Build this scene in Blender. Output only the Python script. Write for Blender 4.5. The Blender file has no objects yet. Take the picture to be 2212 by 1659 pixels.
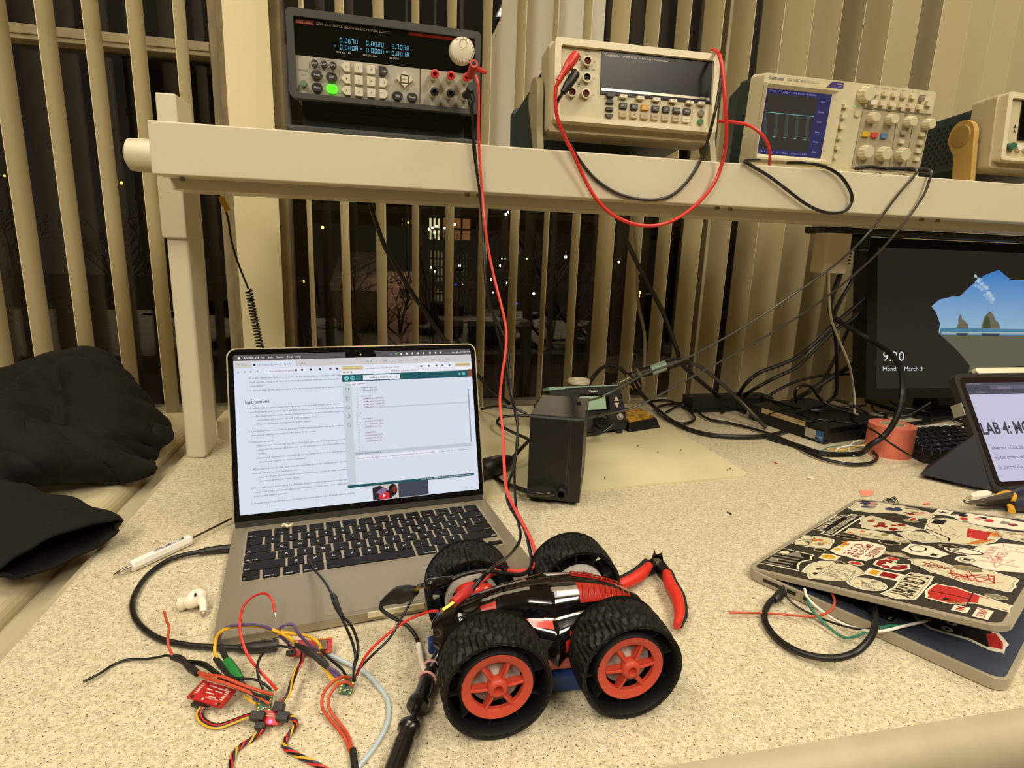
import bpy, math, random
import numpy as np
from mathutils import Matrix, Vector
random.seed(7)
SC = bpy.context.scene
COL = SC.collection
PI = math.pi
# ---------------------------------------------------------------- camera (metres, desk top is z = 0, floor z = -0.75)
F_PX, YAW, PITCH, ROLL, CAM_H = 1281.84, 0.221272, 0.224033, -0.035974, 0.33521
def _basis(yaw, pitch, roll):
    cy, sy = math.cos(yaw), math.sin(yaw)
    f = Vector((sy*math.cos(pitch), cy*math.cos(pitch), -math.sin(pitch)))
    r = Vector((cy, -sy, 0)); d = f.cross(r)
    cr, sr = math.cos(roll), math.sin(roll)
    return cr*r+sr*d, -sr*r+cr*d, f
RT, DN, FW = _basis(YAW, PITCH, ROLL)
CAM = Vector((0, 0, CAM_H))
cd = bpy.data.cameras.new('camera'); cam = bpy.data.objects.new('camera', cd); COL.objects.link(cam)
cd.sensor_width = 36; cd.lens = F_PX/2212*36; cd.clip_start = .02; cd.clip_end = 200
cam.matrix_world = Matrix(((RT.x, -DN.x, -FW.x, 0), (RT.y, -DN.y, -FW.y, 0), (RT.z, -DN.z, -FW.z, CAM_H), (0, 0, 0, 1)))
SC.camera = cam
# ---------------------------------------------------------------- world, lamps, exposure
W = bpy.data.worlds.new('night_sky'); SC.world = W; W.use_nodes = True
W.node_tree.nodes['Background'].inputs[0].default_value = (.035, .028, .022, 1)
W.node_tree.nodes['Background'].inputs[1].default_value = .25
def area(name, loc, size, power, col, rot=(0, 0, 0)):
    l = bpy.data.lights.new(name, 'AREA'); l.shape = 'RECTANGLE'; l.size, l.size_y = size; l.energy = power; l.color = col
    o = bpy.data.objects.new(name, l); COL.objects.link(o); o.location = loc; o.rotation_euler = rot; return o
WARM = (1.0, .93, .775)
LAMPS = [((1.05, .30, 1.93), 17), ((-.85, .35, 1.93), 15), ((1.1, -1.3, 1.93), 44), ((-.85, -1.3, 1.93), 44)]
for p, e in LAMPS:
    area('ceiling_lamp_light', (p[0], p[1], p[2]-.012), (.56, 1.16), e, WARM)
vs = SC.view_settings
vs.view_transform = 'Standard'; vs.look = 'None'; vs.exposure = 0.0; vs.gamma = 1; vs.use_curve_mapping = False
try:
    SC.cycles.use_denoising = True; SC.cycles.max_bounces = 6; SC.cycles.caustics_reflective = False; SC.cycles.caustics_refractive = False
    SC.cycles.sample_clamp_indirect = 4
except Exception: pass
# ---------------------------------------------------------------- pixel -> world point at a real depth or height
def ray(u, v): return RT*((u-1106)/F_PX)+DN*((v-829.5)/F_PX)+FW
def atz(u, v, z=0.0): d = ray(u, v); return CAM+d*((z-CAM_H)/d.z)
def aty(u, v, y): d = ray(u, v); return CAM+d*(y/d.y)
# ---------------------------------------------------------------- materials
def lin(c):
    if isinstance(c, str): c = [int(c[i:i+2], 16)/255 for i in (0, 2, 4)]
    return tuple(x/12.92 if x <= .04045 else ((x+.055)/1.055)**2.4 for x in c)
_M = {}
def mat(name, col='808080', rough=.5, metal=0, emit=0, coat=0, spec=.5, alpha=1, noise=None, bump=None, trans=0):
    if name in _M: return _M[name]
    m = bpy.data.materials.new(name); m.use_nodes = True; nt = m.node_tree; b = nt.nodes['Principled BSDF']
    c = lin(col)+(1,)
    b.inputs['Base Color'].default_value = c; b.inputs['Roughness'].default_value = rough; b.inputs['Metallic'].default_value = metal
    b.inputs['Coat Weight'].default_value = coat; b.inputs['Specular IOR Level'].default_value = spec
    b.inputs['Transmission Weight'].default_value = trans
    if alpha < 1: b.inputs['Alpha'].default_value = alpha
    if emit: b.inputs['Emission Color'].default_value = c; b.inputs['Emission Strength'].default_value = emit; b.inputs['Base Color'].default_value = (0, 0, 0, 1) if emit > .5 else c
    tc = None
    if noise or bump:
        tc = nt.nodes.new('ShaderNodeTexCoord')
    if noise:  # (scale, amount)
        n = nt.nodes.new('ShaderNodeTexNoise'); n.inputs['Scale'].default_value = noise[0]; n.inputs['Detail'].default_value = 4
        nt.links.new(tc.outputs['Object'], n.inputs['Vector'])
        r = nt.nodes.new('ShaderNodeValToRGB'); a = noise[1]
        r.color_ramp.elements[0].position = .35; r.color_ramp.elements[1].position = .65
        r.color_ramp.elements[0].color = tuple(x*(1-a) for x in c[:3])+(1,); r.color_ramp.elements[1].color = tuple(min(1, x*(1+a)) for x in c[:3])+(1,)
        nt.links.new(n.outputs['Fac'], r.inputs[0]); nt.links.new(r.outputs[0], b.inputs['Base Color'])
    if bump:  # (scale, strength)
        n = nt.nodes.new('ShaderNodeTexNoise'); n.inputs['Scale'].default_value = bump[0]; n.inputs['Detail'].default_value = 3
        nt.links.new(tc.outputs['Object'], n.inputs['Vector'])
        bm_ = nt.nodes.new('ShaderNodeBump'); bm_.inputs['Strength'].default_value = bump[1]; bm_.inputs['Distance'].default_value = .002
        nt.links.new(n.outputs['Fac'], bm_.inputs['Height']); nt.links.new(bm_.outputs[0], b.inputs['Normal'])
    _M[name] = m; return m
def glow(name, col='808080', s=1.0): return mat(name, col, emit=s, rough=1)
# ---------------------------------------------------------------- text outlines (built-in font), cached
_T = {}
def text_geo(s, off=0):
    k = (s, off)
    if k in _T: return _T[k]
    cu = bpy.data.curves.new('t', 'FONT'); cu.body = s; cu.size = 1; cu.offset = off; cu.resolution_u = 2; cu.fill_mode = 'FRONT'
    ob = bpy.data.objects.new('t', cu)
    me = bpy.data.meshes.new_from_object(ob)
    v = [(p.co.x, p.co.y) for p in me.vertices]; f = [tuple(p.vertices) for p in me.polygons]
    bpy.data.objects.remove(ob); bpy.data.curves.remove(cu); bpy.data.meshes.remove(me)
    w = max([a for a, b in v], default=1); x0 = min([a for a, b in v], default=0)
    _T[k] = (v, f, x0, w); return _T[k]
FACE = Matrix(((1, 0, 0, 0), (0, 0, -1, 0), (0, 1, 0, 0), (0, 0, 0, 1)))   # (a, b, c) -> right a, up b, towards the viewer c
# ---------------------------------------------------------------- mesh builder
class MB:
    def __init__(s, xf=None): s.v = []; s.f = []; s.m = []; s.sm = []; s.mats = []; s.xf = xf or Matrix()
    def mi(s, m):
        if m not in s.mats: s.mats.append(m)
        return s.mats.index(m)
    def add(s, vs, fs, m, smooth=False, xf=None):
        X = s.xf if xf is None else s.xf @ xf
        o = len(s.v); k = s.mi(m)
        s.v += [tuple(X @ Vector(p)) for p in vs]
        for f in fs: s.f.append(tuple(i+o for i in f)); s.m.append(k); s.sm.append(smooth)
        return s
    def box(s, a, b, m, xf=None):
        (x0, y0, z0), (x1, y1, z1) = a, b
        return s.add([(x0, y0, z0), (x1, y0, z0), (x1, y1, z0), (x0, y1, z0), (x0, y0, z1), (x1, y0, z1), (x1, y1, z1), (x0, y1, z1)],
              [(0, 3, 2, 1), (4, 5, 6, 7), (0, 1, 5, 4), (1, 2, 6, 5), (2, 3, 7, 6), (3, 0, 4, 7)], m, False, xf)
    def prism(s, P, z0, z1, m, xf=None, top=None, smooth=False, cap=True):
        n = len(P); Q = top or P
        vs_ = [(x, y, z0) for x, y in P]+[(x, y, z1) for x, y in Q]
        ar = sum(P[i][0]*P[(i+1) % n][1]-P[(i+1) % n][0]*P[i][1] for i in range(n))
        fs = [(i, (i+1) % n, n+(i+1) % n, n+i) for i in range(n)]
        s.add(vs_, fs if ar > 0 else [f[::-1] for f in fs], m, smooth, xf)
        if cap:
            c = [tuple(range(n))[::-1], tuple(range(n, 2*n))]
            s.add(vs_, c if ar > 0 else [f[::-1] for f in c], m, False, xf)
        return s
    def rr(s, x0, y0, x1, y1, z0, z1, m, r=.002, n=3, xf=None, inset=0):
        P = rrect(x0, y0, x1, y1, r, n)
        T = rrect(x0+inset, y0+inset, x1-inset, y1-inset, max(r-inset, .0001), n) if inset else None
        return s.prism(P, z0, z1, m, xf, T)
    def quad(s, x0, y0, x1, y1, z, m, xf=None): return s.add([(x0, y0, z), (x1, y0, z), (x1, y1, z), (x0, y1, z)], [(0, 1, 2, 3)], m, False, xf)
    def poly(s, P, z, m, xf=None):
        n = len(P); ar = sum(P[i][0]*P[(i+1) % n][1]-P[(i+1) % n][0]*P[i][1] for i in range(n))
        P = P if ar > 0 else P[::-1]
        return s.add([(x, y, z) for x, y in P], [tuple(range(n))], m, False, xf)
    def lathe(s, prof, m, n=24, xf=None, smooth=True, arc=None):  # prof: (r, z)
        vs_ = [];k = len(prof)
        for i in range(n):
            a = 2*PI*i/n
            for r, z in prof: vs_.append((r*math.cos(a), r*math.sin(a), z))
        fs = [(i*k+j, ((i+1) % n)*k+j, ((i+1) % n)*k+j+1, i*k+j+1) for i in range(n) for j in range(k-1)]
        return s.add(vs_, fs, m, smooth, xf)
    def cyl(s, c, r, h, m, n=20, xf=None, r2=None, smooth=True):  # along z from c
        r2 = r if r2 is None else r2
        X = Matrix.Translation(c)
        P = [(r*math.cos(2*PI*i/n), r*math.sin(2*PI*i/n)) for i in range(n)]; Q = [(r2*math.cos(2*PI*i/n), r2*math.sin(2*PI*i/n)) for i in range(n)]
        return s.prism(P, 0, h, m, (xf @ X) if xf else X, Q, smooth)
    def rod(s, a, b, r, m, n=12, r2=None, smooth=True, cap=True):
        a = Vector(a); b = Vector(b); d = b-a; L = d.length
        q = d.to_track_quat('Z', 'Y').to_matrix().to_4x4()
        r2 = r if r2 is None else r2
        P = [(r*math.cos(2*PI*i/n), r*math.sin(2*PI*i/n)) for i in range(n)]; Q = [(r2*math.cos(2*PI*i/n), r2*math.sin(2*PI*i/n)) for i in range(n)]
        return s.prism(P, 0, L, m, Matrix.Translation(a) @ q, Q, smooth, cap)
    def ball(s, c, r, m, n=12, sc=(1, 1, 1), xf=None):
        k = n//2; prof = [(r*math.sin(PI*i/k), -r*math.cos(PI*i/k)) for i in range(k+1)]
        X = Matrix.Translation(c) @ Matrix.Diagonal((sc[0], sc[1], sc[2], 1))
        return s.lathe(prof, m, n, (xf @ X) if xf else X)
    def tube(s, P, r, m, n=8, sub=8, rr=None, closed=False, flat=1.0):
        P = [Vector(p) for p in P]
        C = spline(P, sub) if sub > 1 else P
        N = len(C); T = [(C[min(i+1, N-1)]-C[max(i-1, 0)]).normalized() for i in range(N)]
        up = Vector((0, 0, 1)) if abs(T[0].z) < .9 else Vector((1, 0, 0))
        nrm = (up-T[0]*up.dot(T[0])).normalized(); vs_ = []
        for i in range(N):
            nrm = (nrm-T[i]*nrm.dot(T[i])).normalized(); bn = T[i].cross(nrm)
            R = r if rr is None else rr[0]+(rr[1]-rr[0])*i/(N-1) if len(rr) == 2 else float(np.interp(i/(N-1), np.linspace(0, 1, len(rr)), rr))
            for j in range(n):
                a = 2*PI*j/n; vs_.append(tuple(C[i]+nrm*(R*math.cos(a)*flat)+bn*(R*math.sin(a))))
        fs = [(i*n+j, i*n+(j+1) % n, (i+1)*n+(j+1) % n, (i+1)*n+j) for i in range(N-1) for j in range(n)]
        s.add(vs_, fs, m, True); s.add(vs_, [tuple(range(n))[::-1], tuple(range((N-1)*n, N*n))], m)
        return s
    def text(s, t, x, y, h, m, z=0, xf=None, al='l', off=0, w=None, sx=1, rot=0):
        v, f, x0, x1 = text_geo(t, off)
        k = h/.72; kx = k*sx
        if w: kx = w/(x1-x0)
        ox = {'l': -x0*kx, 'c': -(x0+x1)/2*kx, 'r': -x1*kx}[al]
        c, sn = math.cos(rot), math.sin(rot)
        q = [(a*kx+ox, b*k) for a, b in v]
        return s.add([(x+a*c-b*sn, y+a*sn+b*c, z) for a, b in q], f, m, False, xf)
    def build(s, name, parent=None, loc=(0, 0, 0), rot=(0, 0, 0), bevel=0, seg=2, sub=0, mw=None, shade=None):
        me = bpy.data.meshes.new(name); me.from_pydata(s.v, [], s.f)
        for m in s.mats: me.materials.append(m)
        me.polygons.foreach_set('material_index', s.m); me.polygons.foreach_set('use_smooth', s.sm if shade is None else [shade]*len(s.f)); me.update()
        if any(s.sm) and shade is None: me.set_sharp_from_angle(angle=math.radians(42))
        o = bpy.data.objects.new(name, me); COL.objects.link(o)
        if parent: o.parent = parent
        if mw: o.matrix_basis = mw
        else: o.location = loc; o.rotation_euler = rot
        if bevel:
            b = o.modifiers.new('bevel', 'BEVEL'); b.width = bevel; b.segments = seg; b.limit_method = 'ANGLE'; b.angle_limit = math.radians(40); b.harden_normals = False
        if sub:
            b = o.modifiers.new('sub', 'SUBSURF'); b.levels = sub; b.render_levels = sub
        return o
def spline(P, sub):
    C = []
    for i in range(len(P)-1):
        p0 = P[i-1] if i else P[0]*2-P[1]; p1, p2 = P[i], P[i+1]; p3 = P[i+2] if i+2 < len(P) else P[-1]*2-P[-2]
        for k in range(sub):
            t = k/sub; C.append(.5*((2*p1)+(p2-p0)*t+(2*p0-5*p1+4*p2-p3)*t*t+(3*p1-p0-3*p2+p3)*t**3))
    C.append(P[-1]); return C
def rrect(x0, y0, x1, y1, r, n=3):
    r = min(r, (x1-x0)/2-1e-6, (y1-y0)/2-1e-6); P = []
    for cx, cy, a0 in ((x1-r, y0+r, -90), (x1-r, y1-r, 0), (x0+r, y1-r, 90), (x0+r, y0+r, 180)):
        for i in range(n+1):
            a = math.radians(a0+90*i/n); P.append((cx+r*math.cos(a), cy+r*math.sin(a)))
    return P
def tag(o, label=None, cat=None, group=None, kind=None):
    if label: o['label'] = label
    if cat: o['category'] = cat
    if group: o['group'] = group
    if kind: o['kind'] = kind
    return o
def thing(name, label, cat, loc=(0, 0, 0), rot=(0, 0, 0), group=None, mw=None):
    o = bpy.data.objects.new(name, None); COL.objects.link(o); o.empty_display_size = .02
    if mw: o.matrix_basis = mw
    else: o.location = loc; o.rotation_euler = rot
    return tag(o, label, cat, group)
def struct(o): o['kind'] = 'structure'; return o
def frame(o, yaw, tilt=0):   # x along the width, y back, z up the face (tilt leans the top backwards)
    return Matrix.Translation(o) @ Matrix.Rotation(yaw, 4, 'Z') @ Matrix.Rotation(-tilt, 4, 'X')
def xlate(*p): return Matrix.Translation(p)
# common materials
BEIGE = mat('putty_plastic', 'cfc3a4', .45); PUTTY = mat('putty_painted_metal', 'd6cbb0', .4, bump=(900, .08))
WHITE = mat('white_plastic', 'ebe6da', .35); BLACK = mat('black_plastic', '16140f', .45); BLACKG = mat('glossy_black', '080808', .12)
DARK = mat('dark_grey_plastic', '2c2b28', .5); RUBBER = mat('black_rubber', '121110', .7); WIREB = mat('black_wire_insulation', '12110f', .38)
WIRER = mat('red_wire_insulation', 'd02c22', .35); CHROME = mat('bright_metal', 'd8d2c4', .25, 1); STEEL = mat('steel', '8f887a', .35, 1)
GOLD = mat('gold_contact', 'c8a04a', .35, 1)
# ================================================================ setting
def slab(name, a, b, m): return struct(MB().box(a, b, m).build(name))
WALLM = mat('beige_wall_paint', 'b5a98a', .8); CEILM = mat('white_ceiling_tile', 'd8d2c0', .9); FLOORM = mat('brown_floor_tile', '5a4c3a', .6, noise=(6, .2))
slab('floor', (-3, -4, -.8), (4.5, 1.6, -.75), FLOORM)
slab('ceiling', (-3, -4, 1.95), (4.5, 1.6, 2.0), CEILM)
slab('wall_left', (-3.05, -4, -.75), (-3, 1.5, 1.95), WALLM)
slab('wall_right', (4.5, -4, -.75), (4.55, 1.5, 1.95), WALLM)
slab('wall_front', (-3, -4.05, -.75), (4.5, -4, 1.95), mat('dim_wall_paint', '8f856c', .8))
wb = MB()
FR = mat('aged_cream_frame', 'b3a582', .6, noise=(25, .12), bump=(200, .2))
wb.box((-3, 1.5, -.75), (4.5, 1.6, -.12), WALLM); wb.box((-3, 1.5, 1.7), (4.5, 1.6, 1.95), WALLM)
wb.box((-3, 1.5, -.12), (-2.2, 1.6, 1.7), WALLM); wb.box((4.2, 1.5, -.12), (4.5, 1.6, 1.7), WALLM)
struct(wb.build('wall_back'))
p = MB(); p.box((-.327, 1.47, -.12), (-.226, 1.6, 1.7), FR)
for x in (-.30, -.285, -.243): p.box((x, 1.462, -.12), (x+.006, 1.475, 1.7), FR)
struct(p.build('trim_1', bevel=.002))
# window 1 (left) and window 2 (right): frames and real panes
GL = bpy.data.materials.new('window_glass'); GL.use_nodes = True; nt = GL.node_tree; nt.nodes.clear()
out = nt.nodes.new('ShaderNodeOutputMaterial'); mx = nt.nodes.new('ShaderNodeMixShader'); tr = nt.nodes.new('ShaderNodeBsdfTransparent'); gs = nt.nodes.new('ShaderNodeBsdfGlossy'); fr = nt.nodes.new('ShaderNodeFresnel')
fr.inputs[0].default_value = 1.5; gs.inputs['Roughness'].default_value = .01
nt.links.new(fr.outputs[0], mx.inputs[0]); nt.links.new(tr.outputs[0], mx.inputs[1]); nt.links.new(gs.outputs[0], mx.inputs[2]); nt.links.new(mx.outputs[0], out.inputs[0])
def window(name, x0, x1, mull, rails):
    w = thing(name, None, None, ((x0+x1)/2, 1.55, -.12)); w['kind'] = 'structure'
    f = MB(xlate(-(x0+x1)/2, -1.55, .12))
    f.box((x0, 1.50, -.12), (x1, 1.57, -.07), FR); f.box((x0, 1.50, 1.65), (x1, 1.57, 1.7), FR)
    f.box((x0, 1.50, -.07), (x0+.022, 1.57, 1.65), FR); f.box((x1-.022, 1.50, -.07), (x1, 1.57, 1.65), FR)
    for a, b in mull: f.box((a, 1.495, -.07), (b, 1.57, 1.65), FR)
    for a, b in rails:
        f.box((x0+.022, 1.50, a), (x1-.022, 1.56, b), FR); f.box((x0+.022, 1.496, a+.009), (x1-.022, 1.50, b-.004), FR)
    f.build('window_frame', w, bevel=.0015)
    g = MB(xlate(-(x0+x1)/2, -1.55, .12)); g.box((x0+.01, 1.540, -.1), (x1-.01, 1.546, 1.69), GL); g.build('window_pane', w)
    return w
window('window_1', -2.2, -.327, [(-1.2, -1.14)], [(.7125, .741)])
window('window_2', -.226, 4.2, [(.857, .887), (2.2, 2.24)], [])
# ceiling lamps: recessed troffers
LF = mat('lamp_frame_white', 'e8e4d8', .5); LD = glow('lit_lamp_diffuser', 'ffe0a8', 2.2)
for i, (p, e) in enumerate(LAMPS):
    o = thing('ceiling_lamp', 'rectangular recessed ceiling lamp over the %s of the room' % ('right side of the desk', 'left side of the desk', 'back right', 'back left')[i], 'ceiling lamp', (p[0], p[1], 1.95), group='recessed ceiling lamps')
    f = MB(); f.box((-.30, -.60, -.012), (-.28, .60, 0), LF); f.box((.28, -.60, -.012), (.30, .60, 0), LF); f.box((-.28, -.60, -.012), (.28, -.58, 0), LF); f.box((-.28, .58, -.012), (.28, .60, 0), LF); f.build('lamp_frame', o)
    MB().box((-.28, -.58, -.004), (.28, .58, 0), LD).build('diffuser', o)
# ================================================================ vertical blinds
SLAT = mat('beige_blind_vinyl', 'e4d6ac', .6, bump=(700, .15)); 
def slat_mesh(H0=-.35, H1=1.75, hw=.0445, bow=.0045, seg=6, twist=None):
    b = MB(); V = []; nz = 1 if not twist else 24
    for k in range(nz+1):
        z = H0+(H1-H0)*k/nz; a, wx = (twist(z) if twist else (0, 1))
        ring = []
        for t in (0, 1):
            for i in range(seg+1):
                j = i if t == 0 else seg-i
                u = -1+2*j/seg; x = bow*(1-u*u)+(.0005 if t else -.0005); y = u*hw*wx
                ring.append((x*math.cos(a)-y*math.sin(a), x*math.sin(a)+y*math.cos(a), z))
        V += ring
    n = 2*(seg+1)
    F = [(k*n+i, k*n+(i+1) % n, (k+1)*n+(i+1) % n, (k+1)*n+i) for k in range(nz) for i in range(n)]
    b.add(V, F, SLAT, True); b.add(V, [tuple(range(n))[::-1], tuple(range(nz*n, (nz+1)*n))], SLAT); return b
def blind(name, label, spots, x0, x1):
    t = thing(name, label, 'window blind', ((x0+x1)/2, 1.33, 1.80))
    rail = MB(); rail.box((x0-(x0+x1)/2, -.02, -.05), (x1-(x0+x1)/2, .02, 0), FR); rail.build('headrail', t, bevel=.002)
    pm = None
    for i, (x, a) in enumerate(spots):
        if pm is None: pm = slat_mesh(H0=-.35-1.8, H1=1.752-1.8); o = pm.build('slat', t)
        else: o = pm0.copy(); COL.objects.link(o); o.parent = t
        if i == 0: pm0 = o
        o.location = (x-(x0+x1)/2, 0, 0); o.rotation_euler = (0, 0, math.radians(a))
    return t
left = [(-1.02, 6), (-.948, 5), (-.875, 7), (-.801, 6), (-.727, 6), (-.6534, 6), (-.5777, 6), (-.504, 4), (-.4316, 1), (-.357, 2)]
blind('vertical_blind', 'open beige vertical blind hanging left of the shelf post', left, -1.08, -.335)
right = [(-.1423, 11), (-.0714, 13.5), (.0022, 13), (.0746, 6), (.1478, 5), (.2207, 2), (.2921, 0), (.3649, -8.5), (.4345, -6.5), (.5076, 4.5), (.5806, -3.5), (.6526, -6.5), (.7238, -1), (.7964, .5), (.8692, -2)]
for e, a in [(.94, 14), (1.011, 12), (1.07, -4), (1.139, 2), (1.217, 16), (1.275, -6), (1.354, 14), (1.423, 12), (1.495, 12), (1.568, 8), (1.641, 10), (1.714, 8), (1.787, 12), (1.86, 6), (1.93, 8), (2.0, 8), (2.07, 8), (2.14, 8)]:
    right.append((e-.0445*math.sin(math.radians(a)), a))
blind('vertical_blind', 'half closed beige vertical blind behind the instrument shelf', right, -.19, 2.18)
def tw(z): # a loose slat turned to face the room
    return math.radians(68+10*math.sin((z+.1)*3.0)), 1.0
o = slat_mesh(twist=tw, H1=1.752).build('loose_blind_slat', loc=(-.240, 1.315, 0)); tag(o, 'loose curled blind slat turned flat against the window post', 'blind slat')
# white board added behind the blind in place of bright reflections in the pane
o = MB(FACE).prism([(.243, .50), (.245, .785), (.272, .84), (.272, .90), (.515, .93), (.515, .81), (.500, .80), (.395, .79), (.395, .50)], -1.455, -1.45, mat('white_reflection_board', 'f4f0e4', .6)).build('reflection_board')
tag(o, 'white board standing in for bright reflections in the window behind the blind', 'board')
# ================================================================ desk
def speckle():
    m = bpy.data.materials.new('speckled_laminate'); m.use_nodes = True; nt = m.node_tree; b = nt.nodes['Principled BSDF']
    b.inputs['Roughness'].default_value = .55; b.inputs['Specular IOR Level'].default_value = .3
    tc = nt.nodes.new('ShaderNodeTexCoord'); col = None
    def layer(scale, lo, hi, c, prev, det=1):
        n = nt.nodes.new('ShaderNodeTexNoise'); n.inputs['Scale'].default_value = scale; n.inputs['Detail'].default_value = det; nt.links.new(tc.outputs['Object'], n.inputs['Vector'])
        r = nt.nodes.new('ShaderNodeMapRange'); r.inputs['From Min'].default_value = lo; r.inputs['From Max'].default_value = hi; nt.links.new(n.outputs['Fac'], r.inputs['Value'])
        mx = nt.nodes.new('ShaderNodeMix'); mx.data_type = 'RGBA'; nt.links.new(r.outputs[0], mx.inputs['Factor'])
        if isinstance(prev, tuple): mx.inputs['A'].default_value = prev
        else: nt.links.new(prev, mx.inputs['A'])
        mx.inputs['B'].default_value = lin(c)+(1,); return mx.outputs['Result']
    a = layer(330, .44, .60, 'bdb092', lin('d6caad')+(1,), 2)
    a = layer(500, .58, .66, 'f0e6ca', a, 1)
    a = layer(500, .632, .682, '5e503e', a, 1)
    a = layer(860, .65, .70, '8c7e62', a, 1)
    nt.links.new(a, b.inputs['Base Color']); return m
SPECK = speckle(); EDGE = mat('rounded_desk_edge', 'b3a68a', .5, noise=(30, .05))
def desk_top(t, x0, x1, y0, y1, edges, th=.055):
    m = MB(); m.box((x0, y0, -.03), (x1, y1, 0), SPECK); m.build('worktop', t)
    return m
t = thing('desk', 'speckled beige laboratory desk under the laptops, toy car and monitor', 'desk', (.7, .75, -.75))
U = xlate(-.7, -.75, .75)
MB(U).box((-.300, .300, -.035), (2.1, 1.222, 0), SPECK).build('worktop', t)
def bull(x0, x1, y, s=-1, h=.052):  # bullnose along x
    b = MB(U); P = [(0, 0)]+[(s*(.008+.017*math.sin(a)), -h/2+h/2*math.cos(a)) for a in [PI*i/10 for i in range(11)]]+[(0, -h)]
    V = [(x, y+a, z) for x in (x0, x1) for a, z in P]; n = len(P)
    b.add(V, [(i, (i+1) % n, n+(i+1) % n, n+i) for i in range(n)]+[tuple(range(n)), tuple(range(n, 2*n))[::-1]], EDGE, True); return b
bull(-.302, 2.1, .300).build('front_edge', t)
MB(U).box((-.306, .29, -.05), (-.300, 1.222, -.0005), EDGE).build('side_edge', t)
for x in (-.24, 2.0): MB(U).box((x, .4, -.75), (x+.05, 1.15, -.035), PUTTY).build('leg', t, bevel=.004)
# neighbouring desk on the left with a rounded edge and the strip between the desks
t = thing('neighbour_desk', 'lower cream bench with rounded edge under the black jacket', 'desk', (-.9, .6, -.75))
U = xlate(.9, -.6, .75)
CREAM = mat('cream_bench_laminate', 'c9bb97', .5, noise=(18, .04))
P = [(-1.6, 0), (-.366, 0)]+[(-.366+.02*math.sin(a), -.02+.02*math.cos(a)) for a in [PI/2*i/6 for i in range(1, 7)]]+[(-.346, -.03), (-.362, -.055), (-1.6, -.055)]
n = len(P); V = [(x, y, z) for y in (.05, 1.19) for x, z in P]
# back corner rounded in plan
b = MB(U); b.add(V, [(i, n+i, n+(i+1) % n, (i+1) % n) for i in range(n)]+[tuple(range(n)), tuple(range(n, 2*n))[::-1]], CREAM)
b.prism([(-1.6, 1.19), (-.346, 1.19), (-.350, 1.205), (-.362, 1.222), (-.385, 1.23), (-1.6, 1.23)], -.05, -.0003, CREAM); b.build('worktop', t)
s = MB(U); s.box((-.343, .05, -.045), (-.312, 1.2, -.018), mat('bench_trim_strip', 'b7ab8c', .5)); s.build('edge_strip', t, bevel=.006)
MB(U).box((-.45, .3, -.75), (-.40, 1.1, -.055), PUTTY).build('leg', t)
# ================================================================ instrument shelf
t = thing('overhead_shelf', 'putty coloured metal shelf over the desk carrying the test instruments', 'shelf', (-.2825, .99, 0))
U = xlate(.2825, -.99, 0)
MB(U).box((-.298, .955, 0), (-.269, 1.026, .36), PUTTY).build('post', t, bevel=.005, seg=3)
b = MB(U); b.box((-.301, .949, .333), (-.2685, 1.032, .44), PUTTY); b.box((-.2955, .955, .44), (-.2695, 1.026, .525), PUTTY); b.build('post_sleeve', t, bevel=.002)
b = MB(U); b.box((-.268, .83, .408), (2.3, .834, .469), PUTTY); b.box((-.268, .834, .4475), (2.3, 1.13, .452), PUTTY); b.box((-.268, .834, .408), (2.3, .87, .412), PUTTY)
b.box((-.268, .834, .412), (-.264, 1.13, .469), PUTTY); b.box((-.264, 1.126, .43), (2.3, 1.13, .4475), PUTTY); b.build('shelf_tray', t, bevel=.0018, seg=3)
b = MB(U); b.prism([(-.268, .89), (2.3, .89), (2.3, .97), (-.268, .97)], .396, .4475, PUTTY); b.build('cross_beam', t, bevel=.002)
b = MB(U @ xlate(-.300, .97, .444) @ Matrix.Rotation(-PI/2, 4, 'Y')); b.lathe([(0, 0), (.022, 0), (.0225, .024), (.021, .038), (.012, .043), (0, .044)], PUTTY, 28); b.build('end_knob', t)
for u in (392, 1010, 1035, 1552, 1580, 1995, 2030):
    q = aty(u, 380+(u-330)*.0545, .845); b = MB(U); b.rod((q.x, .848, .4075), (q.x, .848, .403), .0035, STEEL, 10); b.build('screw', t)
# small rounded plastic box behind the laptop
o = MB().rr(-.278, 1.045, -.19, 1.13, 0, .032, mat('cream_plastic', 'cdbf9c', .5), r=.02, n=6).build('cable_box', bevel=.008, seg=3); tag(o, 'small cream box with rounded corners behind the laptop screen', 'box')
# ================================================================ test instruments on the shelf
def btn(name, parent, P, c0, c1, m, legend=None, lm=None, lh=.0035, xf=FACE, bev=.0006, off=.0):
    """a push button standing on the face; P is its outline"""
    cx = sum(p[0] for p in P)/len(P); cy = sum(p[1] for p in P)/len(P)
    b = MB(); Q = [((x-cx), (y-cy)) for x, y in P]; T = [(x*.9, y*.9) for x, y in Q]
    b.prism(Q, 0, (c1-c0)*.7, m, FACE); b.prism(Q, (c1-c0)*.7, c1-c0, m, FACE, T)
    if legend: b.text(legend, 0, -lh*.5, lh, lm, z=c1-c0+.0002, xf=FACE, al='c', off=off)
    o = b.build(name, parent, loc=(cx, -c0, cy)); return o
def disc(cx, cy, r, n=16, ry=None): return [(cx+r*math.cos(2*PI*i/n), cy+(ry or r)*math.sin(2*PI*i/n)) for i in range(n)]
GREYB = mat('charcoal_key', '35322e', .45); KEYW = mat('cream_key', 'e2d9c2', .45); LEGW = mat('white_lettering', 'e8e4d8', .6); LEGB = mat('dark_lettering', '2a2622', .6)
LITW = glow('lit_white_lettering', 'dcdcd8', .7)
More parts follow.
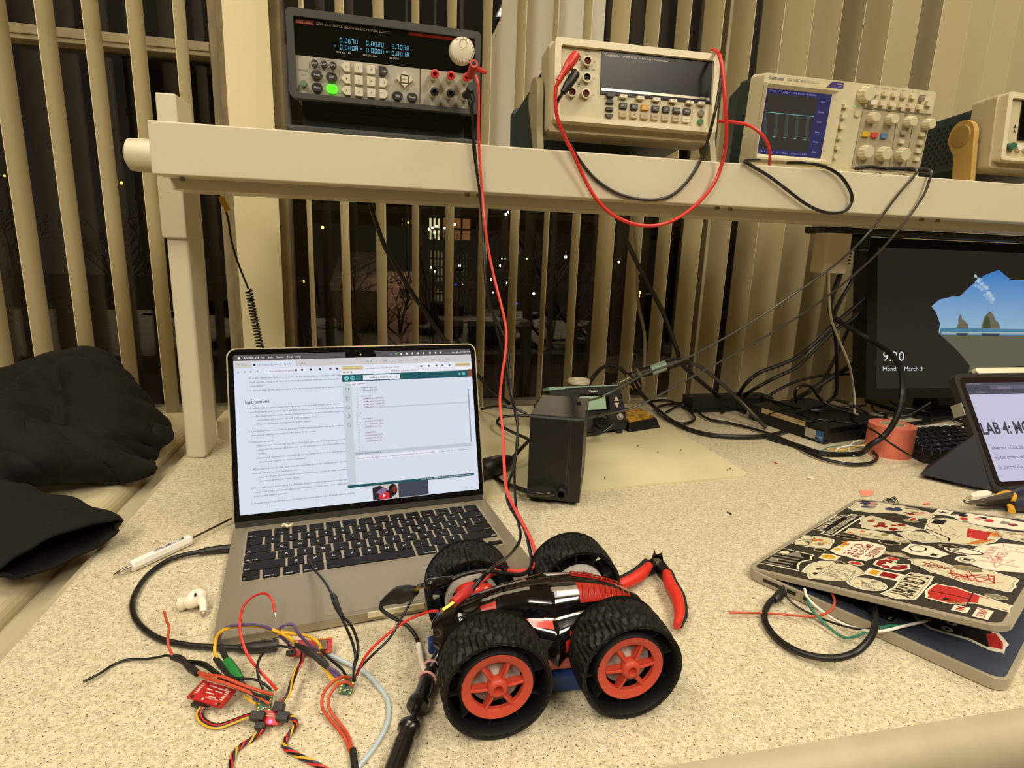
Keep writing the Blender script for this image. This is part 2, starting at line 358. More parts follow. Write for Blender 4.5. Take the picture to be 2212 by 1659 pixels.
# ---------------------------------------------------------------- triple power supply
t = thing('bench_power_supply', 'dark grey triple channel power supply with lit green button and round cream knob', 'power supply', mw=frame((-.1079, .8495, .5108), math.radians(2.44), math.radians(-6)))
BOOT = mat('grey_rubber_boot', '4a4a46', .75); PNL = mat('silver_panel', 'b9b3a2', .4); 
b = MB(FACE)
outer = rrect(0, 0, .24, .099, .006, 3); inner = rrect(.0085, .006, .2325, .0905, .002, 3)
n = len(outer)
def ring(b, o, i, z0, z1, zi, m):
    n = len(o); V = [(x, y, z0) for x, y in o]+[(x, y, z1) for x, y in o]+[(x, y, z1) for x, y in i]+[(x, y, zi) for x, y in i]
    F = []
    for k in range(3):
        F += [(k*n+j, k*n+(j+1) % n, (k+1)*n+(j+1) % n, (k+1)*n+j) for j in range(n)]
    b.add(V, F, m)
ring(b, outer, inner, -.03, .004, -.002, BOOT)
# rim slopes inwards
b.build('rubber_boot', t)
b = MB(FACE); b.prism(rrect(.004, .003, .236, .095, .003), -.29, -.004, DARK); b.box((.012, -.030, -.24), (.228, .003, -.03), DARK); b.box((.035, -.022, -.0302), (.20, -.010, -.0290), mat('label_grey', '3c3b37', .6)); b.build('case', t, bevel=.001)
b = MB(FACE); b.poly([(.008, .049), (.2335, .049), (.2335, .091), (.008, .091)], -.003, BLACKG)
b.poly([(.148, .0895), (.2335, .0895), (.2335, .086), (.147, .086)], -.0028, mat('orange_red_stripe', 'c8402a', .5))
b.poly([(.010, .0885), (.032, .0885), (.032, .0840), (.010, .0840)], -.0028, mat('red_badge', 'b8382a', .5))
b.text('KEITHLEY', .0115, .0850, .0026, LEGW, z=-.0026, w=.019, off=.01)
b.text('2230-30-1', .0345, .0848, .0027, LEGW, z=-.0026, w=.017, off=.012); b.text('TRIPLE CHANNEL DC POWER SUPPLY', .0535, .0848, .0027, LEGW, z=-.0026, w=.070)
VFD = glow('cyan_display_digits', '6fc6e0', 1.1)
def seg(b, s, x, y, h, w, m, z):
    SEG = {'0': 'abcdef', '1': 'bc', '2': 'abged', '3': 'abgcd', '4': 'fgbc', '5': 'afgcd', '6': 'afgedc', '7': 'abc', '8': 'abcdefg', '9': 'abcdfg', 'A': 'abcefg', 'V': 'fbedc', '-': 'g'}
    th = h*.13; k = w*.72
    for ch in s:
        if ch == '.': b.poly([(x, y), (x+th, y), (x+th, y+th), (x, y+th)], z, m); x += w*.45; continue
        R = {'a': (0, h-th, k, h), 'g': (0, h/2-th/2, k, h/2+th/2), 'd': (0, 0, k, th), 'f': (0, h/2, th, h), 'b': (k-th, h/2, k, h), 'e': (0, 0, th, h/2), 'c': (k-th, 0, k, h/2)}
        for q in SEG.get(ch, ''):
            x0, y0, x1, y1 = R[q]; b.poly([(x+x0+.00012, y+y0+.00012), (x+x1-.00012, y+y0+.00012), (x+x1-.00012, y+y1-.00012), (x+x0+.00012, y+y1-.00012)], z, m)
        x += w
for i, (a, c) in enumerate((('0.067V', '0.000A'), ('0.002V', '0.000A'), ('3.703V', '0.001A'))):
    x = .0620+i*.0320
    seg(b, a, x, .0685, .0052, .0042, VFD, -.0026); seg(b, c, x, .0608, .0052, .0042, VFD, -.0026)
    b.text('cv', x-.0075, .0632, .0024, VFD, z=-.0026)
    b.text(('CH1 30V, 1.5A', 'CH2 30V, 1.5A', 'CH3 5V, 5A')[i], x-.004, .0567, .0018, LEGW, z=-.0026, w=.017 if i < 2 else .013)
b.build('display', t)
b = MB(FACE); b.prism([(.0085, .006), (.1618, .006), (.1618, .049), (.0085, .049)], -.006, -.003, PNL); b.prism([(.1628, .006), (.2325, .006), (.2325, .049), (.1628, .049)], -.006, -.003, PNL)
for s, x, y, h in (('POWER', .0170, .0315, .0022), ('SELECT', .042, .0462, .0020), ('OUTPUT', .051, .0205, .0020), ('LOCAL', .033, .0062, .0020), ('+', .174, .0455, .0025), ('+', .195, .0455, .0025), ('+', .2145, .0455, .0025), ('-', .172, .0245, .0025), ('-', .193, .0245, .0025), ('-', .2135, .0245, .0025), ('O  I', .0170, .0265, .0022)):
    b.text(s, x, y, h, LEGB, z=-.0029, al='c')
for x0, y0, x1, y1 in ((.024, .029, .0243, .043), (.0600, .029, .0603, .043), (.031, .0468, .037, .0471), (.047, .0468, .053, .0471), (.040, .0285, .044, .0288)): b.quad(x0, y0, x1, y1, -.0029, LEGB)
b.build('front_panel', t)
for s, x in (('CH1', .031), ('CH2', .042), ('CH3', .053)): btn('button', t, disc(x, .0415, .0043), .003-.006, .002, GREYB, s, LEGW, .0022)
for s, x, y in (('V-Set', .033, .0287), ('I-Set', .051, .028), ('Menu', .033, .0143), ('Save', .133, .0138), ('Recall', .152, .0138)): btn('button', t, rrect(x-.0068, y-.0052, x+.0068, y+.0052, .005, 4), -.003, .002, GREYB, s, LEGW, .0024)
btn('button', t, rrect(.0442, .0092, .0578, .0196, .005, 4), -.003, .002, glow('lit_green_button', '58f024', 1.6), 'On/Off', mat('dim_green_legend', '1c7a10', .5), .0022)
btn('button', t, disc(.017, .0172, .0039), -.003, .0045, mat('green_power_button', '6c8a6c', .45))
for r, row in enumerate((('1', '2', '3', 'Esc'), ('4', '5', '6', '0'), ('7', '8', '9', '.'))):
    for c, s in enumerate(row):
        x = .0685+c*.0155; y = .0412-r*.0136; w = .0054
        P = rrect(x-w, y-w, x+w, y+w, .0012)
        if c == 0: P = [(x+w, y-w), (x+w, y+w), (x-w*.3, y+w), (x-w*1.2, y), (x-w*.3, y-w)]
        if c == 3: P = [(x-w, y-w), (x+w*.3, y-w), (x+w*.9, y-w*.5), (x+w, y), (x+w*.9, y+w*.5), (x+w*.3, y+w), (x-w, y+w)]
        btn('key', t, P, -.003, .0025, GREYB if s == 'Esc' else KEYW, s, LEGW if s == 'Esc' else LEGB, .0026)
for P in ([(.1375, .0395), (.1465, .0395), (.1420, .0445)], [(.1375, .0288), (.1465, .0288), (.1420, .0240)], [(.1365, .0390), (.1365, .0295), (.1310, .0342)], [(.1475, .0390), (.1475, .0295), (.1530, .0342)], rrect(.1378, .0300, .1462, .0384, .001)):
    btn('key', t, P, -.003, .0022, KEYW, 'Enter' if len(P) > 4 else None, LEGB, .0018)
for r_, y in ((0, .042), (1, .0212)):
    for c in range(3):
        x = .179+c*.0208; b = MB(Matrix.Rotation(PI/2, 4, 'X')); L = .018
        b.lathe([(0, -.003), (.0052, -.003), (.0055, .004), (.0052, L-.004)], mat('clear_cream_post', 'cfc6a8', .4), 18)
        c2 = mat('red_terminal', 'c8342a', .4) if r_ == 0 else BLACK
        b.lathe([(.0052, L-.004), (.0054, L), (.0030, L+.0005), (.0026, L), (.0026, L-.006), (0, L-.006)], c2, 18)
        b.build('binding_post', t, loc=(x, 0, y))
b = MB(Matrix.Rotation(PI/2, 4, 'X'))
pr = [(0, 0), (.0165, 0), (.0165, .002), (.0158, .011), (.0150, .0135), (.0135, .0145), (0, .0147)]
b.lathe(pr, mat('cream_knob', 'e6dcc4', .4), 36)
b.lathe([(.0052, .0149), (.0050, .0144), (.003, .0136), (0, .0132)], mat('cream_knob_dimple', 'd8cdb2', .4), 20, xf=xlate(0, .0075, .0006))
for i in range(20):
    a = 2*PI*i/20; 
    if math.sin(a) < .6: b.box((-.0003, .0128, .0146), (.0003, .0148, .0149), LEGB, xf=Matrix.Rotation(a, 4, 'Z'))
b.build('rotary_knob', t, loc=(.215, .0, .0735))
b = MB(); # tilt bail standing on the shelf
for x0, x1 in ((-.006, -.001), (.241, .246)): b.add([(x0, .02, .062), (x1, .02, .062), (x1, .05, .062), (x0, .05, .062), (x0, .004, -.0565), (x1, .004, -.0565), (x1, .018, -.0565), (x0, .018, -.0565)], [(0, 3, 2, 1), (4, 5, 6, 7), (0, 1, 5, 4), (1, 2, 6, 5), (2, 3, 7, 6), (3, 0, 4, 7)][::1], BOOT)
b.box((-.006, .004, -.0565), (.246, .016, -.031), BOOT); b.build('tilt_handle', t, bevel=.003)
# ---------------------------------------------------------------- multimeter
TEAL = mat('dark_teal_case', '223434', .5); BZ = mat('cream_bezel', 'd9cdaa', .42); PN2 = mat('tan_panel', 'c9bd98', .45)
def meter_body(t, w=.24, h=.106):
    b = MB(FACE); o = rrect(0, 0, w, h, .005, 3); i = rrect(.0085, .0065, w-.0085, h-.009, .003, 3)
    ring(b, o, i, -.035, .004, -.002, BZ); b.prism(rrect(-.004, -.010, w+.004, h+.001, .006), -.055, -.012, mat('tan_bumper', 'bdb08c', .55))
    b.build('front_bezel', t)
    b = MB(FACE); b.prism(rrect(.004, .002, w-.004, h-.008, .004), -.30, -.05, TEAL); b.prism(rrect(-.001, -.004, w+.001, h-.004, .006), -.30, -.27, TEAL); b.build('case', t)
t = thing('digital_multimeter', 'cream bench multimeter with blank display and red and black leads plugged in', 'multimeter', mw=frame((.2309, .8330, .5060), math.radians(-1.1), math.radians(6)))
meter_body(t)
b = MB(FACE); b.poly([(.008, .006), (.232, .006), (.232, .0965), (.008, .0965)], -.002, PN2)
b.quad(.0645, .006, .0655, .0965, -.0017, BZ)
for s, x, y, h in (('INPUT', .026, .0925, .002), ('V', .021, .0895, .002), ('SENSE', .046, .0925, .002), ('4W', .046, .0885, .002), ('HI', .057, .080, .002), ('LO', .057, .059, .002), ('1000V CAT I', .044, .0708, .0019), ('600V CAT II', .044, .0685, .0019), ('300V', .056, .070, .0018), ('10A', .057, .0375, .002), ('2A', .035, .0475, .0018), ('MAX', .036, .052, .0016)):
    b.text(s, x, y, h, LEGB if s != '10A' else mat('red_legend', 'a8402c', .5), z=-.0015, al='c')
for x, y in ((.0365, .085), (.0365, .0815), (.036, .0500)): b.poly([(x-.0016, y), (x+.0016, y), (x, y+.0028)], -.0015, LEGB)
b.build('front_panel', t)
b = MB(FACE); b.prism([(.0665, .0405), (.2305, .0405), (.2305, .0955), (.0665, .0955)], -.002, .0, mat('meter_window', '171112', .3, spec=.25)); b.prism([(.0675, .0445), (.2285, .0445), (.2285, .0478), (.0675, .0478)], 0, .0008, mat('silver_strip', 'b8ae98', .25, .8))
b.text('Tektronix', .070, .0895, .0034, LEGW, z=.0003, off=.01, w=.022); b.text('DMM 4020  5-1/2 Digit Multimeter', .0955, .0897, .0028, LEGW, z=.0003, w=.068); b.build('display', t)
for i, x in enumerate((.080, .099, .124, .148, .173, .198, .216)): btn('softkey', t, rrect(x-.0055, .0365, x+.0055, .041, .0012), -.001, .004, GREYB if i == 0 else KEYW, None if i == 0 else 'F%d' % i, LEGB, .0016)
btn('button', t, [(.0745, .0285), (.0855, .0285), (.0855, .0305), (.083, .0335), (.077, .0335), (.0745, .0305)], -.002, .002, GREYB); btn('button', t, rrect(.0745, .0190, .0855, .0235, .001), -.002, .002, GREYB)
btn('button', t, [(.0745, .0145), (.0745, .0125), (.077, .0095), (.083, .0095), (.0855, .0125), (.0855, .0145)], -.002, .002, GREYB)
for i, s in enumerate(('DC V', 'AC V', 'DC I', 'AC I', 'O', 'CONT', 'FREQ')): btn('button', t, rrect(.1+.0159*i-.0055, .0232, .1+.0159*i+.0055, .031, .001), -.002, .002, mat('amber_key', 'c8922c', .45) if i == 2 else GREYB, s, LEGW, .0022)
for i, s in enumerate(('MIN', 'dB', 'REL', 'HOLD', 'RATE', 'MATH', '2ND')): btn('button', t, rrect(.1+.0157*i-.0053, .0118, .1+.0157*i+.0053, .0195, .001), -.002, .002, KEYW if i == 6 else mat('tan_key', 'b5a684', .5), s, mat('red_legend'), .002)
b = MB(FACE); b.prism(rrect(.205, .007, .2265, .0325, .001), -.002, -.0012, BZ); b.build('power_plate', t)
btn('button', t, disc(.217, .0258, .0047), -.001, .002, mat('grey_button', '8e8672', .5)); btn('button', t, disc(.2163, .0142, .0042), -.001, .003, mat('green_button', '5f8a5a', .45))
for x, y in ((.0275, .084), (.046, .080), (.0275, .0635), (.046, .059), (.0255, .0383), (.045, .038)):
    b = MB(Matrix.Rotation(PI/2, 4, 'X')); b.lathe([(.0066, .001), (.0066, .0035), (.0050, .0038), (.0046, .0030)], BZ, 20)
    b.lathe([(.0046, .0030), (.0044, -.001), (.0026, -.001), (.0026, .001), (.0016, .001), (0, -.001)], mat('dark_red_socket', '7a1c16', .5) if y > .07 or y < .05 else BLACK, 16); b.build('input_jack', t, loc=(x, 0, y))
HD = mat('tan_handle', 'a99c78', .5)
b = MB(); P = [(.055+.028*math.cos(a), .045+.028*math.sin(a)) for a in [PI*i/8 for i in range(9)]]+[(.027, .0), (.016, -.0485), (.040, -.0485), (.060, 0)]
for x0 in (-.016, .247):
    b.prism([(y, z) for y, z in P], x0, x0+.009, HD, xf=Matrix(((0, 0, 1, 0), (1, 0, 0, 0), (0, 1, 0, 0), (0, 0, 0, 1))))
b.box((-.016, .020, -.048), (.256, .034, -.034), HD); b.build('tilt_handle', t, bevel=.002)
# ---------------------------------------------------------------- oscilloscope
t = thing('oscilloscope', 'cream oscilloscope with blue framed screen and coloured channel buttons', 'oscilloscope', mw=frame((.569, .8835, .4527), math.radians(.3), math.radians(-3.5)))
SB = mat('scope_cream', 'd2c7a4', .45); SG = mat('scope_greige', 'a89d80', .5)
b = MB(FACE); b.prism(rrect(-.003, .001, .321, .158, .008, 4), -.03, -.001, SB, top=rrect(.001, .003, .317, .155, .006, 4)); b.build('front_shell', t)
b = MB(FACE); b.prism(rrect(-.002, .001, .320, .154, .006), -.06, -.03, TEAL, top=rrect(-.001, .002, .319, .155, .006)); b.prism(rrect(.02, .004, .30, .148, .01), -.124, -.06, TEAL, top=rrect(-.001, .002, .319, .154, .01)); b.build('case', t)
b = MB(FACE)
o = rrect(.002, .032, .140, .143, .002, 2); i = rrect(.0065, .0405, .122, .134, .001, 2); n = len(o)
V = [(x, y, .0002) for x, y in o]+[(x, y, .006) for x, y in rrect(.003, .033, .139, .142, .002, 2)]+[(x, y, .006) for x, y in rrect(.004, .036, .130, .139, .002, 2)]+[(x, y, .0008) for x, y in i]
b.add(V, [(k*n+j, k*n+(j+1) % n, (k+1)*n+(j+1) % n, (k+1)*n+j) for k in range(3) for j in range(n)], SB); b.build('screen_bezel', t)
b = MB(FACE); z = .0009
b.poly([(.0065, .0405), (.122, .0405), (.122, .134), (.0065, .134)], z, glow('scope_screen_indigo', '34346c', .55))
b.poly([(.0095, .049), (.097, .049), (.097, .127), (.0095, .127)], z+.0001, glow('scope_screen_plot', '3c362c', .6))
TR = glow('scope_trace', '7ab0c0', .75); TD = glow('scope_trace_dim', '5d726c', .6); SX = glow('scope_text', 'a8a4dc', .8)
def ln(b, x0, y0, x1, y1, w, z, m):
    dx, dy = x1-x0, y1-y0; L = math.hypot(dx, dy) or 1; nx, ny = -dy/L*w/2, dx/L*w/2
    b.poly([(x0-nx, y0-ny), (x1-nx, y1-ny), (x1+nx, y1+ny), (x0+nx, y0+ny)], z, m)
ln(b, .0095, .1005, .097, .1005, .0009, z+.0002, TR)
for k in range(5):
    x = .012+k*.0185
    for q in range(5): ln(b, x+q*.0011-.002, .100, x+q*.0011+.001, .0665, .0004, z+.0002, TD)
    ln(b, x-.001, .0665, x+.004, .0665, .001, z+.00025, TR); ln(b, x+.004, .0665, x+.006, .078, .0005, z+.0002, TD)
for k, s in enumerate(('Type', 'Source', 'CH1', 'Slope', 'Mode', 'Auto')): b.text(s, .1075, .121-k*.0145, .0028, SX, z=z+.0003, al='c')
b.text('Tek    Trig\'d   M Pos: 0.000s', .012, .1295, .0025, SX, z=z+.0003, w=.082); b.text('CH1 2.00V   M 1.00ms   CH1 / 1.20V', .0100, .0435, .0025, SX, z=z+.0003, w=.085)
b.build('screen', t)
b = MB(FACE); b.text('Tektronix', .0085, .1465, .0048, mat('navy_lettering', '35305c', .5), z=.0003, off=.012, w=.0255); b.text('TDS 1002C-EDU', .0395, .1468, .0038, LEGB, z=.0003, w=.033)
b.text('TWO CHANNEL DIGITAL', .0745, .1488, .0012, LEGB, z=.0003, w=.022); b.text('STORAGE OSCILLOSCOPE', .0745, .1468, .0012, LEGB, z=.0003, w=.022)
b.poly([(.110, .1440), (.140, .1440), (.140, .1525), (.119, .1525)], .0003, mat('purple_badge', '443a78', .5)); b.text('60 MHz', .136, .1490, .0017, LEGW, z=.0005, al='r'); b.text('1 GS/s', .136, .1460, .0017, LEGW, z=.0005, al='r')
b.poly([(.184, .030), (.2550, .030), (.2480, .1185), (.184, .1185)], .0003, SG); b.poly([(.257, .030), (.286, .030), (.281, .1185), (.250, .1185)], .0003, SG); b.poly([(.288, .030), (.315, .030), (.315, .1185), (.283, .1185)], .0003, SG)
b.quad(.184, .1195, .315, .1215, .0003, mat('grey_band', '6e6652', .5))
for k, s in enumerate(('AutoRange', 'Save/Recall', 'Measure', 'Acquire', 'Ref')): b.text(s, .199+k*.0178, .1505, .0020, LEGB, z=.0004, al='c')
for s, x, y in (('Vertical', .200, .1198), ('Horizontal', .266, .1198), ('Trigger', .300, .1198), ('Position', .201, .1150), ('Position', .268, .1150), ('Level', .306, .1150)): b.text(s, x, y, .0016, LEGW if y > .119 else LEGB, z=.0005, al='c')
for k in range(5): ln(b, .139, .119-k*.0155, .146, .119-k*.0155, .0004, .0004, LEGB)
b.build('panel_legends', t)
def key(x, y, w, h, m=None, s=None, d=.005): btn('button', t, rrect(x-w/2, y-h/2, x+w/2, y+h/2, .0012), 0, d, m or BZ, s, LEGB, .002)
for k in range(5): key(.149-.0003*k, .120-k*.0153, .0085, .0068)
btn('button', t, disc(.1475, .0445, .0036), 0, .004, BZ)
for k in range(5): key(.200+k*.0177, .1435, .010, .0075)
key(.288, .1425, .008, .009, mat('grey_button')); key(.304, .136, .011, .0085)
key(.197, .129, .012, .0075, WHITE)
for k in range(1, 6): key(.197+k*.018, .129, .010, .0075)
for x, c in ((.196, 'e0b830'), (.213, 'cf4a44'), (.231, '5f86b4')): key(x, .082, .012, .0078, mat('channel_key_'+c, c, .45), '-', .004)
key(.266, .0890, .010, .006, SG); key(.266, .076, .010, .0068)
for k in range(4): key(.303, .089-k*.0125, .010, .0068)
btn('button', t, disc(.175, .111, .0055), 0, .002, BZ); btn('led', t, disc(.168, .121, .0015, 8), 0, .0006, glow('tiny_green_lamp', '8ae860', .9))
for x, y, r in ((.180, .139, .0125), (.201, .107, .0088), (.236, .107, .0088), (.272, .106, .0088), (.309, .105, .0088), (.200, .055, .0115), (.235, .055, .0115), (.271, .056, .0115)):
    b = MB(Matrix.Rotation(PI/2, 4, 'X')); V = []; N = 36; H = .013
    prof = [(1.0, 0), (1.0, .3), (.88, .75), (.86, .95), (.80, 1)]
    for rr_, hh in prof:
        for k in range(N):
            q = r*rr_*(1-(.06 if k % 3 == 0 and hh > .2 else 0)); V.append((q*math.cos(2*PI*k/N), q*math.sin(2*PI*k/N), H*hh))
    b.add(V, [(k*N+j, k*N+(j+1) % N, (k+1)*N+(j+1) % N, (k+1)*N+j) for k in range(4) for j in range(N)]+[tuple(range(4*N, 5*N))], SB); b.build('rotary_knob', t, loc=(x, 0, y))
for x in (.200, .236, .283):
    b = MB(Matrix.Rotation(PI/2, 4, 'X')); b.lathe([(0, 0), (.0075, 0), (.0075, .004), (.0055, .005), (.0055, .012), (0, .012)], STEEL, 16); b.build('probe_socket', t, loc=(x, 0, .019))
for x in (.03, .27): MB(FACE).box((x, -.0012, -.1), (x+.02, .001, -.02), BLACK).build('foot', t)
# ---------------------------------------------------------------- second multimeter at the right edge
t = thing('digital_multimeter', 'cream bench multimeter cut off by the right edge, with a tan spoon-shaped handle', 'multimeter', mw=frame((1.000, .846, .5062), math.radians(-1), math.radians(5)))
meter_body(t)
b = MB(FACE); b.poly([(.008, .006), (.232, .006), (.232, .0965), (.008, .0965)], -.002, PN2); b.text('A', .024, .045, .006, LEGB, z=-.0015); b.poly([(.0235, .053), (.0305, .053), (.027, .0585)], -.0015, LEGB); b.build('front_panel', t)
MB(FACE).prism([(.034, .034), (.23, .034), (.23, .095), (.034, .095)], -.002, 0, BLACKG).build('display', t)
btn('button', t, disc(.021, .0225, .0075, 16, .006), -.002, .006, mat('dark_green_button', '3d6b50', .45))
for k in range(5): btn('button', t, disc(.037+k*.016, .0215, .006, 14, .005), -.002, .004, KEYW)
# perforations along the case side
b = MB()
for j in range(9):
    for k in range(14):
        y = .09+k*.0115+(j % 2)*.0057; z = .018+j*.0077
        if z < .086-.002*k: b.prism([(y+.0030*math.cos(a), z+.0030*math.sin(a)) for a in [PI/3*q for q in range(6)]], .0028, .0039, BLACK, xf=Matrix(((0, 0, 1, 0), (1, 0, 0, 0), (0, 1, 0, 0), (0, 0, 0, 1))))
b.build('vent_holes', t)
SH = mat('tan_spoon_handle', 'b6924e', .5); b = MB()
P = [(.055+.024*math.cos(a), .050+.026*math.sin(a)) for a in [-.55+PI*1.18*i/12 for i in range(13)]]+[(.031, .035), (.027, -.0485), (.060, -.0485), (.066, .02)]
YZ = Matrix(((0, 0, 1, 0), (1, 0, 0, 0), (0, 1, 0, 0), (0, 0, 0, 1)))
for x0 in (-.020, .249): b.prism(P, x0, x0+.010, SH, xf=YZ)
b.lathe([(.0185, 0), (.0185, .003), (0, .004)], mat('tan_hub_disc', '9a7a3c', .5), 20, xf=xlate(-.0195, .055, .050) @ Matrix.Rotation(-PI/2, 4, 'Y')); b.box((-.02, .036, -.0475), (.259, .05, -.036), SH); b.build('tilt_handle', t, bevel=.0015)
# ================================================================ open laptop
ALU = mat('champagne_aluminium', '9c917b', .42, .5, bump=(1500, .03)); ALUL = mat('champagne_aluminium_edge', 'd2c4a4', .3, .6)
KEYM = mat('black_key', '141210', .6, spec=.25); KLG = mat('key_legend', 'd8d4cc', .6); WELL = mat('key_well', 'a89c86', .5, .2)
mwb = Matrix.Translation((-.14028, .47333, 0)) @ Matrix.Rotation(.14025, 4, 'Z')
t = thing('open_laptop', 'open champagne laptop with black keys showing a web page and a code editor', 'laptop', mw=mwb)
b = MB(); b.prism(rrect(0, 0, .3041, .2165, .011, 6), .0018, .0090, ALU); b.prism(rrect(.0006, .0006, .3035, .2159, .0105, 6), .0090, .0095, ALU)
b.build('base', t, bevel=.0007, seg=2)
for x, y in ((.03, .02), (.274, .02), (.03, .195), (.274, .195)): MB().cyl((x, y, 0), .008, .002, RUBBER).build('foot', t)
MB().rr(.0890, .0070, .2170, .0765, .00945, .0097, mat('trackpad_glass', '978c78', .45, .3), r=.004).build('trackpad', t)
b = MB(); b.quad(.0150, .0865, .2890, .1955, .00955, WELL); b.build('keyboard_well', t)
b = MB(); b.rr(.126, -.0006, .178, .0015, .0050, .0099, mat('bright_finger_notch', 'e9deba', .25, .3), r=.0007); b.build('lid_notch', t)
MB().rr(.034, .2090, .271, .2150, .0089, .0098, mat('hinge_black', '1d1a17', .5), r=.001).build('hinge_cover', t)
rows = [  # (y0, y1, keys: (label, width units))
 (.1788, .1945, [('esc', 1.5)]+[('F%d' % i, 1) for i in range(1, 13)]+[('', 1)]),
 (.1609, .1766, [('`', 1)]+[(c, 1) for c in '1234567890-=']+[('delete', 1.5)]),
 (.1425, .1585, [('tab', 1.5)]+[(c, 1) for c in 'QWERTYUIOP[]']+[('\\', 1)]),
 (.1240, .1400, [('caps lock', 1.75)]+[(c, 1) for c in "ASDFGHJKL;'"]+[('return', 1.75)]),
 (.1056, .1216, [('shift', 2.25)]+[(c, 1) for c in 'ZXCVBNM,./']+[('shift', 2.25)]),
 (.0880, .1036, [('fn', 1), ('control', 1), ('option', 1), ('command', 1.25), ('', 5), ('command', 1.25), ('option', 1)])]
pit = .2727/14.5
for y0, y1, ks in rows:
    x = .0163
    for s, w in ks:
        x1 = x+w*pit-.0027; b = MB(); cx, cy = (x+x1)/2, (y0+y1)/2
        b.prism(rrect(x-cx, y0-cy, x1-cx, y1-cy, .0016), 0, .0012, KEYM)
        if s:
            if len(s) > 1 and not s.startswith('F'):
                al = 'r' if (x > .15) else 'l'
                xx = (x1-cx-.0015) if al == 'r' else (x-cx+.0015)
                b.text(s, xx, -.0062, .0022, KLG, z=.0013, al=al, off=.01)
            else: b.text(s, 0, -.002 if not s.startswith('F') else -.0058, .0036 if not s.startswith('F') else .0018, KLG, z=.0013, al='c', off=.015)
        b.build('key', t, loc=(cx, cy, .0096)); x = x1+.0027
for x, y0, y1 in ((.2320, .0880, .0950), (.2510, .0880, .0950), (.2510, .0960, .1036), (.2705, .0880, .0950)):
    b = MB(); b.prism(rrect(-.0078, y0-(y0+y1)/2, .0078, y1-(y0+y1)/2, .0012), 0, .0012, KEYM); b.text('.', 0, -.001, .003, KLG, z=.0013, al='c'); b.build('key', t, loc=(x+.0085, (y0+y1)/2, .0096))
# lid
lid = bpy.data.objects.new('lid', None); COL.objects.link(lid); lid.parent = t
lid.matrix_basis = Matrix.Translation((0, .2095, .0095)) @ Matrix.Rotation(-(PI/2-1.2836), 4, 'X')
b = MB(FACE); b.prism(rrect(0, -.004, .3041, .2088, .011, 6), -.0045, -.0006, ALUL); b.build('lid_shell', lid, bevel=.0008)
b = MB(FACE); b.prism(rrect(.0016, -.002, .3025, .2074, .0098, 6), -.0006, .0002, mat('screen_glass_black', '0b0b0a', .12, spec=.4)); b.build('screen_glass', lid)
MB(FACE).prism(rrect(.0022, -.0015, .3019, .0068, .001), .0002, .0005, mat('hinge_bar', '2b2722', .5)).build('hinge_bar', lid)
def E(n, c='808080', s=.95): return glow('screen_'+n, c, s)
SCW = E('page', 'dde3f2'); SCT = E('ink', '5a6080'); SCD = E('dark', '2d3140'); TEALS = E('teal', '0f555c'); GRY = E('tab_grey', 'cfcbc9'); MENU = E('menu', '555250'); LGR = E('editor', 'd5dbea'); PAL = E('pale', 'e9ecf6'); CRM = E('cream', 'dcc592'); BRN = E('brown', '8a4630')
b = MB(FACE); Z = [.0004]
def R(x0, y0, x1, y1, m, r=0):
    Z[0] += .000012; b.poly(rrect(x0, y0, x1, y1, r, 3) if r else [(x0, y0), (x1, y0), (x1, y1), (x0, y1)], Z[0], m)
def T(s, x, y, h, m=None, al='l', w=None, off=0): b.text(s, x, y, h, m or SCT, z=Z[0]+.00001, al=al, w=w, off=off)
X0, X1, Y0, Y1 = .0075, .2968, .0143, .2010
R(X0, Y0, X1, Y1, MENU, .003); R(X0, Y0, X1, .1938, SCW, .0012)
Mw = E('menu_text', 'eeeeee')
b.poly(disc(.0135, .1970, .0013, 12, .0016), Z[0]+.00001, Mw); b.poly([(.0134, .1987), (.0141, .1987), (.0144, .1996)], Z[0]+.00001, Mw)
T('Arduino IDE', .0185, .1960, .0024, Mw, off=.02); 
for s, x in (('File', .0375), ('Edit', .0460), ('Sketch', .0545), ('Tools', .0665), ('Help', .0765)): T(s, x, .1960, .0023, Mw)
for x, m in ((.191, E('blue_dot', '6a70e0')), (.1975, E('green_dot', '70c060')), (.204, Mw), (.211, Mw), (.2185, Mw), (.226, Mw), (.233, Mw), (.2415, Mw), (.249, Mw), (.2555, Mw)): b.poly(disc(x, .1972, .0013, 8), Z[0]+.00001, m)
T('Mon Mar 3  9:20 PM', .2950, .1960, .0021, Mw, 'r')
R(.1345, .1930, .1715, .2012, mat('screen_glass_black'), .0025)   # notch
b.poly(disc(.153, .1975, .0010, 10), Z[0]+.00002, E('camera_glint', 'c8b078', .5))
# browser window on the left, second browser behind on the right
R(.155, .1845, X1, .1938, GRY); R(.155, .1740, X1, .1845, PAL)
for i, s in enumerate(('lab_4', 'Labs', 'Fast', 'Lab 3', 'New', 'Link')): T(s, .160+i*.0205, .1878, .0021); T('x', .171+i*.0205, .1878, .0020)
T('cei-lab.github.io/FastRobots-2025/', .1585, .1790, .0022); R(.274, .1785, .2955, .1828, CRM, .002); T('Relaunch to update', .276, .1797, .0017, w=.017)
for x in (.229, .239, .249, .257, .2665): b.poly(disc(x, .1803, .0014, 8), Z[0]+.00001, SCT)
R(X0, .1852, .1570, .1938, GRY); R(.0270, .1852, .0760, .1925, SCW, .001)
for x in (.0130, .0170, .0210): b.poly(disc(x, .1890, .0012, 8), Z[0]+.00001, E('greyed_dot', 'bdb9b2'))
T('Fast Robots @ Cornell | Fast R', .0330, .1876, .0021); b.poly(disc(.0300, .1886, .0015, 10), Z[0]+.00001, SCD); T('x', .0700, .1878, .002); T('Lab 3', .0810, .1878, .0021); T('x    +', .1170, .1878, .0021)
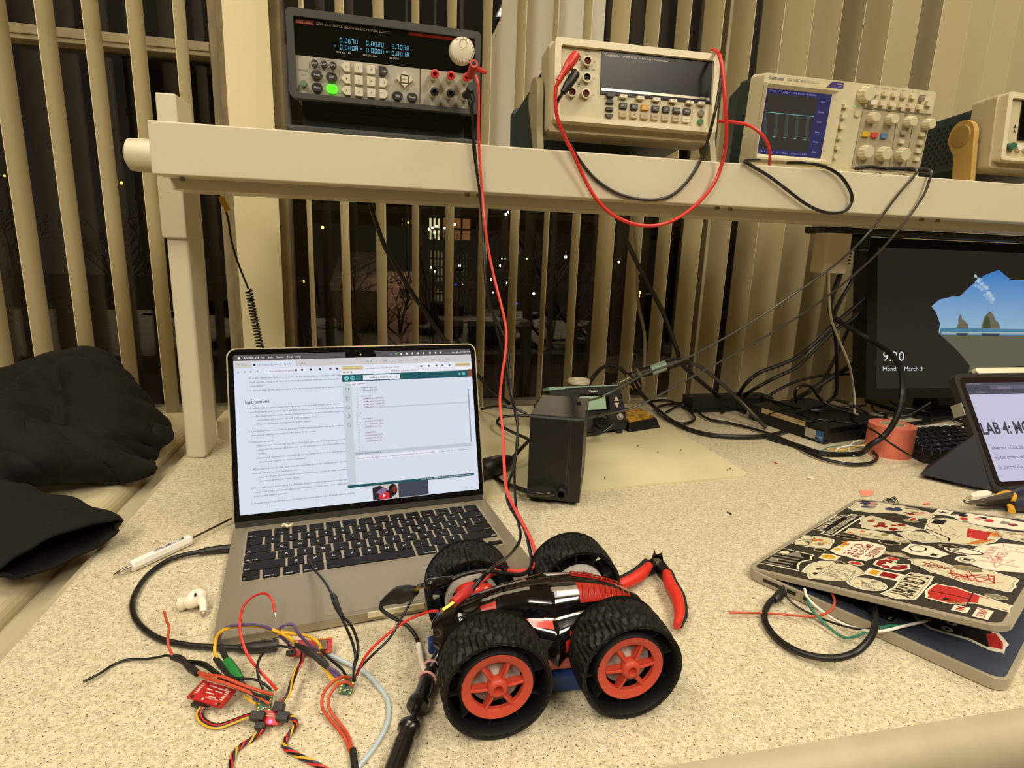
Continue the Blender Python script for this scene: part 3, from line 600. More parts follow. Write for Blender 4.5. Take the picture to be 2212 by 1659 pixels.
R(X0, .1765, .1570, .1852, SCW); 
for x in (.0120, .0190, .0260, .0330): b.poly(disc(x, .1806, .0011, 8), Z[0]+.00001, E('nav_grey', '9a9ca8'))
R(.0400, .1777, .0880, .1837, PAL, .003); b.poly(disc(.0432, .1806, .0018, 10), Z[0]+.00001, SCW); T('fastrobotscornell.github.io', .0465, .1795, .0021)
for x in (.076, .083, .093, .104, .116, .124): b.poly(disc(x, .1808, .0014, 8), Z[0]+.00001, SCD if x != .116 else BRN)
R(.1290, .1783, .1555, .1835, CRM, .0025); T('Relaunch to update  :', .1315, .1797, .0020, w=.021)
txt = [(.0235, .1720, 'fit in the chassis, and lead to unnecessary noise. Wires that are too short, will make', .105), (.0235, .1672, 'repair harder. Using solid-core wire can cause problems when the car undergoes high', .107), (.0235, .1625, 'accelerations.', None), (.0210, .1575, '- As always, skim all the instructions for the lab before you show up to your section!', .108),
 (.0205, .1365, '1. Connect the necessary power and signal inputs to one dual motor driver (where', .105), (.0235, .1318, 'inputs/outputs are hooked up in parallel as discussed in lecture) from the Artemis.', .107), (.0275, .1270, '- For now, keep the motor driver (VIN) powered from an external power supply with a', .106), (.0300, .1222, 'controllable current limit; this will make debugging easier.', None), (.0275, .1174, '- What are reasonable settings for the power supply?', None),
 (.0205, .1095, '2. Use analogWrite commands to generate PWM signals and show (using an oscilloscope)', .113), (.0235, .1047, 'that you can regulate the power on the motor driver output.', None), (.0205, .0968, '3. Take your car apart!', None), (.0275, .0922, '- Unscrew and remove the top (blue) shell from your car. You may have to cut the', .103), (.0300, .0874, 'wires for the chassis LEDs (we will not be using them in this class). Don\'t lose the', .104), (.0300, .0826, 'screws!!', None), (.0275, .0778, '- Locate and unmount the control PCB and cut wires to the motors and the battery', .104), (.0300, .0730, 'connector as close to the board as possible.', None),
 (.0205, .0650, '4. Place your car on its side, such that the spinning wheels are elevated, and show that', .113), (.0235, .0602, 'you can run the motor in both directions.', None), (.0275, .0555, '- Keep the motor driver powered on an external power supply for now, but remember', .108), (.0300, .0508, 'to connect all grounds in your circuit.', None), (.0205, .0430, '5. Power the motor driver from the 850mAh battery instead of the power supply (double-', .114), (.0235, .0382, 'check color codes before you plug it in), and make sure your code works when the', .105), (.0235, .0335, 'circuit is fully battery powered.', None), (.0205, .0255, '6. Repeat the process for the second motor and motor driver. One 850mAh battery should', .116), (.0235, .0207, 'suffice.', None)]
for x, y, s, w in txt:
    if y > .0185 and s != 'suffice.': T(s, x, y, .0021, w=w)
T('Instructions', .0185, .1432, .0040, SCD, off=.005); b.quad(.0185, .1405, .129, .1407, Z[0]+.00001, GRY)
R(.1585, .0148, .2290, .0335, SCD); R(.1585, .0148, .1910, .0335, E('picture_pale', 'c9bfb4')); R(.1915, .0148, .2285, .0335, E('slate', '3d4252'))
b.poly([(.159, .0148), (.159, .030), (.168, .0325), (.176, .026), (.186, .022), (.182, .0148)], Z[0]+.00001, E('photo_dark', '241a24')); b.poly(disc(.184, .0255, .0055, 16, .0075), Z[0]+.00002, E('photo_black', '121214')); b.poly(disc(.186, .0255, .0028, 14, .0042), Z[0]+.00003, E('photo_red', '7a2a2c')); b.poly([(.163, .024), (.172, .030), (.178, .027), (.170, .020)], Z[0]+.00002, E('photo_violet', '8a6a90'))
R(.1665, .0150, .1790, .0235, E('play_red', 'd8202c'), .002); b.poly([(.1712, .0172), (.1712, .0215), (.1748, .0193)], Z[0]+.00002, Mw)
# editor window
R(.1292, .0330, .2912, .1780, PAL, .002); R(.1292, .0330, .2912, .0368, TEALS, .0018); R(.1292, .0362, .2912, .1780, LGR, .0015); R(.1292, .1728, .2912, .1780, PAL, .0015)
T('lab4_pwm | Arduino IDE 2.3.4', .208, .1746, .0021, al='c')
for x, m in ((.1318, E('r', 'b0706a')), (.1362, E('y', 'c8b070')), (.1406, E('g', '4c8c50'))): b.poly(disc(x, .1758, .0012, 10), Z[0]+.00001, m)
R(.1292, .1640, .2912, .1728, TEALS); R(.2912, .1640, X1, .1740, BRN)
LT = E('light_teal', '78c4c8')
for x, m in ((.1345, LT), (.1418, LT), (.1490, E('mid_teal', '2a7078'))): b.poly(disc(x, .1684, .0030, 18), Z[0]+.00001, m)
ln(b, .1332, .1684, .1342, .1673, .0005, Z[0]+.00003, TEALS); ln(b, .1342, .1673, .1360, .1696, .0005, Z[0]+.00003, TEALS); ln(b, .1404, .1684, .1428, .1684, .0006, Z[0]+.00003, TEALS); b.poly([(.1425, .1673), (.1425, .1695), (.1440, .1684)], Z[0]+.00003, TEALS)
R(.1545, .1652, .2005, .1716, PAL); T('RedBoard Artemis N...', .1625, .1672, .0024, SCD, w=.028, off=.01); T('v', .1960, .1672, .0024)
b.poly(disc(.2795, .1684, .0016, 8), Z[0]+.00001, LT); b.poly(disc(.2853, .1684, .0020, 10), Z[0]+.00001, LT)
R(.1292, .0368, .1395, .1640, E('side', 'c8d3d8')); R(.1395, .0368, .2912, .1640, E('code_bg', 'dbe0ee')); R(.1395, .1580, .1580, .1640, PAL); T('lab4_pwm.ino', .1412, .1600, .0020)
for y in (.152, .141, .130, .119, .108): R(.1325, y, .1368, y+.0045, E('side_icon', '98a4ac'), .001); R(.1333, y+.0008, .1360, y+.0037, E('side'), .0006)
code = ['// #define right_p 6', '// #define right_n 5', '', 'void setup() {', '  pinMode(0, OUTPUT);', '  pinMode(1, OUTPUT);', '  pinMode(2, OUTPUT);', '  pinMode(3, OUTPUT);', '', '}', '', 'void loop() {', '  Serial.println("right");', '  analogWrite(0, 200);', '  analogWrite(1, 0);', '', '  delay(2000);', '  Serial.println("left");', '  analogWrite(0, 0);', '  analogWrite(1, 0);', '', '}', '']
CI = E('code_ink', '7a5a68'); NUM = E('line_no', '8890a4')
for i, s in enumerate(code):
    y = .1550-i*.00352
    T('%d' % (i+3), .1470, y, .0020, NUM, 'r')
    if s: T(s.strip(), .1495+.0022*(len(s)-len(s.lstrip())), y, .0020, CI if s.startswith('  ') else SCT, off=.005)
R(.1720, .1290, .2895, .1312, E('cursor_line', 'c8ccda'))
R(.1395, .0720, .2912, .0765, E('panel_head', 'c3c9d8')); T('Output', .1410, .0732, .0021); T('Serial Monitor  x', .1520, .0732, .0021, SCD); R(.1410, .0660, .2450, .0710, PAL); T("Message (Enter to send message to 'RedBoard Artemis Nano' on '/dev/cu.usbserial')", .1420, .0675, .0018, w=.098); T('New Line    v', .2490, .0675, .0020); T('115200 baud v', .2720, .0675, .0020)
R(.2890, .0770, .2908, .1480, E('scrollbar', '9aa0b2')); T('Ln 10, Col 22   RedBoard Artemis Nano on /dev/cu.usbserial-10', .2860, .0340, .0018, Mw, 'r')
b.build('screen_image', lid)
# ================================================================ sticker covered laptop
A0 = Vector((.3817, .5046, 0)); hy = math.radians(28.4)
t = thing('sticker_laptop', 'navy laptop left ajar with its lid covered in cartoon stickers', 'laptop', mw=Matrix.Translation(A0) @ Matrix.Rotation(hy, 4, 'Z'))
NAVY = mat('navy_aluminium', '4a505e', .42, .25); CASE = mat('clear_case_edge', 'a89d86', .25, alpha=.75); CASED = mat('frosted_case', 'a59a84', .25)
b = MB(); b.prism(rrect(0, -.215, .3041, 0, .011, 6), .0035, .0105, NAVY); b.build('base', t, bevel=.0006)
b = MB(); o = rrect(-.0022, -.2175, .3063, .0022, .013, 6); i = rrect(.0005, -.2145, .3036, -.0005, .0105, 6); n = len(o)
V = [(x, y, .001) for x, y in o]+[(x, y, .0112) for x, y in o]+[(x, y, .0112) for x, y in i]; b.add(V, [(k*n+j, k*n+(j+1) % n, (k+1)*n+(j+1) % n, (k+1)*n+j) for k in range(2) for j in range(n)], CASED); b.add([(x, y, .001) for x, y in o], [tuple(range(n))[::-1]], CASED); b.build('clear_base_case', t, bevel=.0006)
b = MB()
for y0, y1, m in ((-.036, -.016, BLACK), (-.050, -.041, BLACK), (-.066, -.057, BLACK)): b.box((-.0026, y0-.002, .0035), (-.0018, y1+.002, .0098), mat('port_plate', 'b0a68e', .35, .5)); b.box((-.0029, y0, .0048), (-.0024, y1, .0085), m)
b.build('port', t)
for x, y in ((.03, -.19), (.27, -.19), (.03, -.03), (.27, -.03)): MB().cyl((x, y, 0), .006, .0012, RUBBER).build('foot', t)
for r_, y in enumerate((-.030, -.048, -.067, -.0855, -.104, -.1215)):
    nk = 14 if r_ < 3 else (8 if r_ == 5 else 12)
    x = .016
    ws = [[1.5]+[1]*13, [1]*13+[1.5], [1.5]+[1]*13, [1.75]+[1]*11+[1.75], [2.25]+[1]*10+[2.25], [1, 1, 1, 1.25, 5, 1.25, 1, 1, 1, 1]][r_]
    ls = [['esc'], ['`'], ['tab'], ['caps lock'], ['shift'], ['fn', 'control', 'option', 'command']][r_]
    for k, w in enumerate(ws):
        x1 = x+w*pit-.0027; b = MB(); b.prism(rrect(-(x1-x)/2, -.008, (x1-x)/2, .008, .0016), 0, .0011, KEYM)
        if k < len(ls): b.text(ls[k], -(x1-x)/2+.0015, -.006, .0022, KLG, z=.0012, w=.006)
        b.build('key', t, loc=((x+x1)/2, y, .0106)); x = x1+.0027
b = MB(); zz = .0108  # palm rest sticker: a black blob with two round eyes
b.poly([(.070, -.128), (.049, -.135), (.038, -.145), (.033, -.155), (.036, -.165), (.042, -.182), (.040, -.198), (.045, -.207), (.055, -.206), (.064, -.207), (.080, -.196), (.09, -.16), (.09, -.13)], zz, mat('sticker_white', 'efe6cd', .4))
SR = mat('sticker_red', 'c0302a', .4); SBk = mat('sticker_black', '1c1814', .4); SWh = mat('sticker_white'); SDR = mat('sticker_dark_red', '8c1c1c', .4); SY = mat('sticker_yellow', 'e0b030', .4); STn = mat('sticker_tan', 'b9a982', .5); SPk = mat('sticker_pink', 'd2938a', .4); SO = mat('sticker_orange', 'd07a2c', .4); SBl = mat('sticker_blue', '3a4468', .4); SGy = mat('sticker_grey', '8d8576', .4); SPale = mat('sticker_pale', 'ddd2b0', .4); SOl = mat('sticker_olive', '96895c', .4)
b.poly([(.069, -.131), (.052, -.137), (.041, -.146), (.037, -.156), (.040, -.166), (.046, -.182), (.044, -.196), (.052, -.200), (.072, -.196), (.084, -.17), (.086, -.14)], zz+.0001, SBk)
b.poly([(.066, -.131), (.053, -.137), (.055, -.143), (.068, -.143)], zz+.0002, SDR); b.poly([(.046, -.196), (.050, -.205), (.062, -.203), (.075, -.195), (.066, -.190)], zz+.0002, SR)
b.poly(disc(.0455, -.1655, .0046, 16), zz+.0003, SWh); b.poly(disc(.0455, -.1655, .0018, 10), zz+.0004, SBk); b.poly(disc(.060, -.165, .0046, 16), zz+.0003, SWh); b.poly(disc(.060, -.165, .0018, 10), zz+.0004, SBk); b.poly([(.047, -.147), (.053, -.150), (.0445, -.154)], zz+.0003, SY)
b.build('palm_rest_sticker', t)
MB().rr(.088, -.207, .216, -.135, .0104, .0107, mat('navy_trackpad', '454b58', .38, .2), r=.004).build('trackpad', t)
lid = bpy.data.objects.new('lid', None); COL.objects.link(lid); lid.parent = t
lid.matrix_basis = Matrix.Rotation(-hy, 4, 'Z') @ Matrix.Translation(Vector((.3821, .5098, .0098))-A0) @ Matrix.Rotation(math.radians(28.3), 4, 'Z') @ Matrix.Rotation(-math.radians(11.9), 4, 'X')
W_, D_ = .306, .217
b = MB(); b.prism(rrect(0, -D_, W_, 0, .012, 6), -.0062, -.0022, NAVY); b.build('lid_shell', lid, bevel=.0006)
b = MB(); b.prism(rrect(-.0015, -D_-.0015, W_+.0015, .0015, .0135, 6), -.0050, -.0002, CASED); b.prism(rrect(.004, -D_+.004, W_-.004, -.004, .009, 6), -.0003, .0, mat('dark_lid_paper', '37322a', .45)); b.build('clear_lid_case', lid, bevel=.0006)
def blob(P, k=0): return P
def grow(P, g):
    cx = sum(p[0] for p in P)/len(P); cy = sum(p[1] for p in P)/len(P); Q = []
    n = len(P)
    for i in range(n):
        a, c = Vector(P[i-1]), Vector(P[(i+1) % n]); d = (c-a).normalized(); nn = Vector((d.y, -d.x)); p = Vector(P[i])
        if (p-Vector((cx, cy))).dot(nn) < 0: nn = -nn
        Q.append(tuple(p+nn*g))
    return Q
def rough(P, amp, seed, sub=3):
    r = random.Random(seed); Q = []; n = len(P)
    for i in range(n):
        a, c = Vector(P[i]), Vector(P[(i+1) % n])
        for k in range(sub):
            p = a.lerp(c, k/sub); Q.append((p.x+r.uniform(-amp, amp), p.y+r.uniform(-amp, amp)))
    return Q
mm = lambda P: [(x/1000, -y/1000) for x, y in P]
def stk(P, fill, extra=None, border=SWh, amp=.0016, seed=1, g=.0022, txt=None):
    """one sticker: white die-cut border, coloured shape, details"""
    P = mm(P); b = MB(); Q = rough(P, amp, seed); b.poly(grow(Q, -g*.25), .0004, border); I = grow(Q, -g*1.25); b.poly(I, .0005, fill)
    if fill is SPale:
        r = random.Random(seed+50); cx = sum(p[0] for p in I)/len(I); cy = sum(p[1] for p in I)/len(I)
        for _ in range(9):
            k = r.randrange(len(I)); f1, f2 = r.uniform(.15, .85), r.uniform(.15, .85); k2 = (k+r.randrange(1, 4)) % len(I)
            ln(b, cx+(I[k][0]-cx)*f1, cy+(I[k][1]-cy)*f1, cx+(I[k2][0]-cx)*f2, cy+(I[k2][1]-cy)*f2, .0006, .00052, r.choice((SBk, SGy, SOl)))
        for a_, c_ in zip(I, I[1:]+I[:1]): ln(b, a_[0], a_[1], c_[0], c_[1], .0006, .00053, SGy)
    if extra: extra(b)
    b.build('sticker', lid)
def squig(b, pts, m, w=.0008, z=.0006):
    pts = mm(pts)
    for (x0, y0), (x1, y1) in zip(pts, pts[1:]): ln(b, x0, y0, x1, y1, w, z, m)
def scrib(seed, x0, y0, x1, y1, m, n=10, w=.0008):
    def f(b):
        r = random.Random(seed); p = (r.uniform(x0, x1), r.uniform(y0, y1)); pts = [p]
        for _ in range(n): pts.append((r.uniform(x0, x1), r.uniform(y0, y1)))
        squig(b, pts, m, w)
    return f
def blot(seed, x0, y0, x1, y1, ms, n=5, r0=3, r1=7):
    def f(b):
        r = random.Random(seed)
        for k in range(n):
            cx, cy, R_ = r.uniform(x0, x1), r.uniform(y0, y1), r.uniform(r0, r1)
            b.poly(rough([(cx/1000+R_/1000*math.cos(a)*r.uniform(.6, 1.1), -cy/1000+R_/1000*math.sin(a)*.7) for a in [2*PI*i/9 for i in range(9)]], .0004, seed+k, 1), .00055+k*.00002, ms[k % len(ms)])
    return f
def words(L, m, rot=0):
    def f(b):
        for s, x, y, h, w in L: b.text(s, x/1000, -y/1000, h/1000, m, z=.0007, al='l', w=w/1000, off=.005, rot=rot)
    return f
def both(*fs):
    def f(b):
        for g in fs: g(b)
    return f
stk([(149, 2), (222, 4), (221, 17), (233, 18), (233, 35), (138, 33), (139, 17), (149, 17)], SBk, both(words([('TBH NVM NRN', 216, 7, 8, 62), ('IN OUR WORLD NO OTHER', 228, 21, 8, 84)], SWh, PI)), amp=0)
stk([(89, 3), (124, 2), (131, 20), (128, 38), (112, 44), (97, 44), (88, 25)], SPale, both(lambda b: [ln(b, *[q/1000 for q in (97+9*math.cos(a), -14-8*math.sin(a), 97+9*math.cos(a+.5), -14-8*math.sin(a+.5))], .001, .0007, SBk) for a in [k*.5 for k in range(13)]], lambda b: [ln(b, *[q/1000 for q in (117+8*math.cos(a), -12-8*math.sin(a), 117+8*math.cos(a+.5), -12-8*math.sin(a+.5))], .001, .0007, SBk) for a in [k*.5 for k in range(13)]], blot(3, 98, 18, 122, 36, [SY, SO, SGy, STn], 7, 3, 5)), seed=2)
stk([(93, 47), (133, 50), (140, 70), (138, 87), (118, 95), (100, 96), (80, 87), (83, 57)], SWh, both(blot(9, 96, 50, 130, 58, [SY, SO], 4, 3, 6), words([('CUTE', 128, 62, 9, 38), ('EMOTIONS', 132, 72, 7, 46), ('INSIDE', 128, 82, 9, 34)], SDR, PI)), seed=3)
stk([(16, 0.5), (72, 3), (71, 40), (55, 44), (40, 38), (18, 46)], SBk, both(lambda b: [squig(b, [(22+8*k, 6), (24+8*k, 34)], SGy, .003) for k in range(5)], blot(4, 24, 10, 64, 34, [SPale, SGy], 4, 5, 9)), seed=4, amp=.0008)
stk([(18, 49), (50, 47), (64, 60), (66, 80), (47, 98), (17, 93), (7, 64)], SPale, both(scrib(5, 20, 60, 56, 92, SGy, 26, .0005), blot(6, 20, 56, 40, 62, [SBk], 3, 2, 4)), seed=5, amp=.0026)
def smile(b):
    b.poly([(p[0], p[1]) for p in disc(.073, -.054, .0068, 22)], .0006, SY); squig(b, [(69, 56), (71, 58.5), (75, 58.5), (77, 56)], SOl, .0008, .0007)
    for x in (71, 75): b.poly(disc(x/1000, -.0515, .0008, 8), .0007, SOl)
stk([(64, 46), (80, 45), (83, 55), (80, 64), (66, 64), (62, 54)], SWh, smile, seed=6, amp=.0003)
def star(cx, cy, R_, m, z=.0007, rot=0, q=.42): return lambda b: b.poly([(cx/1000+(R_ if k % 2 == 0 else R_*q)/1000*math.cos(rot+PI/2+PI*k/5), -cy/1000+(R_ if k % 2 == 0 else R_*q)/1000*math.sin(rot+PI/2+PI*k/5)) for k in range(10)], z, m)
stk([(76, 95), (90, 94), (100, 100), (99, 112), (88, 111), (96, 123), (84, 128), (72, 122), (70, 108)], SDR, star(84, 110, 9, SWh, rot=.6), seed=7, amp=.0003)
def scr(b):
    for k, (s, y) in enumerate(zip('SCRAWNY', range(7))): b.text(s, .066-.0072*k, -.134, .015, SBk, z=.0007, rot=-PI*.5+.02, sx=.6) if 0 else b.text(s, .0705-.0082*k, -.1300, .0185, SBk, z=.0007, rot=PI, sx=.52)
stk([(9, 124), (30, 128), (60, 126), (76, 130), (77, 150), (58, 152), (14, 152), (5, 138)], SPale, scr, seed=8, amp=.0004)
stk(disc(24, 108, 15, 24, 18), SPale, both(blot(11, 18, 98, 32, 112, [SGy, STn, SO], 4, 2, 4), scrib(12, 14, 100, 34, 120, SGy, 12, .0005)), seed=9, amp=0)
stk([(46, 96), (66, 96), (66, 128), (46, 128)], SWh, lambda b: [b.quad(.050, -.108, .062, -.100, .0006, SY), b.quad(.050, -.124, .062, -.110, .0006, SDR)]+[ln(b, .050, -.102-.002*k, .062, -.102-.002*k, .0005, .0007, SO) for k in range(3)], amp=0)
stk([(22, 156), (40, 151), (60, 154), (62, 170), (56, 187), (46, 214), (30, 214), (33, 190), (20, 175)], SR, both(lambda b: squig(b, [(40, 156), (41, 170), (40, 186)], SBk, .0012), lambda b: squig(b, [(26, 186), (56, 184)], SBk, .001), star(30, 170, 4, SBk), lambda b: b.poly(mm([(33, 192), (50, 190), (44, 212), (34, 212)]), .00065, SPale), lambda b: squig(b, [(38, 194), (39, 208)], SGy)), seed=10, amp=.0006)
stk([(9, 178), (23, 178), (23, 190), (9, 190)], SWh, words([('MI', 20, 181, 6, 8)], SR, PI), amp=0)
stk([(6, 193), (27, 193), (27, 205), (6, 205)], SWh, words([('JAKE', 25, 196, 6, 16)], SR, PI), amp=0)
stk([(109, 117), (122, 137), (116, 157), (118, 189), (111, 207), (89, 210), (71, 206), (76, 170), (82, 150), (94, 128)], SPale, both(scrib(13, 82, 150, 108, 200, SR, 30, .0009), scrib(14, 96, 126, 114, 160, SDR, 12, .0008)), seed=11, amp=.002)
stk([(128, 165), (150, 160), (185, 160), (208, 178), (211, 200), (170, 212), (128, 206), (118, 180)], SWh, both(star(146, 186, 18, SPk, .0006, .3, .35), star(146, 186, 15, SWh, .00065, .3, .33), star(190, 186, 16, SPk, .0006, .2, .35), star(190, 186, 13.5, SWh, .00065, .2, .33), words([('HOLLY', 185, 170, 8, 36), ('ZOMBIE', 176, 180, 8, 36)], SPk, PI)), seed=12, amp=.0022)
stk([(214, 104), (256, 96), (270, 112), (252, 160), (235, 176), (206, 172), (182, 160), (178, 130)], SPale, both(lambda b: b.poly(mm([(208, 146), (240, 140), (236, 162), (206, 164)]), .0006, SR), lambda b: b.poly(mm([(240, 104), (258, 104), (258, 116), (240, 116)]), .0006, SBk), lambda b: b.poly(mm([(184, 150), (206, 158), (214, 170), (190, 160)]), .0006, SO), lambda b: b.poly(mm([(222, 162), (240, 158), (238, 168), (226, 172)]), .0006, SO), lambda b: squig(b, [(216, 106), (196, 132), (184, 136)], SBk, .0018), lambda b: squig(b, [(236, 98), (222, 108), (206, 140)], SGy, .0008)), seed=13, amp=.001)
stk([(281, 112), (300, 128), (300, 150), (292, 190), (262, 190), (254, 158), (262, 128)], SWh, both(blot(15, 264, 124, 290, 184, [SBk, SPk, SR, SGy, SDR], 9, 4, 8)), seed=14, amp=.0024)
stk([(278, 95), (302, 95), (302, 113), (278, 113)], SWh, star(290, 104, 7, SBl, .0007, 0, .3), amp=0)
stk([(132, 104), (157, 106), (160, 125), (144, 146), (128, 140), (124, 118)], SWh, both(lambda b: b.poly(disc(.145, -.117, .010, 20, .008), .0006, SBk), lambda b: b.poly(disc(.145, -.117, .0085, 20, .0066), .00065, SWh), star(134, 134, 5.5, SBk), blot(16, 140, 112, 150, 116, [SBk], 2, 1.2, 2)), seed=15, amp=.0005)
stk(disc(161, 155, 11, 20, 19), SWh, lambda b: [b.poly(disc(.161, -.155, .0085, 20, .016), .0006, SBk), b.poly(disc(.161, -.155, .0065, 20, .014), .00065, SWh), b.quad(.157, -.150, .165, -.145, .0007, SGy)], amp=.0002)
stk([(137+11*math.cos(a), 162+11*math.sin(a)) for a in [PI/8+PI/4*k for k in range(8)]], SWh, lambda b: [b.poly([(.137+.007*math.cos(a), -.162+.007*math.sin(a)) for a in [PI/8+PI/4*k for k in range(8)]], .0006, SGy), b.poly([(.137+.0055*math.cos(a), -.162+.0055*math.sin(a)) for a in [PI/8+PI/4*k for k in range(8)]], .00065, SWh), b.quad(.134, -.165, .140, -.159, .0007, SBk)], amp=0)
stk([(256, 5), (292, 5), (299, 30), (297, 60), (279, 100), (262, 102), (250, 90), (262, 60), (246, 40), (248, 14)], SPale, both(blot(17, 260, 12, 288, 60, [SBl, SGy, SPk, SBl], 9, 5, 10), blot(18, 264, 60, 280, 92, [SDR, SPk, SBl], 5, 3, 6)), seed=16, amp=.0022)
stk([(197, 40), (222, 32), (238, 40), (226, 70), (212, 104), (200, 96), (183, 67), (186, 48)], SPale, both(blot(19, 194, 44, 226, 90, [SDR, mat('sticker_brown', '8a4426', .4), SDR], 9, 4, 7)), seed=17, amp=.0018)
stk([(158, 36), (178, 36), (182, 60), (178, 84), (167, 104), (156, 96), (152, 60)], SPale, both(blot(20, 160, 42, 174, 92, [SOl, STn, SOl, SO], 8, 3, 6)), seed=18, amp=.0014)
stk([(186, 84), (198, 90), (205, 104), (196, 124), (178, 130), (166, 116), (170, 98)], SPale, scrib(21, 174, 94, 196, 120, SGy, 8, .0005), seed=19, amp=.0006)
stk([(233, 163), (249, 165), (254, 190), (240, 206), (219, 200), (222, 176)], SPale, both(blot(22, 226, 172, 246, 196, [SGy, STn, SPk], 5, 3, 6)), seed=20, amp=.001)
stk([(113, 92), (120, 92), (124, 108), (112, 122), (110, 104)], SPale, scrib(23, 113, 96, 120, 112, SOl, 4, .0005), border=STn, seed=21, amp=.0003)
for cx, cy, rx, ry, m, m2 in ((88, 38, 6, 7, STn, SBk), (62, 68, 6, 7, STn, SBk), (70, 82, 6, 8, SWh, SR), (205, 22, 7, 9, STn, SDR), (102, 106, 5, 7, STn, SR), (144, 46, 6, 16, STn, SBk), (150, 88, 8, 12, STn, SBk), (168, 140, 6, 11, STn, SBk), (238, 84, 6, 9, STn, SOl), (112, 168, 9, 14, STn, SOl), (160, 100, 5, 7, STn, STn), (28, 176, 4, 12, STn, SO), (288, 70, 6, 10, STn, SGy), (275, 78, 5, 7, STn, SDR), (150, 210, 6, 6, STn, SO), (58, 200, 6, 9, STn, SGy), (246, 84, 8, 5, SWh, SR)):
    stk([(cx+rx*math.cos(a), cy+ry*math.sin(a)) for a in [2*PI*k/12 for k in range(12)]], m2, border=m, seed=int(cx), amp=.0006, g=.0016)
# ================================================================ tablet in a folio case
t = thing('tablet', 'tablet in a dark folio stand showing LAB 4: MOT heading on a pale screen', 'tablet', mw=frame((.8922, .656, .0062), math.radians(.2), math.radians(32.5)))
CS = mat('black_folio_rubber', '24221f', .6)
b = MB(FACE); b.prism(rrect(-.002, .0, .262, .188, .013, 5), -.010, .0015, CS); b.build('case', t, bevel=.0015)
b = MB(FACE); b.prism(rrect(.006, .007, .254, .181, .009, 5), .001, .0021, mat('tablet_bezel', '241c1a', .2)); b.build('bezel', t)
b = MB(FACE); z = .0023; PG = glow('tablet_page', 'cfcfe8', .85); TI = glow('tablet_ink', '2f2f3c', .5); TB = glow('tablet_bar', '5c5a6a', .6)
b.poly(rrect(.0145, .0135, .246, .1715, .005, 4), z, PG); b.poly([(.0145, .152), (.246, .152), (.246, .166), (.0145, .166)], z+.0001, TB); b.poly(rrect(.0145, .158, .246, .1715, .004, 3), z+.0001, TB)
b.poly(rrect(.060, .160, .14, .167, .002), z+.0002, glow('tablet_pill', '77748a', .6)); b.text('9:20 PM  Mon Mar 3', .016, .1685, .0025, glow('tablet_text', 'b8b6d0', .7), z=z+.0003); b.text('cei-lab.github.io', .075, .1615, .003, glow('tablet_text'), z=z+.0003); b.text('Fast Robots', .030, .1545, .0025, glow('tablet_text'), z=z+.0003)
b.text('LAB 4: MOTORS', .0085+.006, .0870, .0195, TI, z=z+.0003, off=.028, w=.150)
for s, y in (('objective of the lab is for you to change', .0625), ('motor drivers with open loop control', .0475), ('to control the car', .0325)): b.text(s, .021, y, .0058, glow('tablet_body', '6c6a84', .6), z=z+.0003, sx=1.0)
b.build('screen', t)
b = MB(FACE); b.prism(rrect(.050, .189, .216, .1985, .004, 3), -.009, -.001, mat('cream_stylus', 'efe6c8', .35)); b.build('stylus', t, bevel=.003)
MB(FACE).prism(rrect(.046, .186, .222, .1895, .002), -.010, -.002, CS).build('stylus_slot', t)
MB().rr(-.0035, .0, -.0018, .020, .120, .140, mat('grey_side_key', '9a9588', .4), r=.0008).build('volume_key', t)
b = MB(); b.add([(-.055, .075, .001), (-.002, .002, .001), (-.003, .11, .001), (-.002, .045, .075)], [(0, 1, 2), (0, 3, 1), (1, 3, 2), (2, 3, 0)], mat('navy_folio_flap', '151620', .55), xf=Matrix.Rotation(math.radians(32.5), 4, 'X')); b.build('folio_flap', t)
# ================================================================ toy stunt car
TY = mat('tyre_rubber', '0b0a08', .55, spec=.4); RIM = mat('orange_red_rim', 'cb4a34', .45); HUBW = mat('pale_hub_plastic', 'b9aaa0', .45); SHELL = mat('black_car_lacquer', '0d0a0a', .12, coat=.6)
CR = mat('red_car_lacquer', 'a8241c', .25, coat=.4); CRB = mat('bright_red_panel', 'd8301f', .3, coat=.3); SIL = mat('silver_car_stripe', 'a8a294', .22, .6); CHAS = mat('chassis_black', '12100e', .5)
t = thing('toy_stunt_car', 'black and red toy stunt car on four oversized treaded wheels', 'toy car', (.125, .414, 0))
CX, CY = .125, .414
def tyre(out):   # wheel axis along local z, z = 0 inner side, z = .038 outer face
    b = MB(); N, K = 168, 22; Wd = .038; V = []
    for i in range(N):
        a = 2*PI*i/N
        for k in range(K):
            u = k/(K-1); r = .0395-.0028*abs(2*u-1)**3
            ph = a*21+ (2.6 if u < .5 else -2.6)*abs(u-.5)*2+math.sin(a*9+u*9)*.8
            blk = 1 if math.sin(ph*2)+.55*math.sin(u*31+a*13) > -.15 else 0
            if u < .03 or u > .97: blk = .5+.5*(math.sin(a*42) > 0)
            V.append(((r-.0017*(1-blk))*math.cos(a), (r-.0017*(1-blk))*math.sin(a), u*Wd))
    F = [(i*K+k, ((i+1) % N)*K+k, ((i+1) % N)*K+k+1, i*K+k+1) for i in range(N) for k in range(K-1)]
    b.add(V, F, TY)
    b.lathe([(.0385, 0), (.0355, .0005), (.0345, .003), (.0345, .035), (.0355, .0375), (.0385, .038)][::-1], TY, 84)
    return b
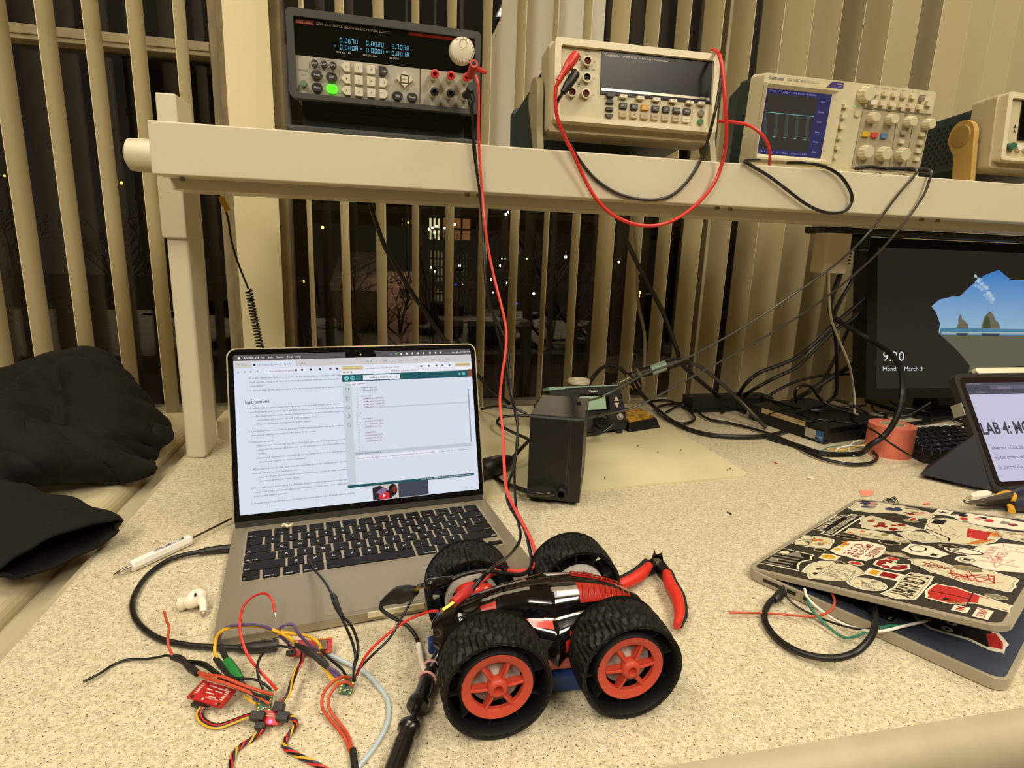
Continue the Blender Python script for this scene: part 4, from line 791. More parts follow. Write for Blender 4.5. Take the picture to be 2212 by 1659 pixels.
def wheel(x, yin, out):  # out = -1 faces the viewer
    w = bpy.data.objects.new('wheel', None); COL.objects.link(w); w.parent = t
    w.matrix_basis = Matrix.Translation((x-CX, yin-CY, .0395)) @ Matrix.Rotation(PI/2 if out < 0 else -PI/2, 4, 'X')
    tyre(out).build('tyre', w)
    b = MB()  # inner drum with the rubber fins
    b.lathe([(.0266, .010), (.0274, .031), (.0260, .0330), (.0250, .0330), (.0250, .010)], RUBBER, 48)
    for k in range(10):
        a = 2*PI*k/10+.2; b.box((.026, -.0006, .006), (.035, .0006, .0285), RUBBER, xf=Matrix.Rotation(a, 4, 'Z'))
    b.lathe([(.0246, .012), (0, .010)], CHAS, 30); b.build('drum', w)
    b = MB()
    b.lathe([(.0186, .0290), (.0188, .0322), (.0200, .0332), (.0252, .0336), (.0252, .0290)], RIM, 56)
    for k in range(6):
        a = PI/3*k+.09; X = Matrix.Rotation(a, 4, 'Z')
        b.add([(.004, -.0024, .0325), (.004, .0024, .0325), (.0200, .0016, .0312), (.0200, -.0016, .0312), (.004, -.0024, .028), (.004, .0024, .028), (.0200, .0016, .028), (.0200, -.0016, .028)],
              [(0, 1, 2, 3), (0, 3, 7, 4), (1, 5, 6, 2)], RIM, xf=X)
        b.tube([X @ Vector((.0065, 0, .0335)), X @ Vector((.012, 0, .0334)), X @ Vector((.0188, 0, .0322))], .0011, RIM, 8, 3)
    b.lathe([(.0075, .028), (.0075, .0345), (.0062, .0362), (.0036, .0368), (.0032, .0330), (0, .0328)], RIM, 12, smooth=False)
    b.build('rim', w)
    b = MB(); b.lathe([(.0182, .0245), (.010, .0252), (.0085, .0290), (.0060, .0300), (0, .0300)], HUBW, 40); b.build('hub_plate', w)
    b = MB()  # inner side seen from the car: pale hub with notches
    b.lathe([(.0235, .006), (.0235, .002), (.0185, .0015), (.0180, .0035)], mat('white_inner_hub', 'cfc9bf', .4), 40)
    for k in range(8):
        a = 2*PI*k/8; b.box((.008, -.0022, .0025), (.019, .0022, .0045), mat('white_inner_hub'), xf=Matrix.Rotation(a, 4, 'Z'))
    b.lathe([(.0182, .0050), (0, .0050)], mat('dark_red_inner_disc', '6e2a24', .5), 30); b.build('inner_hub', w)
    return w
for x, yin, o in ((.0752, .3785, -1), (.1745, .3805, -1), (.0735, .449, 1), (.1700, .449, 1)): wheel(x, yin, o)
U = xlate(-CX, -CY, 0)
b = MB(U)
for x in (.0745, .172): b.rod((x, .37, .0395), (x, .458, .0395), .006, CHAS, 14)
b.prism([(.062, .394), (.196, .394), (.202, .400), (.202, .428), (.196, .434), (.062, .434), (.058, .428), (.058, .400)], .018, .041, CHAS); b.prism([(.100, .378), (.150, .378), (.156, .386), (.156, .442), (.150, .450), (.100, .450), (.094, .442), (.094, .386)], .030, .046, CHAS)
b.build('chassis', t, bevel=.001)
MB(U).box((.107, .377, .021), (.143, .392, .030), mat('dusty_red_block', 'b4584a', .5)).build('motor_block', t, bevel=.001)
MB(U).box((.104, .374, .003), (.150, .452, .019), mat('blue_battery', '16356e', .4)).build('battery', t, bevel=.002)
MB(U).box((.034, .424, .010), (.042, .434, .022), mat('blue_battery')).build('battery_tab', t, bevel=.002)
# body shell: loft along the car, panels by position
xs = [(.036, .046, .034, .010), (.042, .054, .033, .018), (.055, .061, .033, .024), (.072, .066, .034, .024), (.090, .071, .038, .024), (.108, .074, .040, .026), (.128, .076, .040, .035), (.150, .075, .045, .031), (.170, .071, .048, .026), (.188, .064, .048, .023), (.202, .056, .048, .019), (.210, .052, .049, .010)]
NX, NA = 88, 34
XX = np.array([q[0] for q in xs])
def sec(x): return [float(np.interp(x, XX, [q[j] for q in xs])) for j in (1, 2, 3)]
prof = [(-1, 0), (-1.06, .12), (-.98, .30), (-.80, .44), (-.72, .52), (-.66, .74), (-.48, .92), (-.22, .99), (0, 1.0), (.22, .99), (.48, .92), (.66, .74), (.72, .52), (.80, .44), (.98, .30), (1.06, .12), (1, 0)]
pa = np.linspace(0, 1, len(prof)); py = [q[0] for q in prof]; pz = [q[1] for q in prof]
b = MB(U); V = []
for i in range(NX):
    x = XX[0]+(XX[-1]-XX[0])*i/(NX-1); zt, zb, hw = sec(x)
    for k in range(NA):
        s = k/(NA-1); yy = float(np.interp(s, pa, py)); zz = float(np.interp(s, pa, pz))
        side = max(0, 1-abs(x-.128)/.022); 
        drop = .014*side*(max(0, .30-zz)/.30)
        fl = .006*side*(max(0, .45-zz))*(1 if yy > 0 else -1)
        V.append((x, .414+yy*hw+fl*2, zb+zz*(zt-zb)-drop))
groups = {}
for i in range(NX-1):
    for k in range(NA-1):
        x = XX[0]+(XX[-1]-XX[0])*(i+.5)/(NX-1); s = (k+.5)/(NA-1); m = SHELL
        ss = s if s < .5 else 1-s
        if .150 < x < .200 and .30 < ss < .455: m = CR
        if .072 < x < .084 and .24 < ss < .40: m = CR
        if .128 < x < .150 and .36 < ss < .41 and x-.128 > (.41-ss)*.1: m = SIL
        if .074 < x < .112 and .425 < ss < .450: m = SIL
        if .096 < x < .126 and .155 < ss < .215 and not (x < .110 and ss < .180): m = CRB
        if .133 < x < .172 and .03 < ss < .20 and abs((x-.133)/.040-(ss-.03)/.17) < .32: m = CRB
        if .138 < x < .178 and .02 < ss < .16 and .32 <= (x-.133)/.040-(ss-.03)/.17 < .62: m = SIL
        if .120 < x < .165 and .215 < ss < .245: m = SIL
        b.sm and None
        groups.setdefault(m, []).append((i*NA+k, (i+1)*NA+k, (i+1)*NA+k+1, i*NA+k+1))
b.v = [tuple(U @ Vector(p)) for p in V]
for m, F in groups.items():
    kk = b.mi(m)
    for f in F: b.f.append(f); b.m.append(kk); b.sm.append(True)
b.build('body_shell', t)
# scaled rear panel ribs, headlight pods, screw recess
b = MB(U)
for k in range(9):
    x = .152+k*.0052; zt, zb, hw = sec(x)
    for sgn in (-1, 1): b.tube([(x, .414+sgn*hw*.62, zb+.76*(zt-zb)), (x+.002, .414+sgn*hw*.5, zb+.92*(zt-zb)), (x+.004, .414+sgn*hw*.24, zb+1.0*(zt-zb))], .0007, CR, 6, 4)
b.build('scaled_ribs', t)
pc = atz(1024, 1312, .058)
for sgn in (-1, 1):
    b = MB(U @ xlate(pc.x+.004, .414+sgn*.0235, .0575) @ Matrix.Rotation(-.18, 4, 'Y') @ Matrix.Rotation(sgn*-.25, 4, 'Z')); b.ball((0, 0, 0), .012, CRB, 20, (1.35, .62, .62)); b.ball((.0045, sgn*.002, .0035), .0065, CHAS, 14, (1.2, .85, .75)); b.build('headlight_pod', t)
MB(U @ xlate(.128, .3785, .0405) @ Matrix.Rotation(PI/2, 4, 'X')).cyl((0, 0, 0), .0035, .002, CHAS, 16).build('screw_recess', t)
# ================================================================ wire helper
def P3(q):
    """(u, v, z) is taken on the height z; (u, v, 'y', d) on the depth d; a Vector stays"""
    if isinstance(q, Vector): return q
    if len(q) == 2: return atz(q[0], q[1], .0012)
    if len(q) == 4: return aty(q[0], q[1], q[3])
    return atz(*q)
def wire(name, pts, r, m, parent=None, n=8, sub=8, rr=None, ends=None):
    P = [P3(q) for q in pts]; b = MB(); 
    for p in P: p.z = max(p.z, min(rr) if rr else r)
    if parent is not None:
        inv = parent.matrix_basis.inverted(); P = [inv @ p for p in P]
    b.tube(P, r, m, n, sub, rr)
    if ends:
        for (i, j, L, mm_, r2) in ends:   # bare metal end sticking out past point i away from point j
            d = (P[i]-P[j]).normalized(); b.rod(P[i]-d*.001, P[i]+d*L, r2, mm_, 8)
    return b.build(name, parent)
# ================================================================ flush cutters
RG = mat('red_rubber_grip', 'd0301f', .45); JAW = mat('dark_tool_steel', '2b2925', .35, .7)
t = thing('flush_cutters', 'red handled flush cutters lying open behind the toy car', 'pliers', (.300, .52, 0))
inv = xlate(-.300, -.52, 0)
def grip(pts, rad, name, col):
    b = MB(inv); P = [atz(*q) for q in pts]; b.tube(P, 1, col, 12, 6, rr=rad); return b.build(name, t)
grip([(1402, 1222, .012), (1385, 1240, .012), (1358, 1256, .011), (1325, 1268, .010), (1300, 1276, .010)], [.0045, .0062, .0058, .0052, .0050], 'red_grip', RG)
grip([(1440, 1238, .013), (1447, 1262, .012), (1462, 1290, .011), (1468, 1325, .010), (1462, 1352, .009)], [.0045, .0062, .0062, .0052, .0035], 'red_grip', RG)
grip([(1447, 1236, .008), (1455, 1262, .008), (1470, 1290, .008), (1476, 1325, .008), (1468, 1350, .008)], [.0035, .0050, .0050, .0045, .003], 'black_grip_back', RUBBER)
grip([(1396, 1214, .009), (1380, 1232, .009), (1352, 1249, .009), (1325, 1260, .009)], [.004, .005, .005, .004], 'black_grip_back', RUBBER)
b = MB(inv); H = .007
def pp(L): return [tuple((atz(u, v, H))[:2]) for u, v in L]
b.prism(pp([(1388, 1226), (1400, 1240), (1432, 1222), (1430, 1212), (1418, 1208)]), .004, .012, JAW); b.prism(pp([(1414, 1222), (1432, 1222), (1446, 1240), (1432, 1248), (1420, 1236)]), .005, .013, JAW)
b.prism(pp([(1406, 1222), (1432, 1222), (1430, 1206), (1430, 1198), (1426, 1204), (1420, 1207), (1415, 1204), (1414, 1196), (1409, 1208)]), .003, .012, JAW); b.rod(atz(1419, 1215, .012), atz(1419, 1215, .012)+Vector((0, 0, .003)), .0045, CHROME, 16)
b.build('jaws', t, bevel=.0008)
# ================================================================ needle nose pliers at the right
YG = mat('yellow_grip', 'dca21c', .4); NB = mat('navy_grip', '23253a', .45)
t = thing('needle_nose_pliers', 'needle nose pliers with navy and yellow grips beside the tablet', 'pliers', (.93, .62, 0)); inv = xlate(-.93, -.62, 0)
b = MB(inv); b.tube([atz(2082, 1080, .014), atz(2090, 1086, .012), atz(2130, 1083, .012), atz(2180, 1075, .014)], 1, STEEL, 10, 6, rr=[.0012, .0022, .0050, .0085]); b.tube([atz(2110, 1092, .008), atz(2140, 1090, .009), atz(2180, 1086, .010)], 1, JAW, 10, 6, rr=[.001, .004, .007]); b.build('jaws', t)
b = MB(inv); b.tube([atz(2152, 1073, .016), atz(2162, 1066, .018), atz(2180, 1064, .018), atz(2192, 1070, .018), atz(2188, 1084, .016)], .0028, YG, 10); b.tube([atz(2180, 1082, .010), atz(2186, 1105, .010)], .0042, YG, 10, flat=.7); b.build('yellow_guard', t)
b = MB(inv); b.tube([atz(2184, 1072, .015), atz(2212, 1064, .015), atz(2260, 1054, .015)], 1, NB, 12, 6, rr=[.006, .008, .008]); b.tube([atz(2186, 1094, .010), atz(2212, 1092, .010), atz(2260, 1096, .010)], 1, NB, 12, 6, rr=[.007, .009, .009]); b.build('navy_grip', t)
# ================================================================ pocket screwdriver
t = thing('pocket_screwdriver', 'white barrelled pocket screwdriver printed WWW.JAMECO.COM left of the laptop', 'screwdriver', (-.24, .65, 0)); inv = xlate(.24, -.65, 0)
a0, a1, a2, a3 = atz(286, 1222, .0062), atz(408, 1166, .0062), atz(245, 1243, .003), atz(500, 1120, .006)
b = MB(inv); d = (a1-a0).normalized(); b.rod(a0, a1, .0062, WHITE, 8, smooth=False); b.rod(a0-d*.002, a0, .0050, WHITE, 8, .0062); b.rod(a1, a1+d*.0025, .0062, WHITE, 8, .0045); b.build('handle', t)
b = MB(inv); b.rod(a1, a3, .0012, mat('dark_shaft', '5a4a38', .35, .8), 8); b.build('shaft', t)
b = MB(inv); b.rod(a0, a0-d*.012, .0022, CHROME, 10, .0016); b.rod(a0-d*.012, a2, .0018, CHROME, 8, .0009); b.build('pocket_tip', t)
side = d.cross(Vector((0, 0, 1))).normalized(); nrm = Vector((-.2, -.62, .75)); nrm = (nrm-d*nrm.dot(d)).normalized(); upv = nrm.cross(d).normalized()
X = Matrix(((d.x, upv.x, nrm.x, 0), (d.y, upv.y, nrm.y, 0), (d.z, upv.z, nrm.z, 0), (0, 0, 0, 1)))
o0 = a0+d*.022+nrm*.0066-upv*.0016
b = MB(inv @ Matrix.Translation(o0) @ X); b.text('WWW.JAMECO.COM', 0, 0, .0032, mat('blue_print', '3a3a72', .5), w=.034, off=.01); b.build('barrel_print', t)
# ================================================================ earbud
t = thing('earbud', 'single white wireless earbud lying left of the laptop', 'earbud', tuple(atz(420, 1300, 0))); o = -atz(420, 1300, 0); inv = Matrix.Translation(o)
EB = mat('earbud_white', 'efe6d0', .25)
b = MB(inv); b.tube([atz(400, 1302, .0085), atz(412, 1298, .0095), atz(426, 1289, .011)], 1, EB, 16, 6, rr=[.0050, .0072, .0082]); b.ball(atz(427, 1290, .0105), .0085, EB, 18, (1, .9, .95)); b.tube([atz(430, 1290, .0105), atz(439, 1306, .008), atz(439, 1322, .0042)], 1, EB, 14, 6, rr=[.0050, .0034, .0032]); b.build('shell', t)
b = MB(inv); b.tube([atz(385, 1304, .0068), atz(391, 1304, .0070), atz(403, 1301, .0085)], 1, mat('silicone_tip', 'dfd3b8', .5), 18, 6, rr=[.0036, .0066, .0052]); b.build('silicone_tip', t)
b = MB(inv); q = atz(422, 1285, .0175); b.ball(q, .0020, BLACK, 10, (.5, 1, .9)); q = atz(439, 1325, .0036); b.ball(q, .0026, mat('grey_mesh', 'b5a98e', .4, .5), 10); b.build('sensor_window', t)
# short cream wire offcuts and debris on the desk
CW = mat('cream_insulation', 'e6dcbc', .45)
for L, lab, m in (([(387, 1232), (400, 1235), (413, 1230), (421, 1221)], 'curved cream wire offcut beside the screwdriver', CW),
                  ([(1735, 1100), (1741, 1099)], 'tiny cream insulation scrap in front of the sticker laptop', CW), ([(1571, 1106), (1580, 1111)], 'tiny dark scrap left of the sticker laptop', DARK), ([(1556, 1075), (1563, 1073)], 'tiny pale scrap right of the tan mat', CW),
                  ([(1672, 998), (1680, 1002)], 'tiny red scrap in front of the mini computer', WIRER), ([(1743, 1031), (1752, 1033), (1766, 1036)], 'pale wire offcut in front of the mini computer', CW), ([(1995, 1089), (2008, 1088)], 'short red insulation scrap behind the sticker laptop', WIRER)):
    o = wire('wire_offcut', [(u, v, .001) for u, v in L], .0009, m, sub=5); tag(o, lab, 'wire scrap', 'wire scraps on the desk')
b = MB(); r = random.Random(3); c = atz(1925, 1083, .004)
b.tube([c+Vector((r.uniform(-.010, .010), r.uniform(-.005, .005), r.uniform(-.003, .005))) for _ in range(22)], .0006, mat('dark_green_thread', '26382a', .6), 6, 5); o = b.build('wire_tangle'); tag(o, 'small dark green wire tangle behind the sticker laptop', 'wire scrap')
b = MB(); b.poly([tuple(atz(u, v, .0004)[:2]) for u, v in ((1855, 1058), (1890, 1060), (1886, 1068), (1878, 1072), (1862, 1073))], .0006, mat('pink_tape_scrap', 'f0957c', .5)); o = b.build('tape_scrap'); tag(o, 'torn pink tape scrap behind the sticker laptop', 'tape')
b = MB(); P = [tuple(atz(u, v, .004)[:2]) for u, v in ((2095, 1072), (2110, 1066), (2128, 1064), (2142, 1068), (2138, 1074), (2118, 1078), (2100, 1079))]; b.prism(P, .001, .008, mat('white_crumpled_tissue', 'f0e8d4', .8)); o = b.build('tissue_scrap', bevel=.002); tag(o, 'small white tissue scrap by the pliers jaws', 'tissue')
# small twisted strip lying on the keyboard
b = MB(); b.tube([atz(608, 1137, .013), atz(616, 1132, .015), atz(624, 1137, .013), atz(632, 1131, .015)], .0009, CW, 6, 5); b.tube([atz(612, 1131, .013), atz(620, 1138, .014), atz(628, 1133, .013)], .0009, CW, 6, 5); o = b.build('wire_twist'); tag(o, 'twisted cream wire scrap above the laptop function keys', 'wire scrap')
# ================================================================ boards, wires and probe on the desk
PCBR = mat('red_circuit_board', 'b4201c', .4); PCBG = mat('green_circuit_board', '1f5a3a', .35); SLK = mat('board_silkscreen', 'e8c8bc', .6); HS = mat('heat_shrink', '191714', .55)
ORG = mat('orange_red_insulation', 'bf4a2c', .4); YEL = mat('yellow_insulation', 'dfae22', .4); PUR = mat('purple_insulation', '5a4470', .4); GRN = mat('green_tape', '1f7a34', .4); BLUW = mat('pale_blue_cable', 'b4c4cc', .4); BLU = mat('dark_blue_insulation', '2a2f4c', .4)
def board(name, label, cat, px, zs, m, th=.0016, edge=None):
    """px: TL, TR, BR, BL pixels of the board's corners with their heights; returns the thing and its size"""
    TL, TR_, BR, BL = [atz(u, v, z) for (u, v), z in zip(px, zs)]
    ux = ((BR-BL)+(TR_-TL)).normalized(); n = ux.cross(((TL-BL)+(TR_-BR))).normalized(); uy = n.cross(ux)
    w = ((BR-BL).length+(TR_-TL).length)/2; h = ((TL-BL).dot(uy)+(TR_-BR).dot(uy))/2; c = (TL+TR_+BR+BL)/4
    o = c-ux*w/2-uy*h/2
    t = thing(name, label, cat, mw=Matrix(((ux.x, uy.x, n.x, o.x), (ux.y, uy.y, n.y, o.y), (ux.z, uy.z, n.z, o.z), (0, 0, 0, 1))))
    b = MB(); b.prism(rrect(0, 0, w, h, .001), -th, 0, m); b.build('circuit_board', t)
    return t, w, h
# breakout board at the left
t, w, h = board('sensor_board', 'square red sensor breakout board lying face down left of the wires', 'circuit board', [(434, 1466), (504, 1490), (485, 1528), (407, 1509)], (.010, .010, .008, .008), PCBR)
b = MB(); z = .0002
for k in range(6): b.quad(w*.08, h*(.30+.1*k), w*.08+.0025, h*(.35+.1*k), z, SLK); b.quad(w*.80, h*(.30+.1*k), w*.80+.003, h*(.35+.1*k), z, SLK)
for k in range(8): b.poly(disc(w*.035, h*(.2+.09*k), .0005, 6), z, GOLD); b.poly(disc(w*.955, h*(.2+.09*k), .0005, 6), z, GOLD)
for x, y, ww in ((.30, .80, .2), (.55, .78, .28), (.3, .62, .16), (.54, .62, .2), (.34, .45, .24), (.5, .30, .2), (.72, .85, .08)): b.quad(w*x, h*y, w*(x+ww), h*(y+.06), z, SLK)
b.text('sparkfun', w*.80, h*.28, .0016, SLK, z=z, rot=PI, w=w*.36); b.text('IMU', w*.9, h*.12, .0014, SLK, z=z, rot=PI); b.poly(disc(w*.42, h*.12, .001, 8), z, SLK)
for x in (.12, .88): b.poly(disc(w*x, h*.10, .0014, 14), z, BLACK)
b.build('silkscreen', t)
MB().box((w*.2, -.003, -.0045), (w*.5, .004, -.0016), BLACK).build('connector', t, bevel=.0003)
# controller board near the laptop front
t, w, h = board('controller_board', 'long red controller board tilted against the laptop with many wires on it', 'circuit board', [(640, 1383), (726, 1376), (708, 1411), (612, 1418)], (.012, .012, .006, .006), PCBR)
b = MB(); z = .0002
for k in range(12): b.poly(disc(w*(.36+.053*k), h*.95, .0007, 6), z, GOLD); b.poly(disc(w*(.36+.053*k), h*.06, .0007, 6), z, GOLD)
for k in range(9): b.quad(w*(.12+.05*k), h*(.3+.06*(k % 3)), w*(.15+.05*k), h*(.38+.06*(k % 3)), z, SLK)
b.build('silkscreen', t)
b = MB(); b.box((w*.62, h*.2, 0), (w*.88, h*.82, .0018), mat('metal_can', '6b6353', .35, .8)); b.build('shield_can', t, bevel=.0003)
b = MB(); b.box((-.002, h*.02, 0), (w*.16, h*.30, .003), mat('socket_black', '1d1b19', .5)); b.box((w*.30, h*.05, 0), (w*.40, h*.35, .0035), BLACK); b.box((w*.05, h*.5, 0), (w*.18, h*.85, .0028), STEEL); b.build('connector', t, bevel=.0003)
# motor drivers
def driver(label, px, zs):
    t, w, h = board('motor_driver', label, 'circuit board', px, zs, PCBG, .0012)
    b = MB(); z = .0002
    for k in range(6): b.poly(disc(w*.10, h*(.08+.16*k), .0007, 6), z, GOLD); b.poly(disc(w*.90, h*(.08+.16*k), .0007, 6), z, GOLD)
    for x, y in ((.3, .12), (.55, .2), (.7, .5), (.3, .45), (.6, .75)): b.quad(w*x, h*y, w*x+.0016, h*y+.0006, z, SLK)
    b.box((w*.3, h*.45, 0), (w*.7, h*.72, .0012), BLACK); b.box((w*.4, h*.12, 0), (w*.55, h*.22, .001), STEEL); b.build('components', t); return t
d1 = driver('green motor driver board standing right of the yellow and purple wires', [(747, 1454), (774, 1459), (755, 1499), (726, 1498)], (.010, .010, .002, .002))
d2 = driver('green motor driver board behind the lit red hub, under orange wires', [(570, 1492), (598, 1489), (577, 1539), (544, 1540)], (.012, .012, .004, .004))
# lit hub
t, w, h = board('qwiic_hub', 'small red hub board with a glowing red lamp and four black plugs', 'circuit board', [(572, 1534), (612, 1536), (602, 1567), (552, 1562)], (.009, .009, .005, .005), PCBR)
b = MB(); z = .0003
b.quad(w*.2, h*.55, w*.7, h*.62, z, SLK); b.quad(w*.35, h*.7, w*.6, h*.76, z, SLK); b.build('silkscreen', t)
MB().cyl((w*.58, h*.18, 0), .0012, .0012, glow('glowing_red_lamp', 'ff3050', 14), 12).build('lamp', t)
for x0, y0, x1, y1 in ((-.006, .1, .004, .75), (.0, -.5, .007, .02), (.008, .85, .0155, 1.5), (.0125, .2, .021, .85)): MB().box((x0, h*y0, -.0005), (x1, h*y1, .0045), mat('black_jst_plug', '141210', .5)).build('plug', t, bevel=.0006)
LEDP = atz(585, 1559, .011)
# four strand cables
def ribbon(name, label, pts, tw=0, r=.00075, ends=True):
    P = [P3(q) for q in pts]; C = spline(P, 10); b = MB(); N = len(C)
    for k, m in enumerate((BLACK if 0 else WIREB, WIRER, BLU, YEL)):
        Q = []
        for i in range(0, N):
            T_ = (C[min(i+1, N-1)]-C[max(i-1, 0)]).normalized(); s = T_.cross(Vector((0, 0, 1))).normalized(); u = s.cross(T_)
            a = tw*i/N*2*PI; off = (k-1.5)*r*1.6 if not tw else 0
            p = C[i]+(s*off if not tw else (s*math.cos(a+k*PI/2)+u*math.sin(a+k*PI/2))*r*1.5); p.z = max(p.z, r*1.05); Q.append(p)
        b.tube(Q, r, m, 6, 1)
    o = b.build(name); tag(o, label, 'cable'); return o
ribbon('ribbon_cable', 'flat four colour cable looping from the square red board to the hub', [(438, 1527, .006), (431, 1543, .004), (442, 1560, .002), (470, 1569, .002), (505, 1558, .003), (530, 1548, .006), (548, 1545, .007)])
ribbon('ribbon_cable', 'four colour cable from the controller board down to the hub', [(655, 1408, .012), (651, 1430, .014), (640, 1450, .012), (630, 1475, .012), (622, 1500, .012), (603, 1526, .009)], .9)
ribbon('ribbon_cable', 'twisted four colour cable leaving the hub at lower left', [(570, 1575, .005), (545, 1596, .002), (520, 1612, .002), (504, 1632, .002), (494, 1680, .002)], 2.5)
ribbon('ribbon_cable', 'twisted four colour cable leaving the hub at right towards the desk edge', [(618, 1545, .006), (634, 1552, .006), (638, 1568, .004), (622, 1590, .002), (614, 1612, .002), (640, 1630, .002), (680, 1650, .002), (720, 1672, .002)], 4.5)
# wires soldered to driver two
def w2(parent, pts, r, m, **k): return wire('wire', pts, r, m, parent, **k)
w2(d2, [(597, 1490, .012), (585, 1475, .014), (562, 1450, .020), (535, 1415, .030), (520, 1370, .040), (519, 1340, .046), (527, 1308, .046), (548, 1288, .040), (572, 1282, .034), (588, 1296, .028), (593, 1322, .022)], .0011, WIRER, ends=[(-1, -2, .006, CHROME, .0004)])
w2(d2, [(590, 1500, .013), (560, 1492, .016), (520, 1478, .020), (480, 1462, .022), (450, 1458, .020), (427, 1452, .016)], .0012, ORG); w2(d2, [(582, 1521, .010), (560, 1505, .014), (520, 1488, .018), (480, 1474, .020), (445, 1464, .018), (424, 1450, .014)], .0012, ORG)
w2(d2, [(426, 1455, .016), (408, 1440, .012), (392, 1425, .010), (373, 1419, .008)], .0026, HS, rr=[.0024, .0030, .0022, .0030, .0026])
w2(d2, [(376, 1420, .008), (360, 1416, .007), (340, 1420, .005), (310, 1424, .003), (275, 1425, .002), (245, 1436, .002), (215, 1455, .003), (180, 1473, .004)], .0010, WIREB, ends=[(-1, -2, .002, CHROME, .0005)])
w2(d2, [(373, 1416, .010), (364, 1395, .014), (363, 1375, .018), (365, 1355, .018), (359, 1338, .016), (355, 1321, .014)], .0011, ORG)
w2(d2, [(396, 1430, .010), (425, 1434, .014), (450, 1445, .018), (480, 1468, .018), (520, 1490, .016), (575, 1510, .013)], .0011, WIREB); w2(d2, [(402, 1428, .012), (440, 1432, .018), (465, 1450, .020), (500, 1475, .018), (545, 1497, .016), (582, 1512, .012)], .0011, WIREB)
w2(d2, [(498, 1463, .018), (520, 1466, .018), (550, 1468, .018), (570, 1477, .016), (586, 1490, .012)], .0010, WIREB)
w2(d2, [(570, 1494, .013), (561, 1470, .018), (556, 1445, .024), (563, 1418, .026), (585, 1400, .022), (610, 1396, .016), (628, 1400, .014)], .0010, WIREB)
w2(d2, [(563, 1509, .012), (545, 1497, .014), (528, 1490, .014)], .0010, YEL); w2(d2, [(553, 1521, .009), (540, 1512, .010), (528, 1502, .010)], .0010, YEL); w2(d2, [(556, 1512, .010), (540, 1492, .012), (524, 1472, .014)], .0010, PUR); w2(d2, [(552, 1519, .009), (545, 1500, .013), (530, 1480, .013)], .0010, PUR)
w2(d2, [(524, 1492, .013), (505, 1470, .016), (485, 1445, .018), (465, 1422, .020)], .0022, HS, rr=[.0014, .0026, .0022, .0026, .0020]); w2(d2, [(520, 1470, .015), (506, 1450, .018), (490, 1428, .020)], 1, GRN, rr=[.0028, .0038, .0036]); w2(d2, [(494, 1432, .020), (482, 1410, .022), (474, 1393, .024)], .0021, HS)
w2(d2, [(470, 1425, .020), (464, 1405, .024), (469, 1375, .032), (485, 1360, .038), (510, 1353, .040), (545, 1352, .038), (580, 1358, .034), (615, 1372, .028), (640, 1395, .018)], .0013, YEL)
w2(d2, [(473, 1395, .024), (474, 1378, .030), (485, 1358, .038), (515, 1350, .042), (555, 1350, .040), (590, 1362, .032), (620, 1388, .018), (628, 1398, .012)], .0012, PUR)
w2(d2, [(640, 1394, .016), (632, 1384, .024), (620, 1370, .028), (606, 1363, .030), (601, 1370, .028), (612, 1366, .030), (640, 1370, .028), (670, 1376, .022), (690, 1392, .016), (693, 1408, .010)], .0013, YEL)
w2(d2, [(640, 1394, .018), (620, 1380, .024), (602, 1364, .030), (612, 1352, .036), (632, 1349, .036), (645, 1368, .030), (665, 1390, .020), (685, 1408, .010)], .0012, PUR)
# wires of driver one
w2(d1, [(639, 1393, .020), (668, 1408, .022), (690, 1424, .018), (708, 1440, .014)], .0026, HS, rr=[.0018, .0030, .0024, .0030, .0022])
w2(d1, [(706, 1440, .014), (720, 1447, .013), (732, 1456, .011), (733, 1465, .008), (722, 1458, .010), (708, 1442, .013)], .0012, PUR)
w2(d1, [(694, 1434, .012), (708, 1448, .010), (720, 1462, .008), (730, 1472, .006), (718, 1470, .006), (708, 1455, .008), (696, 1438, .010)], .0012, YEL)
w2(d1, [(693, 1404, .012), (715, 1425, .016), (738, 1445, .014), (746, 1458, .010)], .0011, WIREB)
w2(d1, [(767, 1470, .008), (764, 1445, .020), (768, 1420, .030), (762, 1390, .036), (750, 1360, .040), (738, 1335, .044)], .0011, WIREB); w2(d1, [(763, 1470, .008), (766, 1440, .020), (773, 1415, .030), (772, 1385, .036), (758, 1350, .040), (738, 1330, .044)], .0011, WIREB)
w2(d1, [(740, 1334, .044), (728, 1310, .042), (722, 1292, .038), (718, 1284, .036)], .0024, HS, rr=[.0016, .0026, .0028, .0018]); w2(d1, [(718, 1286, .036), (705, 1262, .030), (692, 1245, .024), (678, 1230, .018), (668, 1212, .016)], .0011, WIREB, ends=[(-1, -2, .005, GOLD, .0005)])
w2(d1, [(771, 1458, .010), (780, 1435, .020), (800, 1405, .030), (835, 1372, .038), (880, 1340, .045), (925, 1322, .052), (946, 1320, .056)], .0011, WIRER); w2(d1, [(771, 1455, .010), (782, 1438, .018), (812, 1408, .028), (842, 1378, .036), (866, 1338, .046), (893, 1290, .058)], .0010, WIREB)
w2(d1, [(758, 1466, .008), (742, 1462, .013), (718, 1474, .015), (698, 1500, .011), (697, 1530, .006), (716, 1558, .003), (742, 1590, .002), (757, 1625, .003)], .0012, ORG)
w2(d1, [(761, 1482, .006), (748, 1473, .012), (727, 1482, .014), (710, 1508, .010), (713, 1534, .006), (732, 1560, .003), (752, 1590, .002), (762, 1625, .003)], .0012, ORG)
w2(d1, [(762, 1620, .003), (765, 1645, .003), (772, 1690, .003)], .0024, HS)
# pale blue antenna cable
o = wire('thin_cable', [(700, 1408, .004), (740, 1428, .003), (785, 1450, .003), (815, 1480, .002), (836, 1510, .002), (840, 1545, .002), (829, 1580, .002), (805, 1620, .002), (770, 1662, .002)], .0017, BLUW); tag(o, 'pale blue cable curving across the desk left of the probe', 'cable')
